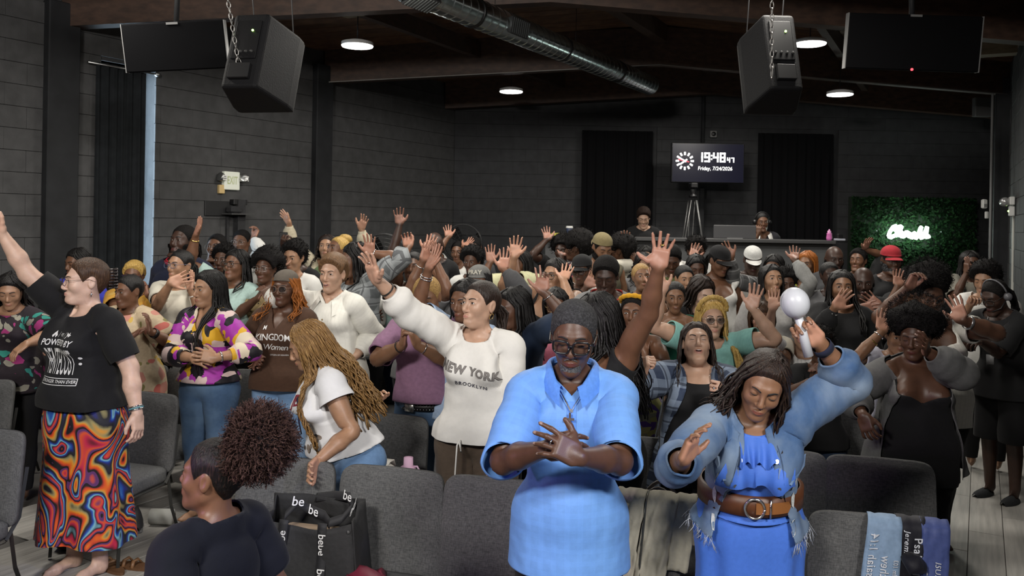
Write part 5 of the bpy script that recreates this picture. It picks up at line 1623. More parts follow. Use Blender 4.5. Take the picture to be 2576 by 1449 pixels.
def hand(nm, a0, l0, l1, wd, m):
    an = math.radians(a0); Rm = np.array(Matrix.Rotation(an, 3, 'Y')); mid = (l1 - l0) / 2; MB().box(scr(1723 + math.sin(an) * mid, 406 - math.cos(an) * mid) + np.array((0, -.003, 0)), (wd * PXM, .002, (l0 + l1) / 2 * PXM), Rm).build(nm, m, t)
hand('hour_hand', 234, 7, 14, 2.0, LIT); hand('minute_hand', 300, 4, 20, 1.8, LIT); hand('second_hand', 282, 11, 17, 1.1, plain('display_red', (.5, .03, .05), .5, emit=(1, .15, .2), es=.9))
# tripod in front of it
c = at(1744, 458, 11.9); base = .35; t = empty('camera_tripod', (c[0], c[1], base)); tag(t, 'tall black camera tripod standing at the booth under the clock screen', 'tripod')
H_ = c[2] - base; MB().lathe([(0, 0), (.06, 0), (.06, .03), (.03, .05), (.045, .11), (.02, .14), (0, .14)], 16, (0, 0, H_ - .22)).build('head', BLACKP, t, smooth=True); MB().box((0, 0, H_ - .05), (.05, .09, .035), bev=.01).build('camera_plate', BLACKP, t)
for an in (200, 340, 90):
    u = np.array((math.cos(math.radians(an)), math.sin(math.radians(an)), 0)); sd = np.array((-u[1], u[0], 0))
    mb = MB()
    for q in (-1, 1): mb.tube([u * .05 + sd * q * .035 + np.array((0, 0, H_ - .26)), u * .30 + sd * q * .02 + np.array((0, 0, .45))], .011, 8)
    mb.tube([u * .29 + np.array((0, 0, .5)), u * .42], .011, 8); mb.box(u * .2 + np.array((0, 0, H_ * .5)), (.04, .03, .012)); lg = mb.build('leg', plain('tripod_grey', (.10, .10, .10), .35, .7), t, smooth=True)
    MB().lathe([(0, 0), (.02, 0), (.016, .05), (0, .05)], 10, u * .42).build('foot', plain('foot_yellow', (.5, .55, .1), .5), lg)
c = at(1766, 470, 13.2); o = MB().box((c[0], c[1], c[2] / 2 + .2), (.035, .03, c[2] / 2 - .2), bev=.006).build('screen_post', COLP); tag(o, 'dark square post carrying the clock screen', 'post')

# sound booth on a low platform
PZ = .50
o = MB().box((2.3, 11.95, PZ / 2), (1.9, 1.3, PZ / 2)).build('platform', plain('platform_black', (.015, .015, .016), .8)); tag(o, kind='structure')
a = at(1372, 592, 10.5); c = at(2100, 612, 10.35)
t = empty('sound_booth', ((a[0] + c[0]) / 2, 10.5, 0)); tag(t, 'long grey half wall of the sound booth with a dark counter', 'booth')
bl = c[0] - a[0]; bz = a[2]
MB().box((0, .02, (bz - .05) / 2), (bl / 2, .05, (bz - .05) / 2)).build('front_panel', paint('booth_grey', (.085, .087, .09), 5, .08, .05), t)
MB().box((-bl / 2 + .05, .55, (bz - .05) / 2), (.05, .5, (bz - .05) / 2)).build('side_panel', MATS['booth_grey'], t)
MB().box((0, .12, bz - .025), (bl / 2 + .03, .24, .022), bev=.006).build('counter', plain('counter_grey', (.07, .07, .072), .4), t)
MB().box((0, -.04, bz - .065), (bl / 2, .012, .018)).build('counter_trim', plain('counter_dark', (.02, .02, .02), .4), t)
BZ = bz - .003
def on_booth(px, d=10.55): p = at(px, 600, d); return np.array((p[0], d, BZ))
p = on_booth(1432, 10.5); t = empty('paper_cup', p); tag(t, 'dark blue paper cup with white lid on the booth counter', 'cup')
MB().lathe([(0, 0), (.032, 0), (.043, .105), (0, .105)], 20).build('cup', plain('cup_navy', (.02, .03, .07), .5), t, smooth=True); MB().lathe([(.045, .10), (.046, .112), (.038, .125), (0, .125)], 20).build('lid', WHITEP, t, smooth=True)
p = on_booth(1400, 10.48); o = MB().box((0, 0, .012), (.11, .05, .012), np.array(Matrix.Rotation(.2, 3, 'Z')), bev=.003).box((.02, 0, .03), (.08, .03, .006), np.array(Matrix.Rotation(-.1, 3, 'Z'))).build('notebook', plain('notebook_yellow', (.55, .50, .10), .6), loc=p); tag(o, 'yellow notebook with a pen lying at the left end of the counter', 'notebook')
p = on_booth(1440, 10.60); o = MB().box((0, 0, .008), (.16, .08, .008), bev=.003).build('tablet', BLACKP, loc=p); tag(o, 'flat black tablet lying beside the cup on the counter', 'tablet')
p = on_booth(1848, 10.62); t = empty('computer_monitor', p); tag(t, 'grey back of a computer monitor on the booth counter', 'monitor')
MB().box((0, 0, .085), (.27, .012, .085), bev=.006).build('panel', plain('monitor_grey', (.075, .075, .08), .5), t); MB().box((0, .04, .006), (.1, .06, .006)).build('stand', GREYP, t)
p = on_booth(2086, 10.5); t = empty('drink_bottle', p); tag(t, 'pink drink bottle at the right end of the booth counter', 'bottle')
MB().lathe([(0, 0), (.032, 0), (.036, .03), (.03, .08), (.034, .09), (0, .092)], 18).build('body', plain('bottle_pink', (.70, .18, .50), .4), t, smooth=True); MB().lathe([(.022, .09), (.022, .12), (.008, .125), (.008, .14), (0, .14)], 14).build('cap', plain('bottle_pink_light', (.75, .35, .62), .4), t, smooth=True)
p = on_booth(2112, 10.52); t = empty('headphone_case', p); tag(t, 'small dark case lying next to the pink bottle', 'case'); MB().box((0, 0, .012), (.06, .04, .012), bev=.004).build('base', plain('case_white', (.5, .52, .6), .5), t); MB().box((0, 0, .05), (.035, .03, .035), bev=.01).build('body', BLACKP, t)

# leaf wall with the white neon lettering
a = at(2144, 494, 13.2); c = at(2458, 494, 13.2); lo = 1.0
t = empty('leaf_wall', ((a[0] + c[0]) / 2, 13.25, lo)); tag(t, 'square panel of green artificial leaves on the back wall', 'leaf wall')
W_, H_ = c[0] - a[0], a[2] - lo
MB().box((0, .05, H_ / 2), (W_ / 2, .05, H_ / 2)).build('backing', plain('leaf_backing', (.008, .016, .008), .9), t)
rn = np.random.RandomState(9); mb = MB()
for i in range(7000):
    p = np.array(((rn.rand() - .5) * W_, -.015 - rn.rand() * .05, rn.rand() * H_)); q = rn.normal(size=3); q[1] = -abs(q[1]) * 1.6; q /= np.linalg.norm(q); u = np.cross(q, rn.normal(size=3)); u /= np.linalg.norm(u); v = np.cross(q, u); L_ = .02 + rn.rand() * .022
    mb.add([p - u * L_, p + v * L_ * .45, p + u * L_, p - v * L_ * .45], [(0, 1, 2, 3)], i % 2)
lv = mb.build('foliage', [plain('leaf_green', (.008, .028, .008), .85, spec=.1), plain('leaf_green_dark', (.005, .018, .006), .85, spec=.1)], t); lv['kind'] = 'stuff'
c = at(2288, 582, 13.0); t = empty('neon_sign', c); tag(t, 'glowing white neon lettering on the leaf wall', 'neon sign'); NE = plain('neon_white', (.9, 1, .95), .4, emit=(.86, 1, .93), es=30)
k_ = 13.0 / FPX
strokes = [[(-50, 14), (-47, 2), (-40, -10), (-33, -14), (-31, -8), (-36, 0)], [(-50, 14), (-44, 17), (-36, 12)], [(-34, 14), (-28, 0), (-24, -13), (-19, -12), (-24, 2), (-28, 14)], [(-27, 12), (-22, 2), (-17, 4), (-18, 15), (-12, 13)], [(-12, 13), (-8, 2), (-2, 3), (-6, 14), (0, 12), (2, 3)], [(2, 3), (1, 13), (6, 17), (10, 6), (14, 3)], [(13, 4), (12, 14), (16, 18), (21, 10), (26, -8), (29, -13)], [(27, -8), (25, 10), (28, 17), (34, 14), (38, 0), (42, -13)], [(42, -12), (40, 6), (41, 15), (48, 12)]]
mb = MB()
for st in strokes:
    P_ = [np.array((x * k_ * 1.05, 0, -y * k_ * .95)) for x, y in st]; sm = []
    for i in range(len(P_) - 1):
        for f in (0, .33, .66): sm.append(P_[i] * (1 - f) + P_[i + 1] * f)
    sm.append(P_[-1]); mb.tube(sm, .027, 8)
mb.build('lettering', NE, t, smooth=True)
for sx in (-1, 1): MB().tube([(sx * .5, .02, 0), (sx * .5, .06, 0)], .008, 6).build('mount', STEEL, t)
lamp('neon_glow', 'AREA', (c[0], c[1] - .05, c[2]), (c[0], 14, c[2]), 2.2, (.72, 1, .86), 1.3, .35)
# things by the right wall
c = at(2476, 513, 10.75); t = empty('wall_box', c); tag(t, 'pale box on the pipe by the right wall, upper of two', 'box'); MB().box((0, 0, 0), (.032, .03, .06), bev=.012).build('case', WHITEP, t); MB().box((0, -.032, -.02), (.02, .004, .02)).build('window', GREYP, t)
c = at(2482, 541, 10.75); o = MB().box((0, 0, 0), (.018, .02, .045), bev=.006).build('wall_box', WHITEP, loc=c); tag(o, 'narrow pale box on the pipe by the right wall, lower of two', 'box')
s_, z_ = rw_px(2560, 510); c = rw(s_, z_, .0); t = empty('emergency_light', c); tag(t, 'white emergency light with lamp heads on the right wall', 'emergency light')
MB().box(RN.tolist() and (RN[0] * .06, RN[1] * .06, .02), (.10, .028, .05), RB, bev=.008).build('case', WHITEP, t); MB().box((RN[0] * .06, RN[1] * .06, -.10), (.06, .03, .06), RB, bev=.008).build('lower_case', WHITEP, t)
for sx in (-.13, .04): MB().add(*sphere_vf(np.array((RN[0] * .13 + RT[0] * sx, RN[1] * .13 + RT[1] * sx, .01)), .055)).build('lamp_head', plain('lamp_glassy', (.5, .5, .5), .15, .6), t, smooth=True)
MB().add(*sphere_vf(np.array((RN[0] * .09, RN[1] * .09, -.10)), .012)).build('indicator', MATS['green_led'], t)
# standing drum fans at the back
def fan(px, py, d, r, lab):
    c = at(px, py, d); t = empty('floor_fan', (c[0], c[1], 0)); tag(t, lab, 'fan', 'large floor fans'); R = np.array(Matrix.Rotation(math.radians(90), 3, 'X')); FM = plain('fan_dark', (.03, .03, .032), .45, .4)
    MB().lathe([(r, -.09), (r + .012, -.09), (r + .012, .09), (r, .09), (r, -.09)], 44, (0, 0, c[2]), R).build('drum', FM, t, smooth=True)
    g = MB()
    for q in range(1, 7): g.tube([np.array((math.cos(a_) * r * q / 6, -.10, c[2] + math.sin(a_) * r * q / 6)) for a_ in np.linspace(0, 6.283, 31)], .003, 4, cap=False)
    for q in range(12): a_ = q * math.pi / 6; g.tube([(math.cos(a_) * .06, -.10, c[2] + math.sin(a_) * .06), (math.cos(a_) * r, -.10, c[2] + math.sin(a_) * r)], .003, 4)
    g.build('guard', plain('fan_guard', (.07, .07, .07), .4, .6), t)
    for q in range(3):
        a_ = q * 2.094; u = np.array((math.cos(a_), 0, math.sin(a_))); v = np.array((-math.sin(a_), .5, math.cos(a_))); MB().add([u * .05 + v * .05, u * r * .85 + v * .16, u * r * .9 - v * .05, u * .05 - v * .05] + np.array((0, 0, c[2])), [(0, 1, 2, 3)]).build('blade', FM, t)
    MB().lathe([(0, -.11), (.06, -.11), (.06, .05), (0, .05)], 16, (0, 0, c[2]), R).build('hub', FM, t, smooth=True)
    mb = MB()
    for sx in (-1, 1): mb.tube([(sx * (r + .02), 0, c[2]), (sx * (r + .03), 0, .02), (sx * (r + .03), -.3, .02)], .016, 8); mb.tube([(sx * (r + .03), .25, .02), (sx * (r + .03), -.3, .02)], .016, 8)
    mb.tube([(-(r + .03), .2, .02), (r + .03, .2, .02)], .016, 8); mb.build('stand', FM, t, smooth=True)
fan(968, 648, 9.6, .27, 'big round floor fan by the left wall behind the raised hands')
fan(1165, 612, 11.2, .25, 'big round floor fan near the corner of the back wall')
# ---------------------------------------------------------------- chairs
def fabric(name, c1, c2):
    m, nt, b = nodes(name); tc = nt.nodes.new('ShaderNodeTexCoord')
    w1 = nt.nodes.new('ShaderNodeTexNoise'); w1.inputs['Scale'].default_value = 1; w1.inputs['Detail'].default_value = 3; nt.links.new(vmap(nt, tc.outputs['Object'], (330, 330, 40)), w1.inputs['Vector'])
    w2 = nt.nodes.new('ShaderNodeTexNoise'); w2.inputs['Scale'].default_value = 1; w2.inputs['Detail'].default_value = 3; nt.links.new(vmap(nt, tc.outputs['Object'], (40, 330, 330)), w2.inputs['Vector'])
    f = math_(nt, 'MULTIPLY', math_(nt, 'ADD', w1.outputs['Fac'], w2.outputs['Fac']), .5)
    r = ramp(nt, [(.38, c1), (.62, c2)]); nt.links.new(f, r.inputs['Fac']); nt.links.new(r.outputs['Color'], b.inputs['Base Color'])
    b.inputs['Roughness'].default_value = .9; b.inputs['Specular IOR Level'].default_value = .2; bump(nt, b, f, .3, .003); return m
CHF = fabric('chair_tweed', (.060, .061, .063), (.125, .126, .127)); CHM = plain('chair_frame_steel', (.045, .045, .043), .4, .7)
def cushion(w, d, h, rx, n=9, crown=.012, m=10):
    """rounded pad: superellipse outline in x-z, crowned faces in y"""
    mb = MB(); P = []; nu, nv = 44, 7
    rings = [(-d / 2, .90), (-d / 2 + .003, .955), (-d * .25, 1.0), (d * .25, 1.0), (d / 2 - .003, .955), (d / 2, .90)]
    def outline(k):
        Q = []
        for i in range(nu):
            t = 2 * math.pi * i / nu; c, s = math.cos(t), math.sin(t); e = .22
            Q.append((math.copysign(abs(c) ** e, c) * w / 2, math.copysign(abs(s) ** e, s) * h / 2))
        return Q
    O = outline(1)
    ins = .022
    allr = []
    for y, k in ((-d / 2 - crown, .0), (-d / 2 - crown, .45), (-d / 2 - crown * .7, .75), (-d / 2 - .001, .93), (-d / 2 + .012, .985), (-d / 4, 1), (d / 4, 1), (d / 2 - .012, .985), (d / 2, .93), (d / 2 + crown * .4, .6), (d / 2 + crown * .4, 0)):
        allr.append([(x * k if k < .9 else x - math.copysign(min(abs(x), ins * 14 * (1 - k) * .5), x) * 0 + x * (k - 1), y, z * k) for x, z in O])
    for r in allr: P += r
    mb.grid(P, len(allr), nu, closed=True); mb.F = [f[::-1] for f in mb.F]
    return mb
CH = {}
def make_chair():
    t = empty('chair', (0, 0, 0))
    bk = cushion(.496, .052, .47, .05); V = np.array(bk.V); tl = -.13
    V = np.stack([V[:, 0] * (1 - .015 * (V[:, 2] / .23)), V[:, 1] * math.cos(tl) - V[:, 2] * math.sin(tl) * 1.0 - .02 * (V[:, 0] / .24) ** 2, V[:, 2] * math.cos(tl) + .655], 1)
    mesh_obj('backrest', V, bk.F, CHF, t)
    st = cushion(.492, .085, .46, .06, crown=.016); V = np.array(st.V)
    V = np.stack([V[:, 0], -V[:, 2] - .285, -V[:, 1] + .425], 1); fr = np.clip((-V[:, 1] - .33) / .18, 0, 1); V[:, 2] -= .035 * fr ** 2
    mesh_obj('seat', V, [f for f in st.F], CHF, t)
    fr = MB().box((0, -.28, .372), (.225, .2, .012)); fr.build('seat_pan', BLACKP, t)
    for sx in (-1, 1):
        MB().tube([(sx * .232, -.06, .40), (sx * .232, -.03, .22), (sx * .235, .05, .012)], .0125, 4).build('leg', CHM, t)
        MB().tube([(sx * .232, -.10, .375), (sx * .232, -.36, .372), (sx * .232, -.43, .345), (sx * .235, -.455, .28), (sx * .238, -.475, .012)], .0125, 4).build('leg', CHM, t)
        MB().tube([(sx * .232, -.09, .375), (sx * .22, .0, .46), (sx * .215, .05, .70)], .012, 4).build('back_frame', CHM, t)
    MB().tube([(-.232, -.10, .372), (.232, -.10, .372)], .011, 4).build('crossbar', CHM, t)
    return t
ROWS = {1: (3.70, -.51, -.264), 2: (4.73, -.67, -.30), 3: (6.05, -1.85, -.20), 4: (7.12, -1.2, -.18), 5: (8.2, -.5, -.15)}
def chair_at(row, px, lab, grp='grey upholstered chairs in rows'):
    d0, x0, m = ROWS[row]; k = (px - CX) / FPX
    d = (d0 - m * x0) / (1 - m * k); X = k * d
    if 't' not in CH: o = make_chair(); CH['t'] = o
    else:
        o = CH['t'].copy(); C.objects.link(o)
        for c in CH['t'].children:
            q = c.copy(); C.objects.link(q); q.parent = o
    o.location = (X, d, 0); o.rotation_euler = (0, 0, math.atan(m)); tag(o, lab, 'chair', grp); return o
# pixel columns of the chair backs, front row first
for row, px, lab in (
    (1, 731, 'grey chair behind the black tote bag, left of its neighbour, front row'), (1, 997, 'grey chair right behind the black tote bag, front row'), (1, 1266, 'grey chair directly left of the man in the blue polo'), (1, 1572, 'grey chair with the beige jacket over it'), (1, 2215, 'grey chair with the printed scarf over its back'),
    (1, -28, 'nearest grey chair at the left edge of the picture'),
    (2, 372, 'grey chair beside the colourful skirt, its seat in view'), (2, -30, 'grey chair at the left edge behind the nearest one'),
    (2, 985, 'grey chair behind the white purse and pink bottle'), (2, 1215, 'grey chair behind the woman in the white sweatshirt'), (2, 1700, 'grey chair with the cream handbag, behind the beige jacket'), (2, 1960, 'grey chair between the blue dress and the black tank top'), (2, 2222, 'wide grey chair back in front of the woman with hand on face'),
    (3, 30, 'grey chair in the third row at the left edge'), (3, 355, 'grey chair in the third row in front of the floral robe'), (3, 505, 'grey chair in the third row behind the geometric blouse'), (3, 662, 'grey chair in the third row behind the blond braids'), (3, 2090, 'grey chair in the third row beside the grey jacket sleeve'),
    (4, 935, 'grey chair in the fourth row right of the white shirt'), (4, 1065, 'grey chair in the fourth row behind the mauve tee')):
    chair_at(row, px, lab)
# ---------------------------------------------------------------- things on the chairs and the floor
def wv(P, sc, seed): return lump(np.asarray(P, float), sc, seed)
def chair_frame(row, px):
    d0, x0, m = ROWS[row]; k = (px - CX) / FPX; d = (d0 - m * x0) / (1 - m * k); return np.array((k * d, d, 0.)), math.atan(m)
def loc_pt(row, px, x, y, z):
    o, a = chair_frame(row, px); c, s = math.cos(a), math.sin(a); return o + np.array((c * x - s * y, s * x + c * y, z))
def sheet(name, P, nu, nv, mat, parent=None, th=.006, rest=True):
    P = np.array(P); F = MB().grid(P, nu, nv).F; Nn = normals(P, np.array(F)); Q = np.concatenate([P, P - Nn * th]); n = len(P); F2 = [list(f) for f in F] + [[i + n for i in f[::-1]] for f in F]
    for a, b in boundary(np.array(F)): F2.append([b, a, a + n, b + n])
    return mesh_obj(name, Q, F2, mat, parent, True, None, {'rest': Q})
# black tote with lettered straps
c0, az = chair_frame(1, 862); tp = loc_pt(1, 862, 0, -.235, .462); t = empty('tote_bag', tp, az + .05); tag(t, 'black tote bag with white lettered straps on the grey chair seat', 'bag')
TB = plain('tote_black', (.012, .012, .013), .8, noise_=.25, scale=60, bmp=.15); WHL = plain('letter_white', (.62, .62, .62), .7); w0, w1, dp, hh = .235, .205, .085, .315
def wallp(y0, y1, z1, s, m=14, n=12, sag=.0, dz=0):
    Q = []
    for i in range(m):
        u = -1 + 2 * i / (m - 1)
        for j in range(n):
            v = j / (n - 1); w_ = w0 + (w1 - w0) * v; z = (z1 - sag * (1 - u * u)) * v; Q.append((u * w_, y0 + (y1 - y0) * v + .012 * math.sin(u * 5 + v * 3) * v, z))
    return Q, m, n
for nm, (y0, y1, z1, sg) in (('front_panel', (-dp, -dp * .75, .275, .035)), ('back_panel', (dp, dp * .8, .335, .0))):
    Q, m, n = wallp(y0, y1, z1, 1, sag=sg); sheet(nm, Q, m, n, TB, t)
for sx in (-1, 1):
    Q = []
    for i in range(8):
        u = -1 + 2 * i / 7
        for j in range(10):
            v = j / 9; Q.append((sx * (w0 + (w1 - w0) * v - .02 * (1 - u * u) * v), u * dp * (1 - .22 * v), (.28 if u < .2 else .33) * v))
    sheet('side_panel', Q, 8, 10, TB, t)
    MB().box((sx * (w1 - .012), -dp * .8 - .004, .245), (.006, .003, .006), bev=.002).build('stud', STEEL, t)
MB().box((0, 0, .004), (w0, dp, .004)).build('bottom', TB, t); MB().box((.02, 0, .20), (.15, .05, .02), bev=.01).build('lining', plain('lining_tan', (.30, .22, .15), .8), t)
for sx, tilt in ((-1, .14), (1, 0)):
    x0 = sx * .095 - .015; Q = []
    for i in range(3):
        for j in range(14):
            v = j / 13; Q.append((x0 + (i - 1) * .020 + tilt * .26 * v * .5, -dp * (1 - .22 * v) - .006 - .004 * math.sin(v * 9), .002 + .27 * v))
    sheet('strap', Q, 3, 14, plain('strap_black', (.010, .010, .012), .7), t, .003)
    for q, zc in enumerate((.045, .185)):
        V, T = text_mesh('bebe', .046, .008, 0, 1.0, 0); a = -1 if sx > 0 else 1
        V = V[:, [1, 0]] * np.array((-a, a)); X = x0 + V[:, 0] + tilt * .13 * (zc + V[:, 1]) / .27; Z = zc + V[:, 1]; k = Z < .275
        mesh_obj('strap_lettering', np.stack([X, -dp * (1 - .22 * Z / .27) - .0115 - .004 * np.sin(Z / .27 * 9), Z], 1), T, WHL, t, smooth=False)
for q, (pts, tw) in enumerate((([(-.10, -.06, .28), (-.055, -.03, .335), (-.02, .0, .30), (.06, -.02, .285), (.10, -.05, .262)], 0), ([(-.02, .07, .325), (.07, .06, .345), (.15, .03, .355), (.175, -.0, .32), (.15, -.04, .285), (.10, -.06, .27)], 1))):
    Q = []; n = 24; P_ = np.array(pts); tt = np.linspace(0, len(pts) - 1, n)
    for i in range(3):
        for j in range(n):
            a = int(min(tt[j], len(pts) - 1.001)); f = tt[j] - a; f = f * f * (3 - 2 * f); p = P_[a] * (1 - f) + P_[a + 1] * f; Q.append(p + np.array((0, .4, .9)) * (i - 1) * .019)
    h = sheet('handle', Q, 3, n, MATS['strap_black'], t, .004)
    for k_, (body, j) in enumerate((('be', 6), ('be', 14)) if q == 0 else (('be', 9), ('be', 14))):
        V, T = text_mesh(body, .055, .008, 0, 1.0, 0); p = Q[n + j]; e = Q[n + j + 1] - Q[n + j - 1]; e /= np.linalg.norm(e); upv_ = np.array((0, .4, .9)); nn = np.cross(e, upv_); nn /= np.linalg.norm(nn)
        if nn[1] > 0: nn = -nn
        mesh_obj('handle_lettering', p + V[:, :1] * e + V[:, 1:] * upv_ + nn * .009, T, WHL, h, smooth=False)
# beige jacket over the chair back
JK = cloth('jacket_beige', (.40, .375, .30), .85, fleck=.08); t = empty('beige_jacket', loc_pt(1, 1572, .12, 0, .47), math.atan(ROWS[1][2])); tag(t, 'beige zip jacket draped over the chair beside the blue dress', 'jacket')
def backy(z): return (z - .655) * .13 - .058
def drape_pts(x0, x1, zb, m, n, amp, seed, skew=0, off=0):
    Q = []; rr_ = np.random.RandomState(seed); ph = rr_.rand(3) * 6
    for i in range(m):
        u = i / (m - 1); x = x0 + (x1 - x0) * u
        for j in range(n):
            v = j / (n - 1); L = v * (.10 + .90 - zb)
            if v < .12: y, z = .075 - .0 * v, .80 + v / .12 * .085
            elif v < .24: k = (v - .12) / .12; y, z = .075 * (1 - k) + (backy(.895) - .004) * k, .885 + .016 * math.sin(k * 3.14)
            else: k = (v - .24) / .76; z = .885 + (zb - .885) * k; y = backy(z) - .006
            w_ = amp * (math.sin(u * 9 + ph[0] + v * 4) * .5 + math.sin(u * 21 + v * 7 + ph[1]) * .3 + math.sin(v * 26 + u * 5 + ph[2]) * .35)
            Q.append((x + skew * v, y - abs(w_) - off - .03 * max(0, v - .8), z - .47 + w_ * .3))
    return Q, m, n
for o_, (x0, x1) in ((0, (-.12, .0)), (0, (.005, .13))):
    Q, m, n = drape_pts(x0 + .02, x1 + .02, .56, 18, 34, .017, int(x0 * 100) % 7 + 3, -.06); sheet('front_panel', np.array(Q) + np.array((-.02, 0, 0)), m, n, JK, t, .008)
mb = MB(); Q, m, n = drape_pts(-.0, .004, .57, 2, 34, .002, 3, -.03, .012); mb.tube([np.array(q) for q in Q[:n]], .003, 5); mb.build('zip', plain('zip_grey', (.12, .12, .11), .4, .6), t, smooth=True)
P_ = [(-.10, -.03, .395), (-.145, -.06, .32), (-.175, -.075, .22), (-.205, -.09, .10), (-.215, -.10, .02)]; mb = MB(); mb.tube(P_, [.035, .05, .056, .056, .052], 16, flat=.6); V = np.array(mb.V); V += (wv(V, 60, 3) * .006)[:, None]; mesh_obj('sleeve', V, mb.F, JK, t, True, None, {'rest': V})
mb = MB(); mb.tube([(-.213, -.099, .03), (-.225, -.105, -.06)], [.057, .052], 16, flat=.6); V = np.array(mb.V); mesh_obj('cuff', V, mb.F, cloth('cuff_rib', (.33, .31, .25), pat=('lines', (.16, .15, .12), 130, .5, 'X', .5)), t, True, None, {'rest': V})
Q, m, n = drape_pts(.12, .20, .62, 8, 30, .012, 4, -.04); sheet('side_fold', Q, m, n, JK, t, .008)
Q = [(-.13 + .28 * i / 11, backy(.56) - .03 - .012 * math.sin(i * 1.3) - .03 * j / 4, .085 - .03 * math.sin(j / 4 * 2.5) - .01 * j) for i in range(12) for j in range(5)]; sheet('waistband', Q, 12, 5, JK, t, .012)
MB().tube([(-.135, -.10, .10), (-.14, -.105, .075), (-.142, -.106, .03)], .007, 6).build('zip_pull', STEEL, t, smooth=True)
Q = [(-.13 + .26 * i / 11, backy(.52) - .04 - .06 * j / 5, .045 - .05 * j / 5 + .012 * math.sin(i * .9 + j)) for i in range(12) for j in range(6)]; o = sheet('folded_jeans', np.array(Q) + np.array(loc_pt(1, 1572, .12, 0, .47)) * 0, 12, 6, cloth('denim_fold', (.05, .09, .16), pat=('denim', (.10, .17, .26), (.03, .05, .1))), None, .02); o.location = t.location; o.rotation_euler = t.rotation_euler; tag(o, 'folded blue jeans lying under the beige jacket', 'jeans')
# printed scarf over the last chair
t = empty('printed_scarf', loc_pt(1, 2215, .06, 0, .47), math.atan(ROWS[1][2])); tag(t, 'blue and black scarf printed with verses hung over the chair back', 'scarf'); SB = cloth('scarf_blue', (.20, .29, .42), .6); SK_ = cloth('scarf_black', (.010, .010, .016), .6); SD = cloth('scarf_deep_blue', (.06, .085, .24), .5)
def strip(nm, xt0, xt1, xb0, xb1, mat, seed, off, words):
    Q, m, n = drape_pts(0, 1, .47, 10, 36, .010, seed, 0, off); Q = np.array(Q); u = Q[:, 0]; v = np.tile(np.linspace(0, 1, n), m); Q[:, 0] = (xt0 + (xt1 - xt0) * u) * (1 - v) + (xb0 + (xb1 - xb0) * u) * v; o = sheet(nm, Q, m, n, mat, t, .004); G_ = Q.reshape(m, n, 3)
    for body, uu, va, size, fl in words:
        V, T = text_mesh(body, size, .012, 0, 1.1, .02); V = V * np.array((fl, 1)); L = .55
        uu_ = np.clip(uu + V[:, 1] / .11, 0, .999); vv = np.clip(va + V[:, 0] / L, .2, .999); a = uu_ * (m - 1); b = vv * (n - 1); ia, ib = a.astype(int), b.astype(int); fa, fb = (a - ia)[:, None], (b - ib)[:, None]
        P_ = (G_[ia, ib] * (1 - fa) + G_[np.minimum(ia + 1, m - 1), ib] * fa) * (1 - fb) + (G_[ia, np.minimum(ib + 1, n - 1)] * (1 - fa) + G_[np.minimum(ia + 1, m - 1), np.minimum(ib + 1, n - 1)] * fa) * fb
        mesh_obj('lettering', P_ + np.array((0, -.0065, 0)), T, plain('scarf_white', (.55, .57, .62), .8), o, smooth=False)
strip('blue_length', -.075, .035, -.15, .0, SB, 5, .014, (('Isaiah 1:14', .22, .46, .036, -1), ('Matthew', .58, .58, .036, -1), ('Psalm 103', .86, .55, .02, -1)))
strip('black_length', .02, .12, -.02, .085, SK_, 8, .004, (('Jeremiah', .35, .38, .028, 1), ('Psalm 143:', .72, .50, .042, 1), ('Psalm 1', .3, .68, .02, 1)))
strip('deep_blue_length', .10, .20, .075, .165, SD, 2, .008, (('ISUA', .6, .52, .03, 1), ('- M', .25, .58, .034, 1)))
mb = MB(); mb.tube([(.035, -.055, .30), (.06, -.085, .285), (.09, -.065, .27)], [.025, .05, .03], 12, flat=.8); V = np.array(mb.V); V += (wv(V, 70, 1) * .008)[:, None]; mesh_obj('knot', V, mb.F, SK_, t, True, None, {'rest': V})
# cream handbag behind, white garment, purse and bottle in the second row
t = empty('handbag', loc_pt(2, 1672, .03, -.27, .468), math.atan(ROWS[2][2])); tag(t, 'cream handbag with two handles on the seat behind the beige jacket', 'bag'); CRM = plain('cream_leather', (.50, .45, .38), .45, noise_=.08, scale=30)
MB().box((0, 0, .085), (.20, .06, .085), bev=.02).build('body', CRM, t); MB().box((0, -.045, .155), (.195, .016, .02), bev=.008).build('flap', plain('cream_leather_dark', (.42, .37, .31), .45), t)
for y in (-.05, .05): MB().tube([(-.10, y, .15)] + [(-.10 + .2 * i / 10, y * 1.1, .17 + .10 * math.sin(math.pi * i / 10)) for i in range(11)] + [(.10, y, .15)], .009, 8).build('handle', plain('strap_taupe', (.13, .11, .10), .5), t, smooth=True)
for x in (-.10, .10): MB().tube([(x + .013 * math.cos(a), -.06, .155 + .016 * math.sin(a)) for a in np.linspace(0, 6.283, 13)], .003, 5).build('ring', STEEL, t, smooth=True)
Q = [(-.12 + .24 * i / 13, -.02 - .012 * math.sin(i * 1.1) - .12 * max(0, j / 9 - .5), .25 - .25 * min(1, j / 9 * 1.1) + .01 * math.sin(i * .8)) for i in range(14) for j in range(10)]
o = sheet('white_garment', Q, 14, 10, cloth('garment_white', (.50, .54, .60), fleck=.04), None, .03); o.location = loc_pt(2, 1552, .0, -.20, .468); o.rotation_euler = (0, 0, math.atan(ROWS[2][2])); tag(o, 'folded white garment on the seat right of the blue polo', 'garment')
t = empty('purse', loc_pt(2, 1002, -.03, -.25, .468), math.atan(ROWS[2][2])); tag(t, 'white flap purse with gold clasp on the second row seat', 'purse'); PW = plain('purse_white', (.66, .64, .58), .35)
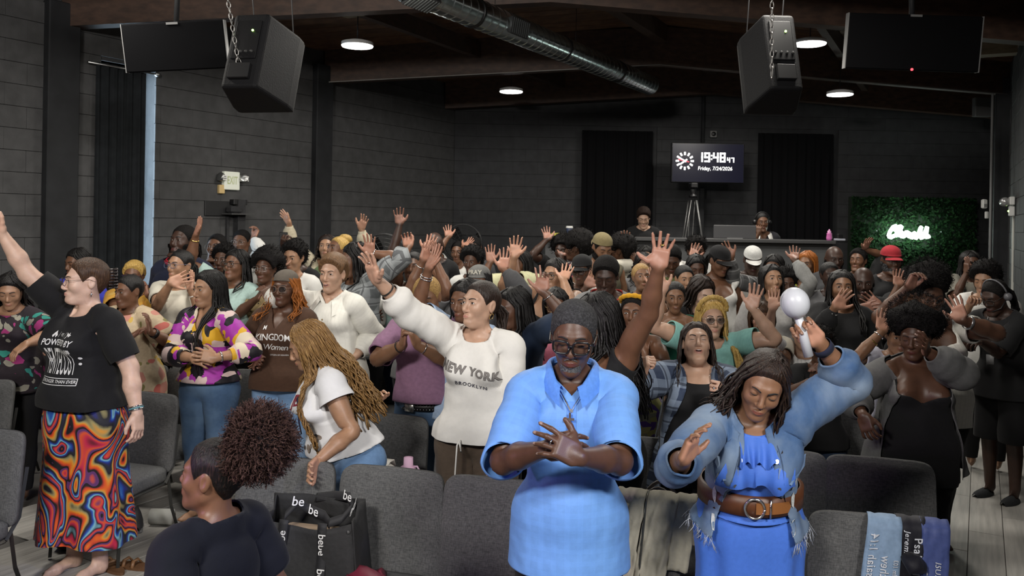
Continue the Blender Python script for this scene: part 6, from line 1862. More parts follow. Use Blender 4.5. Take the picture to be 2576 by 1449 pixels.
MB().box((0, 0, .115), (.135, .045, .11), bev=.02).build('body', PW, t); Q = [(-.13 + .26 * i / 9, [-.052, -.056, -.05, -.02, .03, .05][j], [.10, .17, .222, .236, .234, .20][j]) for i in range(10) for j in range(6)]; sheet('flap', [q for q in Q], 10, 6, PW, t, .006); MB().add(*sphere_vf((.085, -.03, .243), .010)).box((.085, -.045, .232), (.016, .004, .006)).build('clasp', plain('clasp_gold', (.6, .42, .12), .3, 1), t, smooth=True)
t = empty('water_bottle', loc_pt(2, 1078, .02, -.27, .468), math.atan(ROWS[2][2])); tag(t, 'lilac pink water bottle with carry loop beside the white purse', 'bottle'); PB_ = plain('bottle_lilac', (.56, .36, .50), .45)
MB().lathe([(0, 0), (.042, 0), (.046, .01), (.047, .15), (.040, .185), (.036, .20), (0, .20)], 28).build('body', PB_, t, smooth=True); MB().lathe([(.038, .195), (.040, .2), (.040, .225), (.026, .232), (.025, .275), (0, .277)], 24).build('cap', plain('bottle_lilac_cap', (.60, .38, .53), .4), t, smooth=True); MB().tube([(.03, 0, .228), (.05, 0, .232), (.062, 0, .215), (.062, 0, .17), (.055, 0, .14), (.046, 0, .14)], .005, 8).build('carry_loop', PB_, t, smooth=True)
# small things low down
p = loc_pt(1, 1000, -.0, -.30, .44); Q = [(-.085 + .17 * i / 11, -.10 + .2 * j / 7, .06 + .015 * math.sin(i * .7 + j) - .05 * (abs(j - 3.5) / 3.5) ** 3) for i in range(12) for j in range(8)]; o = sheet('maroon_cloth', Q, 12, 8, plain('maroon_nylon', (.14, .012, .03), .5), None, .05); o.location = p; tag(o, 'folded maroon cloth on the seat right of the black tote', 'cloth')
mb = MB(); mb.tube([(-.085, -.095, .055), (-.05, -.10, .066), (-.01, -.06, .08)], .005, 5); q = mb.build('piping', WHL, o, smooth=True)
p = at(12, 1430, 3.9); o = blob((0, 0, .12), (.17, .12, .13), 10, .10, 4, 6); o = o.build('red_bag', plain('red_nylon', (.30, .02, .045), .45, noise_=.2), smooth=True, loc=(p[0], 3.9, .0)); tag(o, 'crumpled red bag on the floor under the nearest left chair', 'bag')
def sandal(px, py, rz, lab):
    d = CAMH * FPX / (py - CY + (CX - px) * ROLL * 1.0); p = at(px, py, d); t = empty('sandal', (p[0], d, 0), rz); tag(t, lab, 'sandal', 'brown sandals on the floor'); BR = plain('sandal_brown', (.10, .045, .018), .6)
    mb = MB(); n = 20; V = [(.042 * math.cos(a) * (1 + .15 * math.sin(a)), .125 * math.sin(a), z) for z in (.0, .016) for a in np.linspace(0, 6.283, n + 1)[:-1]]; mb.add(V, [list(range(n))[::-1], list(range(n, 2 * n))] + [[i, (i + 1) % n, (i + 1) % n + n, i + n] for i in range(n)]); mb.build('sole', BR, t)
    for y in (.06, .0): MB().tube([(-.042, y, .012), (-.02, y + .01, .042), (.02, y + .01, .042), (.042, y, .012)], .011, 6, flat=.5).build('strap', plain('sandal_strap', (.16, .075, .03), .5), t, smooth=True)
sandal(282, 1432, .9, 'brown strap sandal on the floor behind the bare feet'); sandal(345, 1428, 1.3, 'brown strap sandal on the floor by the chair leg, right of its twin')
d = 5.0; p = at(205, 1425, d); t = empty('floor_bag', (p[0], d, 0), .2); tag(t, 'black bag on the floor behind the bare feet', 'bag'); MB().box((0, 0, .09), (.14, .07, .09), bev=.03).build('body', TB, t); MB().tube([(-.08, 0, .17), (-.05, .02, .24), (.05, .02, .24), (.08, 0, .17)], .008, 6).build('handle', MATS['strap_black'], t, smooth=True)
def shoe(px, py, d, rz, col, lab):
    p = at(px, py, d); t = empty('shoe', (p[0], d, 0), rz); tag(t, lab, 'shoe'); m = plain('shoe_%d' % int(col[0] * 999), col, .6); mb = MB(); P_ = []
    for i in range(10):
        k = i / 9; w_ = .042 * math.sin(.4 + 2.45 * k) ** .6; h = .085 - .05 * sstep(.3, .9, np.array(k))
        for j in range(9): a = math.pi * j / 8; P_.append((w_ * math.cos(a), .12 - .26 * k, .012 + h * math.sin(a)))
    mb.grid(P_, 10, 9); mb.build('upper', m, t, smooth=True); MB().box((0, -.01, .008), (.040, .125, .008), bev=.006).build('sole', plain('sole_grey', (.12, .12, .12), .6), t)
shoe(343, 1305, 5.35, .4, (.02, .02, .024), 'dark shoe on the floor under the chair beside the bright skirt'); shoe(448, 1300, 5.1, -.3, (.012, .010, .012), 'black shoe on the floor in the gap between the chair blocks')
p = at(424, 1240, 5.5); o = MB().tube([(-.07, 0, .05), (.07, 0, .05)], .05, 16).build('rolled_towel', cloth('towel_stripe', (.45, .45, .42), pat=('lines', (.04, .04, .04), 60, .5, 'X', .9)), smooth=True, loc=(p[0], 5.4, .0)); tag(o, 'rolled striped towel on the floor behind the chair beside the skirt', 'towel')
# ---------------------------------------------------------------- the people
init_people()
GOLD = plain('gold', (.75, .52, .18), .25, 1); SILV = plain('silver', (.75, .75, .76), .2, 1); PEARL = plain('pearl', (.75, .72, .66), .25)
WHT = plain('print_white', (.62, .62, .62), .8)
DENIM = cloth('denim_mid', (.055, .105, .20), pat=('denim', (.13, .21, .33), (.03, .06, .12)))
DENIML = cloth('denim_light', (.13, .23, .40), pat=('denim', (.28, .40, .56), (.08, .15, .28)))
DENIMD = cloth('denim_dark', (.020, .035, .07), pat=('denim', (.035, .055, .10), (.012, .02, .04)))
BLK = cloth('black_cotton', (.010, .010, .011)); BLKP = cloth('black_trousers', (.009, .009, .010)); NAVY = cloth('navy_cotton', (.012, .015, .035))
CW = cloth('white_cotton', (.66, .65, .62), fleck=.04); CREAM = cloth('cream_cotton', (.55, .52, .44), fleck=.05); GREY = cloth('grey_cotton', (.17, .17, .175)); DGREY = cloth('dark_grey_cotton', (.05, .05, .053))
BEIGE = cloth('beige_knit', (.42, .37, .27)); OLIVE = cloth('olive_cotton', (.075, .085, .03)); TEAL = cloth('teal_cotton', (.20, .42, .38)); GREEN = cloth('green_jersey', (.012, .10, .065)); PINK = cloth('pink_satin', (.50, .14, .20), .5); LPINK = cloth('light_pink', (.62, .40, .44)); YEL = cloth('yellow_top', (.55, .62, .03)); PALEY = cloth('pale_yellow', (.58, .57, .35)); BLUE = cloth('royal_blue', (.05, .06, .45)); LTEAL = cloth('pale_teal', (.33, .45, .42)); MAUVE = cloth('mauve_cotton', (.24, .13, .21)); LBLUE = cloth('light_blue', (.32, .42, .58))
PLAIDG = cloth('grey_plaid', (.11, .12, .125), pat=('plaid', (.30, .32, .33), (.04, .04, .045), 13)); PLAIDB = cloth('blue_plaid', (.035, .05, .09), pat=('plaid', (.25, .31, .40), (.012, .015, .03), 10)); PLAIDD = cloth('dark_plaid', (.03, .03, .032), pat=('plaid', (.12, .12, .12), (.3, .3, .3), 11))
def hand_up(d=(0, -.15, 1), palm=(-.1, -1, .1), curl='open', pole=None, **k):
    r = dict(fdir=d, palm=palm, curl=curl, **k)
    if pole: r['pole'] = pole
    return r
HAIRLESS = 0
def fig(label, px, py, d, skin='mid', yaw=-14, hyaw=-14, hp=0, arms=None, hair=('short',), top=(BLK, {}), bot=BLKP, M=None, lod=2, hroll=0, post=None, **k):
    P = Person(label, px, py, d, skin, lod, M or {}, yaw=yaw, hyaw=hyaw, hpitch=hp, hroll=hroll, **k)
    arms = arms or {}
    for S in 'LR':
        a = arms.get(S)
        if a is None: P.down(S)
        else:
            kw = dict(a[3]) if len(a) > 3 else {}
            kw.setdefault('pole', ((.4 if S == 'L' else -.4), -.1, -1))
            P.arm(S, a[0], a[1], a[2], **kw)
    P.build()
    if hair:
        hk = {}
        for q in hair: hk.update(q if isinstance(q, dict) else {})
        P.hair(*[q for q in hair if isinstance(q, (str, tuple))], **hk)
    if top: P.topd = P.top(top[0], **top[1])
    if bot: P.pants(bot)
    if post: post(P)
    return P
TEE = dict(sleeve=.36); LONG = dict(sleeve=.67, loose=.012, sl_loose=.008); TANK = dict(sleeve=.165, neck='tank', loose=.004); VEE = dict(sleeve=.36, neck='vee'); LOOSE = dict(sleeve=.40, loose=.016, flare=.012, sl_loose=.012)
F1 = dict(bust=.6, hips=.4, fat=.12, sh=-.5, face=-.6, jaw=-1.0); F2 = dict(bust=.8, hips=.6, fat=.34, sh=-.35, belly=.2, face=-.25, jaw=-.7); F3 = dict(bust=1.0, hips=.8, fat=.75, sh=0, belly=.4, face=.1, jaw=-.3)
B1 = dict(nose=.6, lips=.6); M1 = dict(sh=.4, neck=.3, jaw=.4, nose=.6, lips=.5); M2 = dict(sh=.6, neck=.5, jaw=.4, fat=.4, belly=.3, nose=.6, lips=.5)
def mk(*ds, **k):
    r = {}
    for q in ds: r.update(q)
    r.update(k); return r
exec_order = []
# ---- front row -----------------------------------------------------------------
def p_pentecost():
    P = Person('person in black slogan tee and swirling multicoloured long skirt, barefoot, arm raised at left', 213, 700, 4.65, 'pale', 0, mk(F2, fat=.42, bust=.9, belly=.4, face=.15, nose=.1), eyes='narrow', brow='brown', yaw=-24, hyaw=-54, hpitch=0)
    P.arm('R', -62, 520, .15, pole=(-.2, .1, -1), fdir=(-.6, -.1, .75), palm=(-.2, -1, -.2)); P.arm('L', 352, 1048, .10, pole=(.6, .6, 0), fdir=(.12, -.12, -1), palm=(-.8, .2, 0), curl='relax', spread=.5)
    P.build(); g = dict(hem=.93, sleeve=.385, neck='crew', loose=.008, flare=.008, sl_loose=.006, seed=4, wr=.003); P.top(BLK, 'tee', **g); G = garment(0, kind='top', **g)
    sk = cloth('swirl_print', (.1, .1, .1), .6, pat=('swirl', [(.010, .008, .010), (.012, .010, .012), (.50, .05, .02), (.62, .11, .012), (.60, .26, .03), (.28, .24, .10), (.012, .012, .016), (.02, .02, .03), (.015, .02, .16), (.02, .10, .38), (.20, .42, .50), (.010, .010, .012), (.45, .02, .06), (.60, .08, .02), (.10, .03, .12)], 3.5, 4.8))
    P.skirt(sk, z0=1.0, z1=.20, r0=.165, r1=.235, folds=5, amp=.022, seed=3)
    P.hair('slick', 'brown', 'lbrown', t=.010); P.mbh('hair_twist', blob((0, .105, 1.60), (.03, .03, .05), 8, .12, 3), hair_mat(HC['brown'], HC['lbrown']))
    mb = MB()
    for q in range(7): mb.tube([(-.035, .10, 1.645 - q * .016), (-.02, .145, 1.645 - q * .016), (.02, .145, 1.645 - q * .016), (.035, .10, 1.645 - q * .016)], .004, 5)
    mb.box((0, .142, 1.597), (.006, .006, .055)); P.mbh('hair_clip', mb, plain('clip_dark', (.02, .015, .015), .25))
    P.glasses((.05, .03, .03), w=.025, h=.019, th=.0013, rnd=.7); P.earrings(SILV, 'cross')
    for i, x in enumerate((.655, .664, .672)): P.band('L', SILV if i != 1 else plain('teal_bead', (.1, .3, .35), .3), x=x, r=.0335 + .001 * i, w=.003)
    dx = .018
    P.text('POWERED BY', WHT, dx, 1.285, .042, G, 'print_line', .018, .1, sx=.80)
    P.text(':', WHT, dx + .112, 1.20, .09, G, 'print_line', .02, .06)
    V, T = text_mesh('PENTECOST', .05, .006, .05, 1.0, .011)
    P.decal('print_line', dx + V[:, 0] * .68, 1.18 + V[:, 1] * 3.9, T, WHT, G)
    P.text('STRONGER THAN EVER.', WHT, dx, 1.083, .0235, G, 'print_line', .015, .1, sx=.88)
    bx = MB()
    for (x, z, hx, hz) in ((0, 1.10, .114, .0018), (0, 1.066, .114, .0018), (-.113, 1.083, .0018, .017), (.113, 1.083, .0018, .017)):
        n = max(2, int(hx / .01))
        for i in range(n): bx.box((dx + x - hx + (2 * i + 1) * hx / n, 0, z), (hx / n, .0003, hz))
    V = np.array(bx.V); P.decal('print_frame', V[:, 0], V[:, 2], bx.F, WHT, G)
    # flame, wind and dove marks with dividing strokes
    def shape(nm, pts, cx):
        V = np.array(pts) * .016; P.decal(nm, dx + cx + V[:, 0], 1.325 + V[:, 1], [[0, i, i + 1] for i in range(1, len(pts) - 1)], WHT, G)
    shape('flame_mark', [(0, 0), (-.5, -1), (-1, -.4), (-.5, .4), (.2, 1.2), (.5, .4), (.9, -.3), (.3, -1)], -.05)
    shape('dove_mark', [(0, 0), (-.4, -.9), (-1, -1), (-.3, -.2), (-.9, .9), (.2, .5), (.4, 1.1), (.8, .4), (1.3, .3), (.7, -.4)], .055)
    for k_, (zz, l) in enumerate(((.006, .011), (0, .013), (-.006, .009))):
        V = np.array([(-l, -.0012), (l, -.0012), (l, .0012), (-l, .0012)]); P.decal('wind_mark', dx + .002 + V[:, 0], 1.325 + zz + V[:, 1], [[0, 1, 2, 3]], WHT, G)
    for cx in (-.024, .028):
        V = np.array([(-.006, -.014), (-.0045, -.014), (.006, .014), (.0045, .014)]); P.decal('divider', dx + cx + V[:, 0], 1.325 + V[:, 1], [[0, 1, 2, 3]], WHT, G)
p_pentecost()
def p_polo():
    P = Person('person in bright blue polo shirt with thick black glasses, hands folded, front row', 1443, 838, 3.0, 'dark', 0, mk(M2, fat=.08, sh=.15, belly=.25, face=-.5, jaw=-.1, neck=.1, arm=.05), eyes='closed', brow='black', yaw=-4, hyaw=-9, hpitch=13, hroll=3)
    P.arm('R', 1368, 1140, .34, pole=(-.6, .1, -.8), fdir=(.95, -.25, -.05), palm=(.0, .9, -.4), curl=((30, 20, 10), (34, 24, 12), (38, 28, 14), (40, 30, 14)), spread=.5)
    P.arm('L', 1460, 1160, .40, pole=(.6, .15, -.85), fdir=(-.93, -.15, .22), palm=(-.1, .95, -.3), curl=((12, 10, 5), (18, 20, 10), (26, 26, 12), (30, 30, 15)), spread=.7, thumb=14)
    P.build(); g = dict(hem=.76, sleeve=.435, neck='shirt', loose=.010, flare=.004, sl_loose=.010, seed=5, wr=.004)
    POLO = cloth('polo_blue', (.135, .30, .66), .55, pat=('lines', (.16, .36, .82), 24, .6, 'XZ', .22), fleck=.05); P.top(POLO, 'polo_shirt', **g); G = garment(0, kind='top', **g); P.pants(BLKP, loose=.014)
    # placket, buttons, collar
    mb = MB()
    zs = np.linspace(1.375, 1.20, 9); X = np.concatenate([np.full(9, -.016), np.full(9, .016)]); Z = np.concatenate([zs, zs]); P.decal('placket', X, Z, [[i, i + 1, i + 10, i + 9] for i in range(8)], cloth('polo_placket', (.10, .25, .66), .55), G, .0035)
    for z in (1.345, 1.275):
        t_ = np.linspace(0, 6.283, 13)[:-1]; P.decal('button', .0 + .0058 * np.cos(t_), z + .0058 * np.sin(t_), [list(range(12))[::-1]], plain('button_grey', (.22, .24, .28), .25), G, .007)
    Q = []; n = 25
    for i in range(n):
        a = math.radians(-158 + 316 * i / (n - 1)); sx, cy = math.sin(a), math.cos(a); fr = sstep(.25, .98, np.array(-cy)); 
        for r, z in ((.066, 1.462), (.070, 1.488), (.080, 1.488), (.102 + .008 * fr, 1.448 - .012 * fr), (.112 + .014 * fr, 1.432 - .022 * fr)):
            Q.append((sx * r * (1.12 - .22 * fr), .022 + cy * r * 1.0 - .062 * fr, z - .040 * fr * 1.0 + .012 * max(0, cy)))
    mb = MB(); mb.grid(Q, n, 5); P.child('collar', np.array(mb.V), [f[::-1] for f in mb.F], cloth('polo_collar', (.09, .24, .68), .55))
    P.hair('fade', 'grey', t=.009); P.beard((.10, .10, .10), .004, full=False, col2=(.32, .32, .32)); P.glasses((.008, .008, .008), w=.027, h=.0215, th=.0036, rnd=.55, y=-.114)
    for sx in (-1, 1):
        u = np.linspace(0, 1, 9); X = np.concatenate([sx * .05 * (1 - u) - .004, sx * .05 * (1 - u)]); Z = np.concatenate([1.415 - .075 * u, 1.417 - .075 * u]); P.decal('chain', X, Z, [[i, i + 1, i + 10, i + 9] for i in range(8)], SILV, G, .012)
    for hx, hz, dz in ((.0035, .026, 0), (.016, .0035, .007)): P.decal('cross', np.array((-hx, hx, hx, -hx)) - .006, 1.312 + dz + np.array((-hz, -hz, hz, hz)), [[0, 1, 2, 3]], SILV, G, .020)
    P.band('L', SILV, x=.796, r=.0098, w=.0025, name='ring', t=.0012)
p_polo()
def p_dress():
    P = Person('person in blue ruffled belted dress and torn denim jacket swinging a white maraca', 1922, 962, 2.95, 'brown', 0, mk(F2, fat=.26, bust=.9, belly=.25, hips=.4, face=.15, nose=.5, lips=.3, frown=1), eyes='closed', brow='black', yaw=-10, hyaw=-16, hpitch=20, hroll=16, lean=6, hunch=8)
    P.arm('R', 1718, 1158, .30, pole=(-.6, .5, -.9), fdir=(.28, -.25, 1), palm=(.75, -.65, 0), curl=((10, 14, 8), (14, 18, 10), (20, 22, 12), (26, 26, 14)), thumb=18)
    P.arm('L', 2062, 850, .02, pole=(1, .2, .1), fdir=(-.75, -.05, .6), palm=(-.3, -.9, -.3), curl='grip', spread=.2)
    P.build()
    DR = cloth('dress_blue', (.055, .15, .56), .5, fleck=.06); g = dict(hem=1.06, sleeve=.30, neck='crew', loose=.006, flare=.0, seed=7, wr=.004, waistin=.0); P.top(DR, 'dress_top', **g); G = garment(0, kind='top', **g)
    P.skirt(DR, z0=1.12, z1=.35, r0=.155, r1=.22, folds=7, amp=.016, seed=5, bulge=.03, name='dress_skirt')
    # ruffles over the chest
    for k_, (z0, w0, dep) in enumerate(((1.405, .07, .085), (1.335, .12, .085))):
        n = 41; Q = []
        for i in range(n):
            u = -1 + 2 * i / (n - 1); x = u * w0
            for j in range(6):
                v = j / 5; Q.append((x * (1 + .12 * v), z0 - dep * v - .05 * u * u * (1 - k_ * .5) * 0 + .01 * math.sin(u * 9) * v, v, u))
        Q = np.array(Q); F = [[i * 6 + j, i * 6 + j + 1, (i + 1) * 6 + j + 1, (i + 1) * 6 + j] for i in range(n - 1) for j in range(5)]
        S_, N_, Y_ = P.surf(Q[:, 0], Q[:, 1], G); V = (S_ + N_ * (.005 + Q[:, 2] * .016 * (1 + .6 * np.sin(Q[:, 3] * 11 + k_)))[:, None]) * P.s; mesh_obj('ruffle', V, F, DR, P.o, True, None, {'rest': Q[:, :3]})
    JD = cloth('jacket_denim', (.050, .105, .22), .8, pat=('denim', (.22, .29, .38), (.025, .05, .12))); g2 = dict(hem=.98, sleeve=.605, neck='shirt', loose=.006, over=.012, flare=.014, sl_loose=.004, seed=9, wr=.006, openf=(.035, .125, None)); P.top(JD, 'denim_jacket', **g2); GJ = garment(0, kind='top', **g2)
    for sx in (-1, 1):
        zs = np.linspace(1.38, 1.0, 16); gx = .035 + (.125 - .035) * np.clip((1.42 - zs) / .5, 0, 1); X = np.concatenate([sx * (gx + .004), sx * (gx + .034)]); Z = np.concatenate([zs, zs]); F = [[i, i + 1, i + 17, i + 16] for i in range(15)]
        P.decal('jacket_placket', X, Z, F if sx > 0 else [f[::-1] for f in F], cloth('denim_seam', (.10, .18, .33), pat=('denim', (.35, .42, .5), (.05, .1, .2))), GJ, .006)
        for q in range(5):
            z = 1.34 - q * .075; x = sx * (.035 + .09 * (1.42 - z) / .5 + .019); t_ = np.linspace(0, 6.283, 11)[:-1]; P.decal('jacket_button', x + .007 * np.cos(t_), z + .007 * np.sin(t_), [list(range(10))[::-1]], plain('jeans_button', (.30, .33, .38), .3, .9), GJ, .010)
        zs = np.array([1.315, 1.30, 1.285]); X = np.array([sx * .075, sx * .165, sx * .165, sx * .12, sx * .075]); Z = np.array([1.32, 1.32, 1.295, 1.272, 1.295]); P.decal('pocket_flap', X, Z, [[0, 1, 2, 3, 4]], MATS['denim_seam'], GJ, .007)
        for q, (px_, pz) in enumerate(((.146, 1.16), (.150, 1.05), (.142, 1.245))):
            rr_ = np.random.RandomState(q + 5); t_ = np.linspace(0, 6.283, 15)[:-1]; k2 = 1 + .4 * rr_.rand(14); P.decal('tear', sx * px_ + .006 * np.cos(t_) * k2, pz + .028 * np.sin(t_) * k2, [list(range(14))[::-1]], plain('torn_threads', (.46, .48, .48), .9, noise_=.3, scale=200), GJ, .004)
    # frayed hem threads
    GV, GF, GR, GW = GJ; mb = MB(); rr_ = np.random.RandomState(2); hemv = np.where(np.abs(GR[:, 2] - .98) < .004)[0]
    for i in hemv[::2]:
        p = GV[i] + (0, 0, .004); q = rr_.normal(size=3) * .008
        for _ in range(2): mb.tube([p, p + np.array((q[0], q[1] - .004, -.016)), p + np.array((q[0] * 2 + rr_.normal() * .006, q[1] * 2 - .004, -.03 - rr_.rand() * .03))], .0011, 3)
    V = np.array(mb.V); o = P.child('frayed_hem', V, mb.F, plain('fray_white', (.42, .45, .50), .9), W=weights(V)); o['kind'] = 'stuff'
    # collar of the jacket
    Q = []; n = 25
    for i in range(n):
        a = math.radians(-150 + 300 * i / (n - 1)); sx, cy = math.sin(a), math.cos(a); fr = float(sstep(.2, .95, np.array(-cy)))
        for r, z in ((.080, 1.455), (.086, 1.475), (.098, 1.470), (.122 + .01 * fr, 1.415 - .02 * fr), (.130 + .02 * fr, 1.395 - .045 * fr)): Q.append((sx * r * 1.2, .022 + cy * r - .03 * fr, z - .06 * fr))
    mb = MB(); mb.grid(Q, n, 5); P.child('jacket_collar', np.array(mb.V), [f[::-1] for f in mb.F], JD)
    # belt with ring buckle
    n = 64; Q = []; rx_, el_, _ = P.sk; rx_ += .030; ry_ = rx_ * el_ + .026
    for i in range(n):
        th = 2 * math.pi * i / n
        for r_, z in ((-.014, 1.166), (.003, 1.162), (.003, 1.088), (-.014, 1.084)): Q.append(((rx_ + r_) * math.cos(th), .005 + (ry_ + r_) * math.sin(th), z))
    mb = MB(); mb.grid(Q, n, 4); mb.F += [[(n - 1) * 4 + j, (n - 1) * 4 + j + 1, j + 1, j] for j in range(3)]
    bl = mesh_obj('belt', P.waist_pts(mb.V), [f[::-1] for f in mb.F], plain('belt_leather', (.085, .028, .010), .45, noise_=.2, scale=30), P.o)
    def wrap(x, z, o): return (x, .005 - (ry_ + o) * math.sqrt(max(0, 1 - (x / (rx_ + o)) ** 2)), z)
    mb = MB(); mb.tube([wrap(.0 + .037 * math.cos(a), 1.125 + .039 * math.sin(a), .010) for a in np.linspace(0, 6.283, 25)], .0055, 8); mb.tube([wrap(.06, 1.162, .012), wrap(.06, 1.088, .012)], .004, 6); mesh_obj('buckle', P.waist_pts(mb.V), mb.F, SILV, bl)
    Q = []
    for i in range(12):
        x = .005 + .125 * i / 11
        for j, z in enumerate((1.148, 1.125, 1.102)): Q.append(wrap(x + (.012 if i == 11 and j == 1 else 0), z, .008))
    mb = MB(); mb.grid(Q, 12, 3); mesh_obj('belt_tail', P.waist_pts(mb.V), [f[::-1] for f in mb.F], plain('belt_tan', (.22, .085, .025), .45), bl)
    P.hair('wavy', 'dbrown', 'brown', L=.26, part=.02, wave=.018, spread=.05, n=190, r=.0075); P.neckchain(GOLD, .07, .0022, rad=.076); P.earrings(SILV, 'drop', .012)
    P.band('L', NAVY, x=.66, r=.036, w=.014, name='wristband')
    # maraca held in the raised left hand
    h = P.p.point('handL', (.775, 0, 1.378)) * P.s + P.O; u = P.p.R['handL'] @ np.array((0, -1, 0)); u /= np.linalg.norm(u)
    t = empty('maraca', h); tag(t, 'white ribbed maraca in the raised hand of the dancing person', 'maraca'); Z = np.array((0, 0, 1.)); u = np.array((-.28, -.1, .9)); u /= np.linalg.norm(u); x_ = np.cross(u, (0, 1, 0)); x_ /= np.linalg.norm(x_); R = np.stack([x_, np.cross(u, x_), u], 1)
    MB().lathe([(0, -.10), (.017, -.098), (.016, -.02), (.014, .045), (0, .05)], 16, R=R).build('grip', plain('maraca_white', (.50, .52, .56), .35), t, smooth=True)
    mb = MB(); prof = [(math.sin(a) * .048, .098 - math.cos(a) * .055) for a in np.linspace(.12, 3.14, 16)]; V = []; n = 36
    for j in range(n):
        th = 6.2832 * j / n; k_ = 1 + .045 * (j % 2)
        for r, z in prof: V.append((r * k_ * math.cos(th), r * k_ * math.sin(th), z))
    mb.grid(np.array(V) @ R.T, n, 16); mb.F += [[(n - 1) * 16 + i, i, i + 1, (n - 1) * 16 + i + 1][::1] for i in range(15)]; mb.M += [0] * 15; mb.build('head', MATS['maraca_white'], t, smooth=True)
p_dress()
def p_newyork():
    P = Person('person in white city-name sweatshirt with arm stretched up to the left, dark ponytail', 1207, 757, 4.2, 'fair', 0, mk(F1, bust=.75, fat=.16, head=-.03, lips=.5, frown=.6, raise_=0), eyes=.9, brow='dbrown', yaw=-14, hyaw=-44, hpitch=-7)
    P.arm('R', 922, 690, .26, pole=(-.2, .3, -1), fdir=(-.52, -.12, .80), palm=(-.55, -.55, -.35), curl=((2, 4, 3), (6, 6, 4), (10, 8, 5), (16, 12, 6)), spread=.8, thumb=8); P.arm('L', 1262, 1150, .12, pole=(.7, .7, 0), fdir=(-.05, -.2, -1), palm=(-.9, .1, 0), curl='half', spread=.3)
    P.build(); g = dict(hem=.93, sleeve=.60, neck='crew', loose=.014, flare=.008, sl_loose=.010, seed=12, wr=.005); P.top(cloth('sweat_white', (.68, .665, .63), fleck=.03), 'sweatshirt', **g); G = garment(0, kind='top', **g)
    rb = cloth('sweat_rib', (.64, .625, .60), pat=('lines', (.52, .51, .49), 150, .5, 'X', .5)); P.pants(cloth('jogger_brown', (.085, .062, .045)), 'sweatpants', waist=1.0, loose=.022, flare=.02)
    n = 60; mb = MB(); gv, gr = G[0], G[2]; Q = []
    P.hair('pony', 'dbrown', t=.008, base=(0, .10, 1.60), tip=(.03, .13, 1.38)); P.earrings(GOLD, 'hoop', .014); P.neckchain(GOLD, .12, .0008, pend=1, rad=.066)
    GLE = cloth('letter_grey', (.20, .185, .175)); GLO = plain('letter_edge', (.07, .065, .065), .8)
    for x0, body in ((-.088, 'NEW'), (.073, 'YORK')):
        P.text(body, GLO, x0, 1.285 - x0 * .16, .053, G, 'letter_outline', .05, 0, .0, -.16, 1.12, 1.0, .003, .02); P.text(body, GLE, x0, 1.285 - x0 * .16, .053, G, 'lettering', .026, 0, .0, -.16, 1.12, 1.0, .0042, .02)
    P.text('BROOKLYN', plain('letter_navy', (.03, .03, .05), .8), .005, 1.218, .026, G, 'lettering', .012, 0, .0, -.16, 1.25, 1.0, .004, .02)
    V = np.array([(.03 + .002 * math.cos(a) * 0, -.0, 0) for a in (0,)]); mb = MB(); fy = -.19; mb.tube([(-.035, fy, .955), (-.045, fy - .012, .93), (-.052, fy - .012, .80), (-.056, fy - .010, .66)], .0045, 6); mb.tube([(-.035, fy, .955), (-.025, fy - .012, .90), (-.033, fy - .012, .945)], .0045, 6); V = np.array(mb.V); W0 = {k: np.zeros(len(V)) for k in WT['body', 0]}; P.child('drawstring', V, mb.F, CW, W=W0, morphed=False)
    mb = MB(); V, F = blob((0, 0, 0), (.01, .01, .01), 5, .1).V, 0
    P.band('R', plain('strap_dark', (.02, .018, .016), .5), x=.62, r=.034, w=.004, name='hair_tie'); P.band('R', SILV, x=.80, r=.0098, w=.002, name='ring', t=.0012)
    # phone at her side
    h = P.p.point('handL', (.775, 0, 1.375)) * P.s + P.O; o = MB().box((0, 0, 0), (.02, .005, .05), np.array(Matrix.Rotation(.4, 3, 'Y')), bev=.004).build('phone', BLACKP, loc=h); tag(o, 'black phone held low by the person in the white sweatshirt', 'phone')
p_newyork()
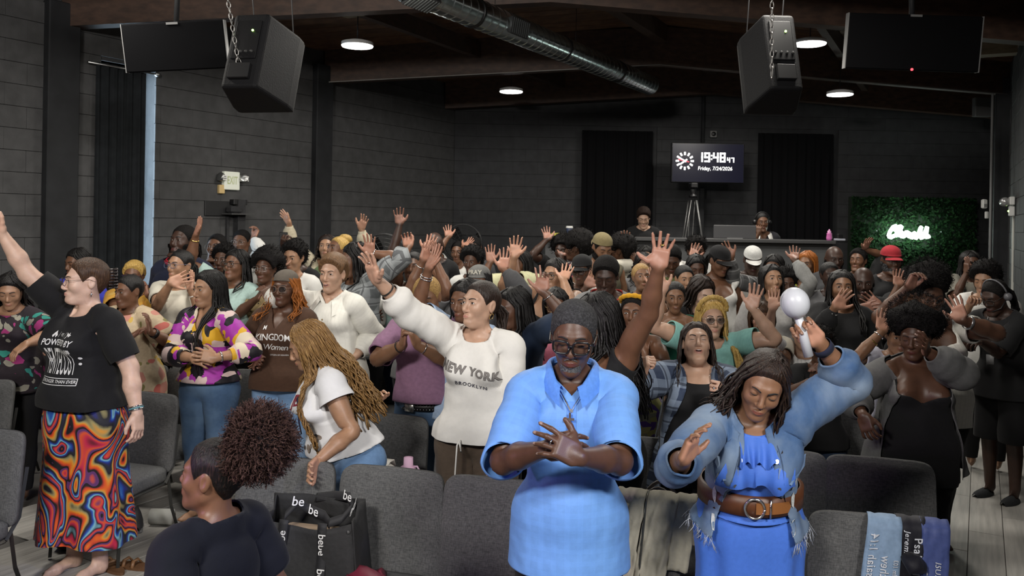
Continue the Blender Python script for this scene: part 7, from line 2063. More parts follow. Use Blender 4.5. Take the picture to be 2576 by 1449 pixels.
def p_puff():
    P = Person('child with big brown afro puff seen from behind, dark blue tee, nearest the lens', 532, 1182, 2.3, 'mid', 0, mk(B1, fat=.25, face=.15, sh=-.3, lips=.8), eyes='open', yaw=-118, hyaw=-101, hpitch=-4)
    P.down('L'); P.down('R'); P.build(); g = dict(hem=.8, sleeve=.36, neck='crew', loose=.014, sl_loose=.012, seed=3, wr=.004); P.top(cloth('tee_dark_blue', (.003, .004, .009), fleck=.1), 'tee', **g); P.pants(BLKP)
    P.hair('puff', 'black', 'puff', t=.007, base=(0, .140, 1.712), r=(.105, .105, .10))
    # thousands of fine curls around the puff
    rn = np.random.RandomState(1); mb = MB(); c0 = np.array((0, .140, 1.712)); V = []; F = []
    for i in range(5200):
        q = rn.normal(size=3); q /= np.linalg.norm(q); 
        if q[1] < -.55: continue
        u = np.cross(q, rn.normal(size=3)); u /= np.linalg.norm(u); v = np.cross(q, u); r0 = .098 * (1 + .07 * math.sin(q[0] * 6 + 1) * math.sin(q[2] * 5)); ph = rn.rand() * 6.3; am = .004 + rn.rand() * .004; L_ = .022 + rn.rand() * .030; b = len(V); tw = .0011
        for k_ in range(6):
            t_ = k_ / 5; p = c0 + q * (r0 + L_ * t_) * np.array((1, 1, .96)) + (u * math.cos(ph + t_ * 9) + v * math.sin(ph + t_ * 9)) * am; w_ = np.cross(q, u * math.sin(ph + t_ * 9) + v) * tw; V += [p - w_, p + w_]
        F += [(b + 2 * k_, b + 2 * k_ + 1, b + 2 * k_ + 3, b + 2 * k_ + 2) for k_ in range(5)]
    o = P.child('hair_curls', np.array(V), F, hair_mat((.06, .032, .026), (.16, .09, .075), .6, 1), bone='head'); o['kind'] = 'stuff'
    # smooth baby hair sweeping to the puff
    mb = MB(); mb.tube([(.055 * math.cos(a), .085 + .0 * a, 1.675 + .045 * math.sin(a)) for a in np.linspace(0, 6.283, 21)], .009, 6); P.mbh('hair_band', mb, plain('band_black', (.008, .008, .01), .7))
p_puff()
def p_braids():
    P = Person('person with long blond braids bending down, white printed tee and light jeans', 768, 862, 4.1, 'tan', 0, mk(F2, fat=.32, bust=.9, hips=.9, nose=.4, lips=.5, head=-.02), eyes='closed', brow='brown', yaw=-58, hyaw=-74, hpitch=26, lean=14, hunch=6)
    P.arm('L', 796, 1172, .30, pole=(.6, .4, .1), fdir=(-.3, -.2, -1), palm=(.6, -.2, .2), curl='relax'); P.arm('R', 948, 1012, -.22, pole=(.3, .4, -.6), fdir=(.55, -.25, -.75), palm=(-.4, .2, -.5), curl='relax', spread=.6)
    P.build(); g = dict(hem=.98, sleeve=.265, neck='crew', loose=.014, flare=.010, sl_loose=.012, seed=6, wr=.005); P.top(cloth('tee_white', (.66, .66, .67), fleck=.03), 'tee', **g); G = garment(0, kind='top', **g); P.pants(DENIML, 'jeans', loose=.006, waist=1.02)
    RED = plain('print_maroon', (.22, .025, .045), .8); SEP = plain('print_sepia', (.20, .16, .13), .8, noise_=.7, scale=40); BK = plain('print_black', (.03, .025, .025), .8)
    P.text('JESUS', RED, -.0, 1.31, .075, G, 'print', .02, .15, .012, 0, .9, 1.0); P.text('EST. 33', BK, .0, 1.235, .042, G, 'print', .004, 0, 0, 0, 1, .9)
    rr_ = np.random.RandomState(4)
    for k_ in range(26):
        cx, cz = rr_.uniform(-.11, .11), rr_.uniform(1.03, 1.19); t_ = np.linspace(0, 6.283, 9)[:-1]; a_ = rr_.rand() * 3; X = .022 * np.cos(t_) * rr_.uniform(.5, 1.2); Z = .012 * np.sin(t_) * rr_.uniform(.6, 1.4); P.decal('print_patch', cx + X * math.cos(a_) - Z * math.sin(a_), cz + X * math.sin(a_) + Z * math.cos(a_), [list(range(8))[::-1]], (SEP, BK, plain('print_cream', (.50, .44, .36), .8))[k_ % 3], G, .0028 + .0002 * k_)
    # lanyard
    mb = MB(); mb.tube([(-.07, .03, 1.452), (-.055, -.06, 1.42), (-.03, -.135, 1.33), (-.005, -.165, 1.22), (.0, -.17, 1.14)], .007, 4, flat=.25); mb.tube([(.07, .03, 1.452), (.055, -.06, 1.42), (.03, -.135, 1.33), (.005, -.165, 1.22), (.0, -.17, 1.14)], .007, 4, flat=.25); P.child('lanyard', np.array(mb.V), mb.F, plain('lanyard_navy', (.015, .015, .05), .6))
    P.hair('braids', (.24, .13, .045), (.58, .37, .14), L=.50, n=190, r=.0050, front=48, spread=.06, wave=.012, curl=.4, seg=20)
    P.earrings(GOLD, 'stud', .005)
p_braids()

UP = hand_up; O_ = lambda *a, **k: k
W_ = CW
# ---- second and third rows ------------------------------------------------------
def post_blouse(P): P.band('L', SILV, x=.662, r=.033, w=.005, name='watch'); P.earrings(SILV, 'stud', .004)
GEO = cloth('geo_blouse', (.3, .03, .3), .5, pat=('cells', [(.012, .010, .014), (.33, .035, .33), (.60, .52, .40), (.012, .010, .014), (.58, .33, .02), (.30, .03, .30), (.55, .42, .40)], 21, 'MANHATTAN', (1, .3, 1)))
fig('person in purple black and yellow geometric blouse and jeans, very long black hair', 522, 722, 5.5, 'tan', -16, -34, 2, {'R': (488, 905, .24, dict(pole=(-.8, .3, -.4), fdir=(.9, -.3, -.2), palm=(0, .9, -.3), curl='half')), 'L': (538, 905, .26, dict(pole=(.9, .3, -.3), fdir=(-.95, -.2, .1), palm=(0, .9, -.3), curl='relax'))}, ('wavy', 'black', dict(L=.50, part=-.01, wave=.010, front=70)), (GEO, dict(sleeve=.60, hem=.97, neck='vee', loose=.012, sl_loose=.008, flare=.006)), DENIM, mk(F1, lips=.3), 1, post=post_blouse, eyes=.85)
def post_jersey(P): P.cap(cloth('cap_taupe', (.10, .085, .07)), back=True); P.glasses((.25, .16, .12), w=.026, h=.022, th=.0012, rnd=.9, tint=1)
Pk = None
def p_jersey():
    g = dict(sleeve=.62, hem=.90, neck='vee', loose=.016, sl_loose=.006, flare=.008, seed=2); BR = cloth('brown_jersey', (.060, .030, .018))
    P = fig('person in brown lettered jersey, backwards cap and orange hair', 716, 722, 5.7, 'dark', -10, -12, -3, {'R': (648, 905, .1, dict(pole=(-.6, .6, -.2), curl='relax'))}, None, (BR, g), DENIML, mk(F2, B1), 1, eyes=.8)
    G = garment(1, kind='top', **g); w = WHT
    P.hair('wavy', 'orange', (.42, .16, .03), L=.22, wave=.02, front=66, spread=.04, n=110); post_jersey(P)
    P.text('KINGDOM', w, .005, 1.275, .062, G, 'print', .01, 0, 0, 0, .95, .92); P.text('Women', w, .01, 1.205, .062, G, 'print', .0, .35, 0, 0, .9, .95); P.text('CITIZEN OF HEAVEN', w, .04, 1.15, .014, G, 'print', .002); P.text('M', w, -.075, 1.34, .04, G, 'print', .012)
    for S in 'LR':
        for x in (.56, .585): P.band(S, CREAM, x=x, r=.049, w=.005, name='sleeve_stripe')
p_jersey()
LIN_W = cloth('white_linen', (.66, .65, .60), .8, pat=('lines', (.55, .54, .50), 45, .75, 'X', .25), fleck=.05)
def post_white(P):
    Q = []; n = 21
    for i in range(n):
        a = math.radians(-150 + 300 * i / (n - 1)); sx, cy = math.sin(a), math.cos(a); fr = float(sstep(.2, .95, np.array(-cy)))
        for r, z in ((.072, 1.455), (.078, 1.472), (.100, 1.445), (.125 + .02 * fr, 1.425 - .05 * fr)): Q.append((sx * r * (1.15 - .15 * fr), .022 + cy * r - .05 * fr, z - .05 * fr))
    mb = MB(); mb.grid(Q, n, 4); P.child('collar', np.array(mb.V), [f[::-1] for f in mb.F], LIN_W); P.neckchain(GOLD, .07, .001)
    G = garment(1, kind='top', **P.gk); t_ = np.linspace(0, 6.283, 11)[:-1]
    for z in (1.30, 1.22, 1.14, 1.06): P.decal('button', .006 * np.cos(t_), z + .006 * np.sin(t_), [list(range(10))[::-1]], plain('button_brass', (.4, .3, .14), .3, .6), G)
Person.gk = dict(sleeve=.645, hem=.82, neck='shirt', loose=.014, sl_loose=.010, flare=.014, seed=8, wr=.006)
fig('person in white linen shirt with short light brown hair, mouth open', 836, 684, 5.85, 'fair', -12, -16, 0, {'R': (772, 760, -.1, dict(pole=(-.8, .4, 0), curl='relax')), 'L': (892, 905, .08, dict(pole=(.5, .7, 0), fdir=(0, -.1, -1), palm=(-1, 0, 0), curl='relax'))}, ('short', 'lbrown', dict(t=.022, topk=1.5, sc=90, low=.01)), (LIN_W, Person.gk), DENIMD, mk(F2, mouth=.35, frown=.8), 1, post=post_white, eyes=.7, brow='brown')
def p_mauve():
    P = fig('person in mauve tee with studded belt, clasped hands, braided blond crown', 1072, 742, 4.95, 'brown', -10, -8, 16, {'R': (1012, 872, .30, dict(pole=(-.8, 0, -.7), fdir=(.35, -.1, .95), palm=(.9, .4, 0), curl='clasp')), 'L': (1050, 872, .34, dict(pole=(.8, 0, -.8), fdir=(-.4, -.1, .9), palm=(-.9, .5, 0), curl='clasp'))}, ('cornrow', 'blonde', 'gold', ), None, DENIM, mk(M1, fat=.35, sh=.2, belly=.2), 1, eyes='closed')
    g = dict(sleeve=.40, hem=.965, neck='crew', loose=.012, sl_loose=.010, seed=1); P.top(MAUVE, 'tee', **g); P.band('R', BLACKP, x=.66, r=.034, w=.004); P.band('L', SILV, x=.65, r=.034, w=.002, name='bangle')
    n = 48; Q = []; rx, ry = .190, .150
    for i in range(n):
        th = 2 * math.pi * i / n
        for r_, z in ((-.01, .963), (.004, .960), (.004, .915), (-.01, .912)): Q.append(((rx + r_) * math.cos(th), .0 + (ry + r_) * math.sin(th), z))
    mb = MB(); mb.grid(Q, n, 4); mb.F += [[(n - 1) * 4 + j, (n - 1) * 4 + j + 1, j + 1, j] for j in range(3)]; bl = mesh_obj('belt', P.waist_pts(mb.V), [f[::-1] for f in mb.F], BLACKP, P.o)
    mb = MB()
    for i in range(26):
        th = -math.pi * (.12 + .76 * i / 25)
        for z in (.949, .926): mb.add(*sphere_vf(((rx + .006) * math.cos(th), (ry + .006) * math.sin(th), z), .004, 3))
    o = mesh_obj('studs', P.waist_pts(mb.V), mb.F, SILV, bl); o['kind'] = 'stuff'
    mb = MB().box((-.06, -.158, .937), (.032, .006, .027), np.array(Matrix.Rotation(-.3, 3, 'Z')), bev=.004); mesh_obj('buckle', P.waist_pts(mb.V), mb.F, plain('buckle_ornate', (.5, .5, .48), .3, .9, noise_=.6, scale=90), bl)
p_mauve()
SARI = cloth('sari_floral', (.42, .33, .22), .6, pat=('floral', [(.40, .10, .08), (.45, .30, .06), (.18, .16, .06), (.42, .18, .14)], 11, .42))
fig('person in beige floral robe clapping near chest, dark hair tied back, watch on wrist', 322, 728, 5.9, 'mid', -6, -30, 4, {'L': (378, 835, .25, dict(pole=(.8, .2, -.8), fdir=(-.25, -.1, 1), palm=(-.9, -.2, 0), curl='relax')), 'R': (330, 850, .22, dict(pole=(-.8, .2, -.8), fdir=(.5, -.1, .8), palm=(.9, 0, 0), curl='relax'))}, ('slick', 'black'), (SARI, dict(sleeve=.52, hem=.60, loose=.022, sl_loose=.035, flare=.03)), BLKP, mk(F2), 2, post=lambda P: P.band('L', BLACKP, x=.655, r=.033, w=.016, name='watch'), eyes=.9)
PAIS = cloth('paisley', (.02, .015, .02), pat=('floral', [(.28, .03, .14), (.03, .22, .18), (.25, .24, .20), (.015, .012, .015), (.02, .015, .02)], 16, .5))
fig('person in dark paisley blouse with long black hair, bowed head, at the left edge', 26, 728, 5.7, 'tan', 10, 18, 20, {'L': (68, 868, .30, dict(pole=(.9, .3, -.2), fdir=(-.7, -.5, -.4), palm=(0, .2, -1), curl='relax')), 'R': (-60, 880, .2)}, ('wavy', 'black', dict(L=.34, front=72)), (PAIS, dict(sleeve=.50, hem=.85, loose=.014, sl_loose=.006)), BLKP, mk(F2, fat=.55), 2, eyes='closed')
fig('person in royal blue top with dark curls, face half hidden behind the black tee', 192, 658, 7.3, 'mid', -6, -26, 8, None, ('curly', 'black', dict(L=.16)), (BLUE, TEE), BLKP, mk(F1, B1), 2, eyes='closed')
ORG = cloth('orange_robe', (.55, .30, .05), .6, pat=('floral', [(.60, .38, .10), (.5, .2, .05), (.62, .45, .2)], 9, .4))
fig('person with cropped blond hair and glasses in orange robe, hands at face', 336, 690, 7.0, 'mid', 4, 8, 2, {'L': (372, 742, .25, dict(pole=(.9, .2, -.9), fdir=(-.2, 0, 1), palm=(-.8, -.5, 0), curl='relax')), 'R': (330, 745, .3, dict(fdir=(.2, 0, 1), palm=(.8, -.4, 0)))}, ('short', 'gold', dict(t=.018)), (ORG, dict(sleeve=.34, hem=.7, loose=.016, flare=.02, sl_loose=.02)), BLKP, mk(F2, B1, fat=.5), 2, post=lambda P: P.glasses((.05, .03, .08), th=.002, rnd=.6))
fig('tall bearded person in navy jacket with red collar by the left wall', 460, 602, 7.1, 'deep', -8, -20, -6, None, ('cornrow', 'black'), (NAVY, dict(LONG, openf=(.01, .05, 1.15))), BLKP, mk(M2), 2, post=lambda P: (P.top(cloth('red_collar', (.40, .012, .03)), sleeve=.3, neck='shirt', loose=.004), P.beard('black', .014)), eyes='narrow')
fig('person with glasses and tight ponytail, both palms raised, pale bracelet', 452, 664, 6.6, 'tan', -6, -22, -4, {'R': (432, 712, .34, UP((-.2, -.1, 1))), 'L': (478, 728, .25, UP((.2, 0, 1), (-.7, -.6, 0)))}, ('pony', 'black'), (CREAM, TEE), BLKP, mk(F1), 2, post=lambda P: (P.glasses((.1, .12, .2), th=.0016, rnd=.7), P.band('L', PEARL, x=.655)), eyes=.8)
fig('person with black shoulder hair and glasses in pale teal top, long bare arm raised', 592, 662, 6.9, 'mid', -16, -22, -6, {'R': (489, 592, .10, dict(pole=(-.4, .2, -1), fdir=(-.02, -.05, 1), palm=(-.75, -.6, 0)))}, ('long', 'black', dict(L=.22, front=70)), (LTEAL, TEE), BLKP, mk(F3, B1, fat=.55), 2, post=lambda P: (P.glasses((.01, .01, .01), w=.026, h=.02, th=.0022, rnd=.6), P.band('R', GOLD, x=.655)))
fig('person in black with glasses, singing, by the wall bracket', 544, 618, 8.3, 'mid', -8, -6, -4, None, ('fade',), (BLK, TEE), BLKP, mk(M2, fat=.5, mouth=.6), 2, post=lambda P: P.glasses((.4, .4, .4), th=.0012))
fig('person peeking out behind the pale teal top, dark curls', 562, 650, 7.7, 'dark', -8, -6, 0, None, ('short', 'black', dict(t=.03)), (DGREY, TEE), BLKP, mk(F1, B1), 2)
fig('young person with glasses, short hair and white sleeve, hand raised by the wall', 607, 606, 9.0, 'mid', -8, -4, 0, {'L': (637, 598, .12, UP((.15, -.1, 1), (-.6, -.7, 0), 'half'))}, ('fade',), (CW, LONG), BLKP, mk(M1), 2, post=lambda P: P.glasses((.35, .3, .28), th=.001))
LEO = cloth('leopard', (.30, .22, .11), pat=('floral', [(.03, .02, .01), (.10, .06, .025), (.02, .015, .01)], 34, .33))
fig('person in leopard print blouse with glasses, hands clasped under the chin', 668, 672, 6.9, 'dark', -12, -12, -2, {'R': (648, 752, .26, dict(pole=(-.8, 0, -.8), fdir=(.5, 0, .85), palm=(.8, .3, 0), curl='clasp')), 'L': (672, 752, .3, dict(pole=(.8, 0, -.8), fdir=(-.5, 0, .85), palm=(-.8, .4, 0), curl='clasp'))}, ('afro', 'black', dict(R=.135)), (LEO, dict(sleeve=.42, hem=.85)), BLKP, mk(F2, B1), 2, post=lambda P: (P.glasses((.45, .4, .38), th=.0012), P.earrings(SILV, 'hoop', .02)))
fig('person hidden behind the brown jersey, one palm raised high', 738, 645, 7.3, 'tan', -10, -12, 4, {'R': (703, 672, .15, UP((-.05, -.1, 1)))}, ('short', 'black', dict(t=.03)), (W_, TEE), BLKP, mk(F1), 2)
fig('person with black phone raised to film, dark short hair, by the left wall', 742, 630, 7.75, 'deep', -10, -10, -2, {'R': (715, 628, .3, dict(fdir=(0, -.1, 1), palm=(.3, .9, 0), curl='half'))}, ('fade',), (BLK, TEE), BLKP, mk(M2), 2, post=lambda P: P.neckchain(SILV, .08, .004))
def arm2(a, b): return {'R': a, 'L': b}
BG = [
 ('person in beige cardigan with both arms flung wide and long brown curls', 822, 618, 9.0, 'tan', -8, 0, -8, arm2((724, 560, .05, dict(pole=(0, .3, -1), fdir=(-.7, 0, .7), palm=(-.3, -.7, -.6))), (912, 572, .05, dict(pole=(.4, .3, -1), fdir=(.35, -.1, .9), palm=(-.3, -.9, 0)))), ('curly', 'dbrown', dict(L=.25)), (BEIGE, dict(LONG, hem=.8)), F2),
 ('person with blond crown twist in front of the beige cardigan, looking up', 850, 625, 8.0, 'mid', -14, -40, -14, None, ('bun', 'gold', dict(base=(0, .05, 1.70), r=(.06, .06, .04))), (cloth('red_floral', (.15, .22, .10), pat=('floral', [(.45, .03, .04), (.10, .25, .08)], 14, .4)), TEE), F2),
 ('person in grey checked shirt with black hair turned away, one palm raised', 888, 650, 6.6, 'mid', -30, -62, 8, arm2(None, (930, 632, .05, UP((.05, -.05, 1), (-.3, -.95, 0)))), ('long', 'black', dict(L=.20)), (PLAIDG, dict(LOOSE, sleeve=.5)), F2),
 ('young person in teal vest by the floor fan, clapping hand in front', 938, 650, 9.6, 'mid', -12, -10, 0, arm2((985, 690, .2, UP((-.3, -.1, .9), (.4, -.9, 0))), None), ('slick', 'black'), (LTEAL, TANK), F1),
 ('person in cropped white top with black braids bun, head bowed low', 962, 680, 7.1, 'dark', -14, -30, 45, arm2((946, 800, .2), None), ('bun', 'black', dict(base=(0, .03, 1.71), r=(.035, .035, .035))), (CW, dict(sleeve=.30, hem=1.10)), F1),
 ('big person with dark beard and bald head in black tee, arm raised at the back', 1092, 612, 8.8, 'deep', -10, -8, 0, arm2((1002, 568, .1, UP((-.05, -.1, 1), (.2, -1, 0))), None), None, (BLK, TEE), M2),
 ('person with both arms raised and wrists crossed in front of the bald man, teal top', 1040, 668, 6.9, 'mid', -12, -6, -4, arm2((1028, 620, .1, UP((.3, -.1, .9), (-.2, -1, 0), 'half')), (1072, 628, .2, UP((.25, -.1, 1)))), ('bun', 'black'), (LTEAL, TANK), F3),
 ('person behind the sweatshirt sleeve with round bangles, palms joined high', 1058, 712, 6.2, 'mid', -8, -2, 0, arm2((1066, 652, .2, UP((.15, -.1, 1), (.7, -.7, 0))), (1095, 652, .2, UP((-.05, -.1, 1), (-.7, -.7, 0)))), ('long', 'black', dict(L=.2)), (GREY, TEE), F1),
 ('person with bare brown arm and silver bangles raised beside the sweatshirt', 1168, 752, 4.9, 'mid', -20, -30, 6, arm2((1077, 672, .18, dict(pole=(-.3, .2, -1), fdir=(-.12, -.1, 1), palm=(-.8, -.6, 0))), None), ('long', 'black', dict(L=.25)), (LBLUE, TEE), F1),
 ('person in charcoal shirt and grey lettered cap with glasses, grey sleeve raised', 1203, 708, 6.1, 'mid', -10, -14, -2, arm2((1158, 762, .3, UP((.2, -.2, .9), (.6, -.7, 0), 'half')), (1268, 672, .12, UP((-.05, -.1, 1)))), ('long', 'black', dict(L=.15)), (DGREY, LONG), mk(F2, B1)),
 ('person with short black curls and white tee under the corner fan', 1186, 655, 8.3, 'dark', -10, -16, 4, None, ('short', 'black', dict(t=.04)), (CW, TEE), mk(F1, B1)),
 ('person with bent arm raised in front of the corner fan', 1152, 632, 9.6, 'mid', -10, -12, 0, arm2((1128, 592, .1, UP((0, -.1, 1))), (1168, 618, .1, UP((-.2, -.1, 1)))), ('fade',), (CW, TEE), F1),
 ('balding person low behind the curls, near the back wall', 1192, 622, 9.9, 'dark', -10, -8, 8, None, ('fade', 'black', dict(t=.004)), (DGREY, TEE), M1),
 ('person in pale yellow tee with long black hair, two palms raised', 1306, 662, 7.7, 'mid', -14, -46, 0, arm2((1232, 655, .12, UP((-.05, -.1, 1))), (1292, 640, .12, UP((.05, -.1, 1)))), ('long', 'black', dict(L=.28)), (PALEY, LOOSE), F2),
 ('person in black tank top and glasses with red cheeks, bare arm reaching left', 1396, 688, 6.4, 'tan', -18, -40, 0, arm2((1290, 645, .12, dict(pole=(-.5, .2, -1), fdir=(0, -.1, 1), palm=(-.1, -1, 0))), (1415, 702, .2, UP((.0, -.1, 1)))), ('long', 'black', dict(L=.12, front=74)), (BLK, TANK), F3),
 ('person in rolled denim shirt with long straight black hair, three fingers raised', 1288, 770, 4.95, 'dark', -26, -58, 8, arm2(None, (1368, 728, .22, dict(pole=(.5, .2, -1), fdir=(0, -.1, 1), palm=(-.1, -1, 0), curl=((0, 3, 2), (0, 4, 2), (60, 70, 40), (65, 75, 40))))), ('long', 'black', dict(L=.34, front=64)), (DENIMD, dict(sleeve=.42, hem=.85, loose=.012, sl_loose=.014)), F2),
 ('person in pink satin top with gold glasses and black braids', 1398, 765, 5.6, 'dark', -6, -2, 8, None, ('braids', 'black', dict(L=.36)), (PINK, TEE), mk(F1, B1)),
 ('person in black cap and glasses behind the white shawl', 1462, 676, 7.3, 'dark', -12, -24, 4, arm2((1480, 720, .2), None), ('short', 'black', dict(t=.006)), (CW, LOOSE), mk(F2, B1)),
 ('person in grey tee with red trim and lettering, short hair, head bowed', 1524, 690, 5.95, 'deep', -8, -14, 20, None, ('fade', 'black', dict(t=.018)), (cloth('grey_heather', (.21, .21, .21)), dict(TEE, loose=.012)), M1),
 ('person in khaki cap with beard, looking down to the right', 1516, 622, 8.3, 'brown', 4, 18, 22, None, ('short', 'black', dict(t=.006)), (cloth('khaki_vest', (.10, .09, .06)), TANK), M2),
 ('person with round black afro and flowered scarf, at the booth', 1448, 622, 9.0, 'dark', -120, -110, 0, None, ('afro', 'black', dict(R=.15)), (cloth('scarf_floral', (.03, .02, .03), pat=('floral', [(.45, .05, .12), (.5, .45, .4)], 20, .4)), LOOSE), F1),
 ('person with dark hair at the left end of the booth, thin arm raised', 1414, 628, 9.3, 'deep', -14, -20, 0, arm2((1377, 598, .05, UP((0, -.05, 1))), (1410, 640, .1, UP())), ('afro', 'black', dict(R=.13)), (BLK, TEE), F1),
 ('person with dark afro and tattooed arm raised in front of the booth', 1556, 628, 9.1, 'mid', -120, -110, 0, arm2(None, (1577, 612, .05, UP((0, -.05, 1), (-.1, -1, 0)))), ('afro', 'black', dict(R=.14)), (CREAM, TEE), F1),
 ('person with loose black curls below the booth, pale top', 1624, 645, 9.4, 'brown', -10, -4, 4, None, ('curly', 'black', dict(L=.18)), (CREAM, TEE), F1),
 ('person with dark curly hair and bright forehead, middle of the crowd', 1620, 664, 8.5, 'brown', -10, 6, 6, None, ('curly', 'black', dict(L=.2)), (GREY, TEE), F1),
 ('person with cropped bleached hair, face tilted up, middle of the crowd', 1614, 694, 7.1, 'brown', -10, 4, -8, arm2(None, (1640, 715, .3, UP((.1, -.1, 1), (-.8, -.5, 0)))), ('fade', 'blonde'), (DGREY, TEE), mk(F1, B1)),
 ('person in white collared shirt below the tripod, palm raised before the face', 1752, 628, 9.0, 'dark', -10, -6, 4, arm2((1742, 650, .25, UP((-.15, -.1, 1))), None), ('short', 'black', dict(t=.03)), (CW, dict(LOOSE, neck='shirt')), M1),
 ('person in olive shirt hidden behind the raised hand', 1690, 650, 8.2, 'dark', -10, -10, 30, None, ('short',), (OLIVE, LOOSE), M1),
 ('person with straight black bob below the white shirt, looking down', 1752, 672, 7.9, 'dark', -8, -2, 14, None, ('long', 'black', dict(L=.16, front=60)), (BLK, LONG), mk(F1, B1)),
 ('person half hidden between the green top and the straight bob', 1722, 698, 7.3, 'tan', -6, 8, 4, None, ('slick', 'black'), (BLK, TEE), F1),
 ('young person in dark green top with slicked hair, lips parted', 1698, 744, 6.1, 'brown', -10, -6, 2, None, ('slick', 'black'), (GREEN, dict(sleeve=.30, neck='scoop', loose=.004)), mk(F1, mouth=.2)),
 ('pale person with long dark brown hair hiding the face, head bowed', 1768, 732, 6.3, 'pale', 10, 22, 26, None, ('wavy', 'dbrown', dict(L=.30, front=52)), (BLK, LONG), F2),
 ('person in white tank top with black cap and ponytail, bowed left', 1812, 654, 7.8, 'mid', 6, 22, 18, None, ('pony', 'black'), (CW, dict(sleeve=.17, neck='tank', loose=.006)), F2),
 ('person in dark plaid shirt with arm stretched to the left, hand open', 1946, 672, 7.9, 'mid', -20, -30, 4, arm2((1836, 645, .1, dict(pole=(-.2, .2, -1), fdir=(-.55, -.1, .8), palm=(-.2, -1, 0))), None), ('long', 'black', dict(L=.2)), (PLAIDD, LONG), F2),
 ('person in white cap and white tee, face in shade, below the booth', 1894, 652, 8.6, 'deep', -10, -6, 20, None, ('fade',), (CW, TEE), M1),
 ('person with long black hair in light grey hooded top, face lifted', 1942, 700, 6.7, 'tan', -12, 4, -10, None, ('long', 'black', dict(L=.32, part=.01)), (cloth('hood_grey', (.34, .33, .32)), LONG), F2),
 ('person in pale grey sweater with sleeve raised high, dark palm open', 1978, 712, 7.5, 'dark', -8, -4, 0, arm2(None, (2000, 655, .1, UP((0, -.05, 1), (-.05, -1, 0)))), ('afro', 'black', dict(R=.12)), (cloth('sweater_grey', (.30, .30, .29)), LONG), M1),
 ('person with orange hair and bright yellow top', 2030, 660, 8.7, 'brown', -14, -40, 4, None, ('long', 'orange', dict(L=.24)), (YEL, TANK), F2),
 ('bald older person in grey, by the end of the booth', 2100, 648, 8.4, 'deep', -10, -4, 6, None, None, (DGREY, LONG), M2),
 ('person with smooth black hair and narrow face, behind the sheer top', 2088, 690, 7.4, 'deep', -8, -4, -2, None, ('slick', 'black'), (GREY, TEE), F1),
 ('person in sheer black top with white wristband, palm held out', 2118, 718, 6.1, 'brown', -10, -14, -4, arm2((2104, 772, .32, UP((.05, -.15, 1))), None), ('wavy', 'black', dict(L=.34, part=.01)), (BLK, LONG), F2),
 ('bald person in black jacket clapping beside the sheer top', 2172, 706, 6.7, 'deep', -12, -20, 8, arm2((2162, 780, .35, UP((.12, -.15, 1), (-.5, -.8, 0))), (2215, 775, .3, UP((-.05, -.1, 1)))), None, (BLK, LONG), M1),
 ('grey-bearded person in red cap and black tee with silver chain', 2243, 652, 8.1, 'dark', -8, -2, 2, None, ('fade', 'black', dict(t=.004)), (BLK, TEE), M2),
 ('person near the leaf wall with forearm raised high, face lit', 2158, 652, 9.3, 'mid', -16, -40, -6, arm2(None, (2176, 625, .0, UP((0, -.05, 1), (-.1, -1, 0)))), ('short',), (BLK, TEE), M1),
 ('person behind the raised wrists, partly hidden, right of the red cap', 2286, 706, 7.6, 'mid', -10, -14, 4, arm2((2258, 722, .2, UP((-.1, -.1, 1))), None), ('short', 'black', dict(t=.02)), (BLK, TEE), M1),
 ('person with long braids praying by the right end of the leaf wall', 2442, 660, 8.7, 'dark', -10, -8, 2, arm2((2432, 690, .25, dict(fdir=(.1, 0, 1), palm=(.9, 0, 0), curl='flat', spread=0)), (2446, 690, .25, dict(fdir=(-.1, 0, 1), palm=(-.9, 0, 0), curl='flat', spread=0))), ('braids', 'black', dict(L=.28)), (cloth('beige_tee', (.20, .19, .16)), LOOSE), M1),
 ('person in white tee and lanyard with dark curls by the right wall', 2478, 700, 6.9, 'tan', -30, -50, 14, arm2((2440, 770, .2, dict(curl='grip')), None), ('short', 'black', dict(t=.04)), (CW, dict(LOOSE, sleeve=.44)), M1),
 ('person in white tee with watch and open palm raised, behind the grey jacket', 2262, 838, 4.95, 'brown', -10, -14, 10, arm2((2216, 836, .12, dict(pole=(-.6, .2, -.9), fdir=(.12, -.12, 1), palm=(0, -1, 0))), None), ('short', 'black', dict(t=.02)), (cloth('white_violet', (.55, .55, .66), fleck=.03), TEE), M1),
 ('person with black hair bow and clasped hands, dark top, behind the raised denim arm', 2062, 868, 4.9, 'dark', -6, -6, 4, arm2((2046, 958, .28, dict(pole=(-.8, 0, -.8), fdir=(.3, 0, .95), palm=(.9, .2, 0), curl='clasp')), (2072, 962, .32, dict(pole=(.8, 0, -.8), fdir=(-.4, 0, .9), palm=(-.9, .2, 0), curl='clasp'))), ('short', 'black', dict(t=.03)), (BLK, TEE), mk(F1, B1)),
 ('person in white striped shirt with forearm raised, behind the maraca', 2022, 836, 5.3, 'fair', -8, -4, 0, arm2((1942, 775, .15, UP((-.12, -.1, 1), (-.7, -.7, 0))), None), ('slick', 'dbrown'), (cloth('white_stripe', (.62, .62, .62), pat=('lines', (.40, .41, .44), 40, .8, 'X', .7)), LOOSE), F2),
 ('person with glasses and braids praying, palms pressed to the lips', 1918, 800, 5.35, 'mid', -8, -10, 10, arm2((1898, 862, .3, dict(pole=(-.8, 0, -.8), fdir=(.2, 0, 1), palm=(.95, 0, 0), curl='flat', spread=0)), (1912, 862, .3, dict(pole=(.8, 0, -.8), fdir=(-.1, 0, 1), palm=(-.95, 0, 0), curl='flat', spread=0))), ('braids', 'brown', dict(L=.26)), (CREAM, TEE), mk(F1, B1)),
]
FIG = {}
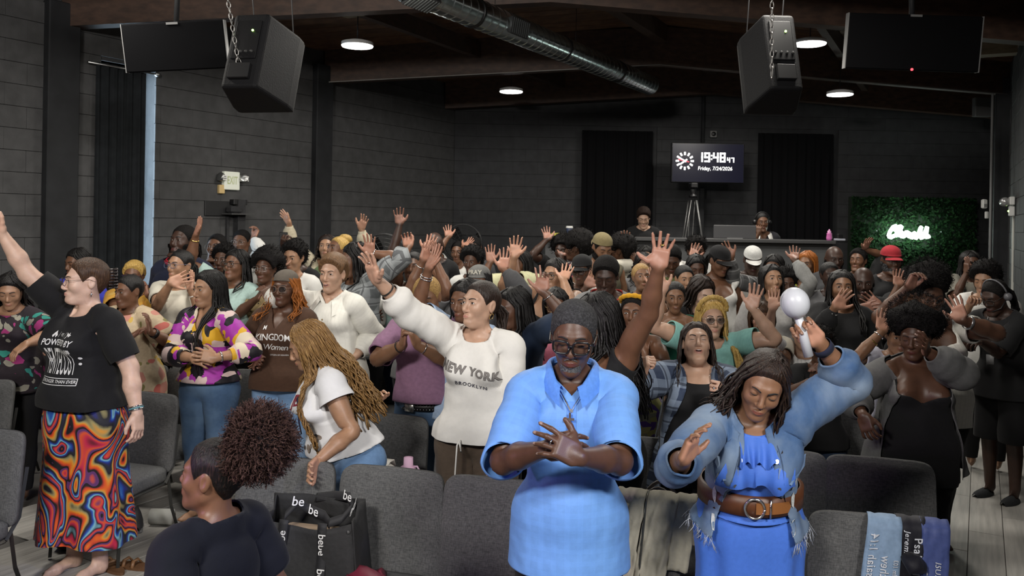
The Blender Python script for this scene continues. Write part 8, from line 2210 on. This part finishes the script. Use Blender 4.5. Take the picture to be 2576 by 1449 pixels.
for row in BG:
    lab, px, py, d, sk, yw, hy, hp, ar, hr, tp, M_ = row
    r_ = abs(int(px * 3.7 + py)) % 100
    FIG[lab.split(',')[0]] = fig(lab, px, py, d, sk, yw, hy, hp, {k: v for k, v in (ar or {}).items() if v}, hr, tp, (BLKP, DENIMD, BLKP)[r_ % 3], dict(M_, nose=M_.get('nose', .2) + (r_ % 7 - 3) * .12, face=M_.get('face', 0) + (r_ % 5 - 2) * .15, jaw=M_.get('jaw', 0) + (r_ % 3 - 1) * .2), 1 if 'lettering' in lab else 2, eyes='closed' if hp > 11 or r_ % 4 == 0 else (.9 if r_ % 2 else .7))
def F_(k):
    return next(v for q, v in FIG.items() if q.startswith(k))
CAPS = (('person in khaki cap', (.22, .18, .09), True), ('person in black cap and', (.012, .012, .013), False), ('person in charcoal', (.12, .12, .115), False), ('person in white cap', (.60, .60, .58), False), ('grey-bearded', (.33, .02, .03), False), ('person in white tank top', (.012, .012, .013), False))
for k, c_, b_ in CAPS: F_(k).cap(cloth('cap_%d_%d' % (c_[0] * 999, c_[2] * 999), c_), back=b_, brimmat=cloth('brim_grey', (.05, .05, .05)) if 'charcoal' in k else None)
for k, t_ in (('big person', .010), ('person in khaki cap', .008), ('bald older', .004), ('bald person in black', .003)): F_(k).beard('black', t_)
F_('grey-bearded').beard('grey', .008, col2=(.3, .3, .3)); F_('grey-bearded').neckchain(SILV, .13, .004, pend=1); F_('grey-bearded').glasses((.08, .08, .08), th=.001)
for k, c_, th in (('person in charcoal', (.02, .02, .02), .002), ('person in black tank', (.02, .02, .02), .0022), ('person in pink', (.45, .34, .18), .0016), ('person in black cap and', (.03, .03, .03), .002), ('person with glasses and braids praying', (.03, .02, .02), .002)): F_(k).glasses(c_, w=.026, h=.02, th=th, rnd=.65)
for k, S, m_, x in (('person with bare brown arm', 'R', SILV, .65), ('person with bare brown arm', 'R', SILV, .635), ('person behind the sweatshirt', 'R', SILV, .645), ('person in rolled denim', 'L', SILV, .655), ('person in sheer', 'R', plain('band_white', (.6, .6, .6), .5), .65), ('person in white tee with watch', 'R', SILV, .66), ('person in white tee with watch', 'R', GOLD, .60), ('person in grey checked', 'L', SILV, .66)): F_(k).band(S, m_, x=x, r=.0335, w=.006 if m_ is not SILV else .003)
P = F_('person in grey tee with red'); q = P.topd; G_ = [v for v in GARM.values() if id(v[0]) in P.worn][0]; RDT = plain('trim_red', (.45, .04, .03), .8); P.text('BRS', RDT, .02, 1.27, .10, G_, 'print', .012)
P.child('neck_trim', *(lambda m: (np.array(m.V), m.F))(MB().tube([(math.sin(a) * .092, .012 - math.cos(a) * .080, 1.437 + .030 * -math.cos(a) + .028 * abs(math.sin(a))) for a in np.linspace(0, 6.283, 33)], .007, 6)), RDT)
V, T = text_mesh('PRAY', .042, .02, 0, 1.0, .02); F_('person in charcoal').child('cap_lettering', np.stack([V[:, 0], .002 - .118 * np.cos(V[:, 0] / .09), 1.668 + V[:, 1]], 1), T, plain('cap_cream', (.55, .53, .45), .8), bone='head', smooth=False)
F_('person with black hair bow').mbh('hair_bow', MB().add([(-.06, -.085, 1.70), (0, -.095, 1.685), (-.06, -.085, 1.665), (.06, -.085, 1.70), (.06, -.085, 1.665), (-.06, -.07, 1.70), (0, -.08, 1.685), (-.06, -.07, 1.665), (.06, -.07, 1.70), (.06, -.07, 1.665)], [(0, 2, 1), (3, 1, 4), (5, 6, 7), (8, 9, 6), (0, 5, 7, 2), (3, 4, 9, 8)]), BLACKP)
p = at(713, 606, 7.45); t = empty('phone', p); tag(t, 'black phone held up above the crowd by the left wall', 'phone'); MB().box((0, 0, 0), (.038, .005, .078), bev=.004).build('case', BLACKP, t); MB().box((.018, .007, .055), (.014, .004, .018), bev=.003).build('camera_bump', plain('camera_bump', (.03, .03, .03), .3), t)
# ---- the larger figures on the right ---------------------------------------------
def p_plaid():
    P = fig('singing person with head thrown back, blue plaid shirt over black tank, fists up', 1752, 856, 4.35, 'fair', -6, -6, -22, {'R': (1615, 938, .30, dict(pole=(-.9, .2, -.4), fdir=(.55, -.5, .45), palm=(.3, .6, -.6), curl='fist', spread=.1)), 'L': (1812, 985, .36, dict(pole=(.9, .3, -.3), fdir=(-.35, -.4, .8), palm=(-.3, .7, -.4), curl='fist', spread=.1))}, None, (BLK, dict(sleeve=.17, neck='wide', hem=.8, loose=.006, seed=2)), BLKP, mk(F3, mouth=.65, frown=1, nose=.3, lips=.2), 1, eyes='closed')
    P.top(PLAIDB, 'plaid_shirt', sleeve=.56, neck='shirt', hem=.70, loose=.010, over=.012, flare=.02, sl_loose=.012, seed=4, openf=(.06, .13, None)); P.hair('long', 'dbrown', 'brown', L=.32, front=74, wave=.008); P.neckchain(SILV, .085, .0014, rad=.078); P.earrings(SILV, 'drop', .02); P.band('L', SILV, x=.80, r=.0098, w=.002, name='ring', t=.0012)
p_plaid()
def p_goldbraids():
    P = fig('person with thick golden braids, round sunglasses and teal top, both arms raised', 1790, 798, 5.0, 'fair', -6, 2, -3, {'R': (1662, 728, .10, dict(pole=(-.3, .2, -1), fdir=(-.3, -.1, .95), palm=(.2, -1, 0))), 'L': (1896, 770, .18, dict(pole=(.5, .2, -1), fdir=(.2, -.1, 1), palm=(-.5, -.85, 0)))}, None, (TEAL, dict(sleeve=.33, neck='crew', hem=.85, loose=.010, sl_loose=.008, seed=3)), BLKP, mk(F2, lips=.3), 1, eyes=.6)
    P.hair('braids', 'gold', (.62, .50, .22), L=.42, n=84, r=.0085, front=60, spread=.05); P.mbh('braid_roll', MB().tube([(math.sin(a) * .088, .0 - math.cos(a) * .035 - .03, 1.655 + .075 * math.cos(a)) for a in np.linspace(-1.7, 1.7, 24)], [.014 + .004 * (i % 2) for i in range(24)], 8), hair_mat(HC['gold'], (.62, .50, .22))); P.glasses((.5, .45, .4), w=.025, h=.020, th=.0012, rnd=.9, tint=1)
p_goldbraids()
def p_wavyback():
    P = fig('person with long wavy black hair from the side, bare arm and open hand raised high', 1492, 796, 3.98, 'mid', -40, -75, 8, {'L': (1664, 668, .36, dict(pole=(.5, .2, -1), fdir=(.24, -.1, 1), palm=(-.1, -1, .05), curl=((4, 6, 4), (2, 4, 3), (4, 6, 4), (10, 8, 5)), spread=1.6, thumb=16))}, ('wavy', 'black', dict(L=.46, n=130, wave=.018, spread=.05)), (BLK, dict(sleeve=.165, neck='tank', hem=.85, loose=.004, seed=1)), BLKP, mk(F2), 1, eyes='closed')
    P.band('L', GOLD, x=.80, r=.0098, w=.0025, name='ring', t=.0014)
p_wavyback()
fig('smiling person with yellow headband and bare shoulders', 1592, 782, 5.15, 'mid', -4, -16, -2, {'L': (1590, 905, .3, dict(pole=(.9, .2, -.3), fdir=(-.8, -.3, 0), palm=(0, .9, 0), curl='relax'))}, ('cornrow', 'black'), (cloth('yellow_print', (.42, .36, .12), pat=('cells', [(.50, .44, .18), (.12, .06, .25), (.42, .36, .14), (.3, .28, .2)], 26)), dict(sleeve=.16, neck='strapless', hem=.8, loose=.004, seed=1)), BLKP, mk(F2, B1, sh=-.6, fat=.22), 1, post=lambda P: P.mbh('headband', MB().tube([(math.sin(a) * .083, .02 - math.cos(a) * .062, 1.665 + .035 * math.cos(a)) for a in np.linspace(-1.9, 1.9, 24)], [.016 + .003 * math.sin(i * 2.1) for i in range(24)], 8), cloth('band_yellow', (.62, .32, .02))))
def p_pearls():
    P = fig('large person in white top and pearl necklace with black afro, hands raised', 2340, 740, 5.25, 'dark', -8, -8, 10, {'R': (2282, 724, .25, dict(pole=(-.8, .2, -.7), fdir=(.35, -.2, .9), palm=(.3, -.6, -.6), curl='half')), 'L': (2424, 806, .32, dict(pole=(.9, .3, -.3), fdir=(.08, -.1, 1), palm=(-.5, -.8, 0)))}, ('afro', 'black', dict(R=.125, cen=(0, .045, 1.685))), (cloth('white_rib', (.60, .59, .54), fleck=.05, pat=('lines', (.5, .49, .45), 70, .6, 'X', .3)), dict(sleeve=.30, neck='scoop', hem=.8, loose=.008, seed=2)), BLKP, mk(F3, B1, face=.2, frown=.8), 1, eyes='closed')
    for dr in (.045, .075): P.neckchain(PEARL, dr, .0075, rad=.086 + dr * .1, beads=46, y0=.006)
    P.band('L', SILV, x=.65, r=.036, w=.008); P.earrings(PEARL, 'stud', .009)
p_pearls()
def p_greyjacket():
    P = fig('person in grey zip jacket and black tank with big black afro, hand over the face', 2300, 842, 4.45, 'dark', -12, -36, 10, {'L': (2332, 885, .30, dict(pole=(.9, .2, -.5), fdir=(-.35, -.1, 1), palm=(-.5, .85, 0), curl='relax', spread=.6)), 'R': (2166, 1048, .20, dict(pole=(-.7, .5, -.2), fdir=(-.15, -.3, -.95), palm=(.5, .3, 0), curl='relax'))}, None, (BLK, dict(sleeve=.17, neck='low', hem=.75, loose=.004, seed=3)), BLKP, mk(F3, B1, fat=.6, face=.15), 1, eyes='closed')
    P.top(cloth('jacket_grey', (.105, .105, .105)), 'jacket', sleeve=.655, neck='low', hem=.80, loose=.010, over=.012, flare=.02, sl_loose=.008, seed=6, wr=.006, openf=(.075, .14, None)); P.hair('afro', 'black', R=.148, cen=(0, .06, 1.685), sq=(1.05, 1, .95), lumpy=.016)
p_greyjacket()
def p_staff():
    P = fig('staff person in black tee, shorts, headset and slippers by right wall', 2500, 742, 6.15, 'deep', -62, -66, 24, {'R': (2440, 850, .1, dict(pole=(-.2, .6, -1), fdir=(-.8, -.3, .1), palm=(.3, .2, -1), curl='half')), 'L': (2462, 862, .25, dict(pole=(.4, .4, -1), fdir=(-.9, -.2, .2), palm=(0, .3, -1), curl='half'))}, ('cornrow', 'black'), (BLK, dict(LOOSE, hem=.80)), None, M1, 2, hunch=8, eyes='closed')
    P.wear('shorts', BLKP, kind='legs', cuff=.47, loose=.022, flare=.02, wr=.006); P.glasses((.03, .03, .03), th=.002)
    P.mbh('headset', MB().tube([(math.sin(a) * .092, .01, 1.61 + .105 * math.cos(a)) for a in np.linspace(-1.5, 1.5, 20)], .006, 8).add(*sphere_vf((.090, .012, 1.585), .030, 8)).add(*sphere_vf((-.090, .012, 1.585), .030, 8)), plain('headset_grey', (.12, .12, .13), .35))
    P.mbh('microphone', MB().tube([(.09, .0, 1.575), (.075, -.07, 1.53), (.03, -.11, 1.515)], .004, 6), BLACKP)
    mb = MB(); mb.tube([(-.07, .03, 1.455), (-.05, -.09, 1.40), (-.01, -.13, 1.15)], .004, 5); mb.tube([(.07, .03, 1.455), (.05, -.09, 1.40), (-.01, -.13, 1.15)], .004, 5); mb.box((-.01, -.135, 1.10), (.03, .003, .045)); P.child('lanyard', np.array(mb.V), mb.F, plain('lanyard_grey', (.25, .25, .26), .5))
    G = None
    for sx in (-1, 1):
        mb = MB(); prof = []
        P_ = []
        for i in range(9):
            t_ = i / 8; w_ = .046 * math.sin(.35 + 2.5 * t_) ** .6; y = .055 - .205 * t_; h = .075 - .04 * t_ if t_ > .35 else .03
            for j in range(9):
                a = math.pi * j / 8; P_.append((sx * (.103 + .008 * t_) + w_ * math.cos(a), y, .004 + h * math.sin(a) * (1 if t_ < .97 else .6)))
        mb.grid(P_, 9, 9); P.child('slipper', np.array(mb.V), mb.F, plain('slipper_dark', (.02, .022, .025), .8, bmp=.5, scale=150))
p_staff()
def p_booth():
    P = fig('person in black shirt with short dark hair at the booth, looking down', 1619, 546, 11.4, 'fair', -4, -8, 24, None, ('short', 'dbrown', dict(t=.022, topk=1.5)), (BLK, dict(LONG, neck='shirt')), BLKP, M1, 2, scale=1.0, eyes='closed'); P.neckchain(SILV, .06, .004)
    P = fig('person in dark polo with white collar and headset at the booth, hand on mouth', 1918, 556, 11.3, 'mid', -4, -6, 4, {'R': (1908, 590, .22, dict(pole=(-.5, .1, -1), fdir=(.3, .2, .9), palm=(.4, .9, 0), curl='half'))}, ('slick', 'black'), (cloth('polo_dark', (.022, .022, .028)), dict(LOOSE, neck='vee')), BLKP, M1, 2, scale=1.0, eyes=.8)
    P.mbh('headset', MB().tube([(math.sin(a) * .092, .01, 1.61 + .105 * math.cos(a)) for a in np.linspace(-1.5, 1.5, 20)], .006, 8).add(*sphere_vf((-.090, .012, 1.585), .032, 8)).add(*sphere_vf((.090, .012, 1.585), .032, 8)), BLACKP)
    Q = []; n = 21
    for i in range(n):
        a = math.radians(-150 + 300 * i / (n - 1)); sx, cy = math.sin(a), math.cos(a); fr = float(sstep(.2, .95, np.array(-cy)))
        for r, z in ((.072, 1.455), (.080, 1.475), (.125 + .02 * fr, 1.430 - .05 * fr)): Q.append((sx * r * (1.15 - .1 * fr), .022 + cy * r - .06 * fr, z - .05 * fr))
    mb = MB(); mb.grid(Q, n, 3); P.child('collar', np.array(mb.V), [f[::-1] for f in mb.F], CW)
    P.band('L', CW, x=.395, r=.062, w=.018, name='sleeve_cuff')
p_booth()
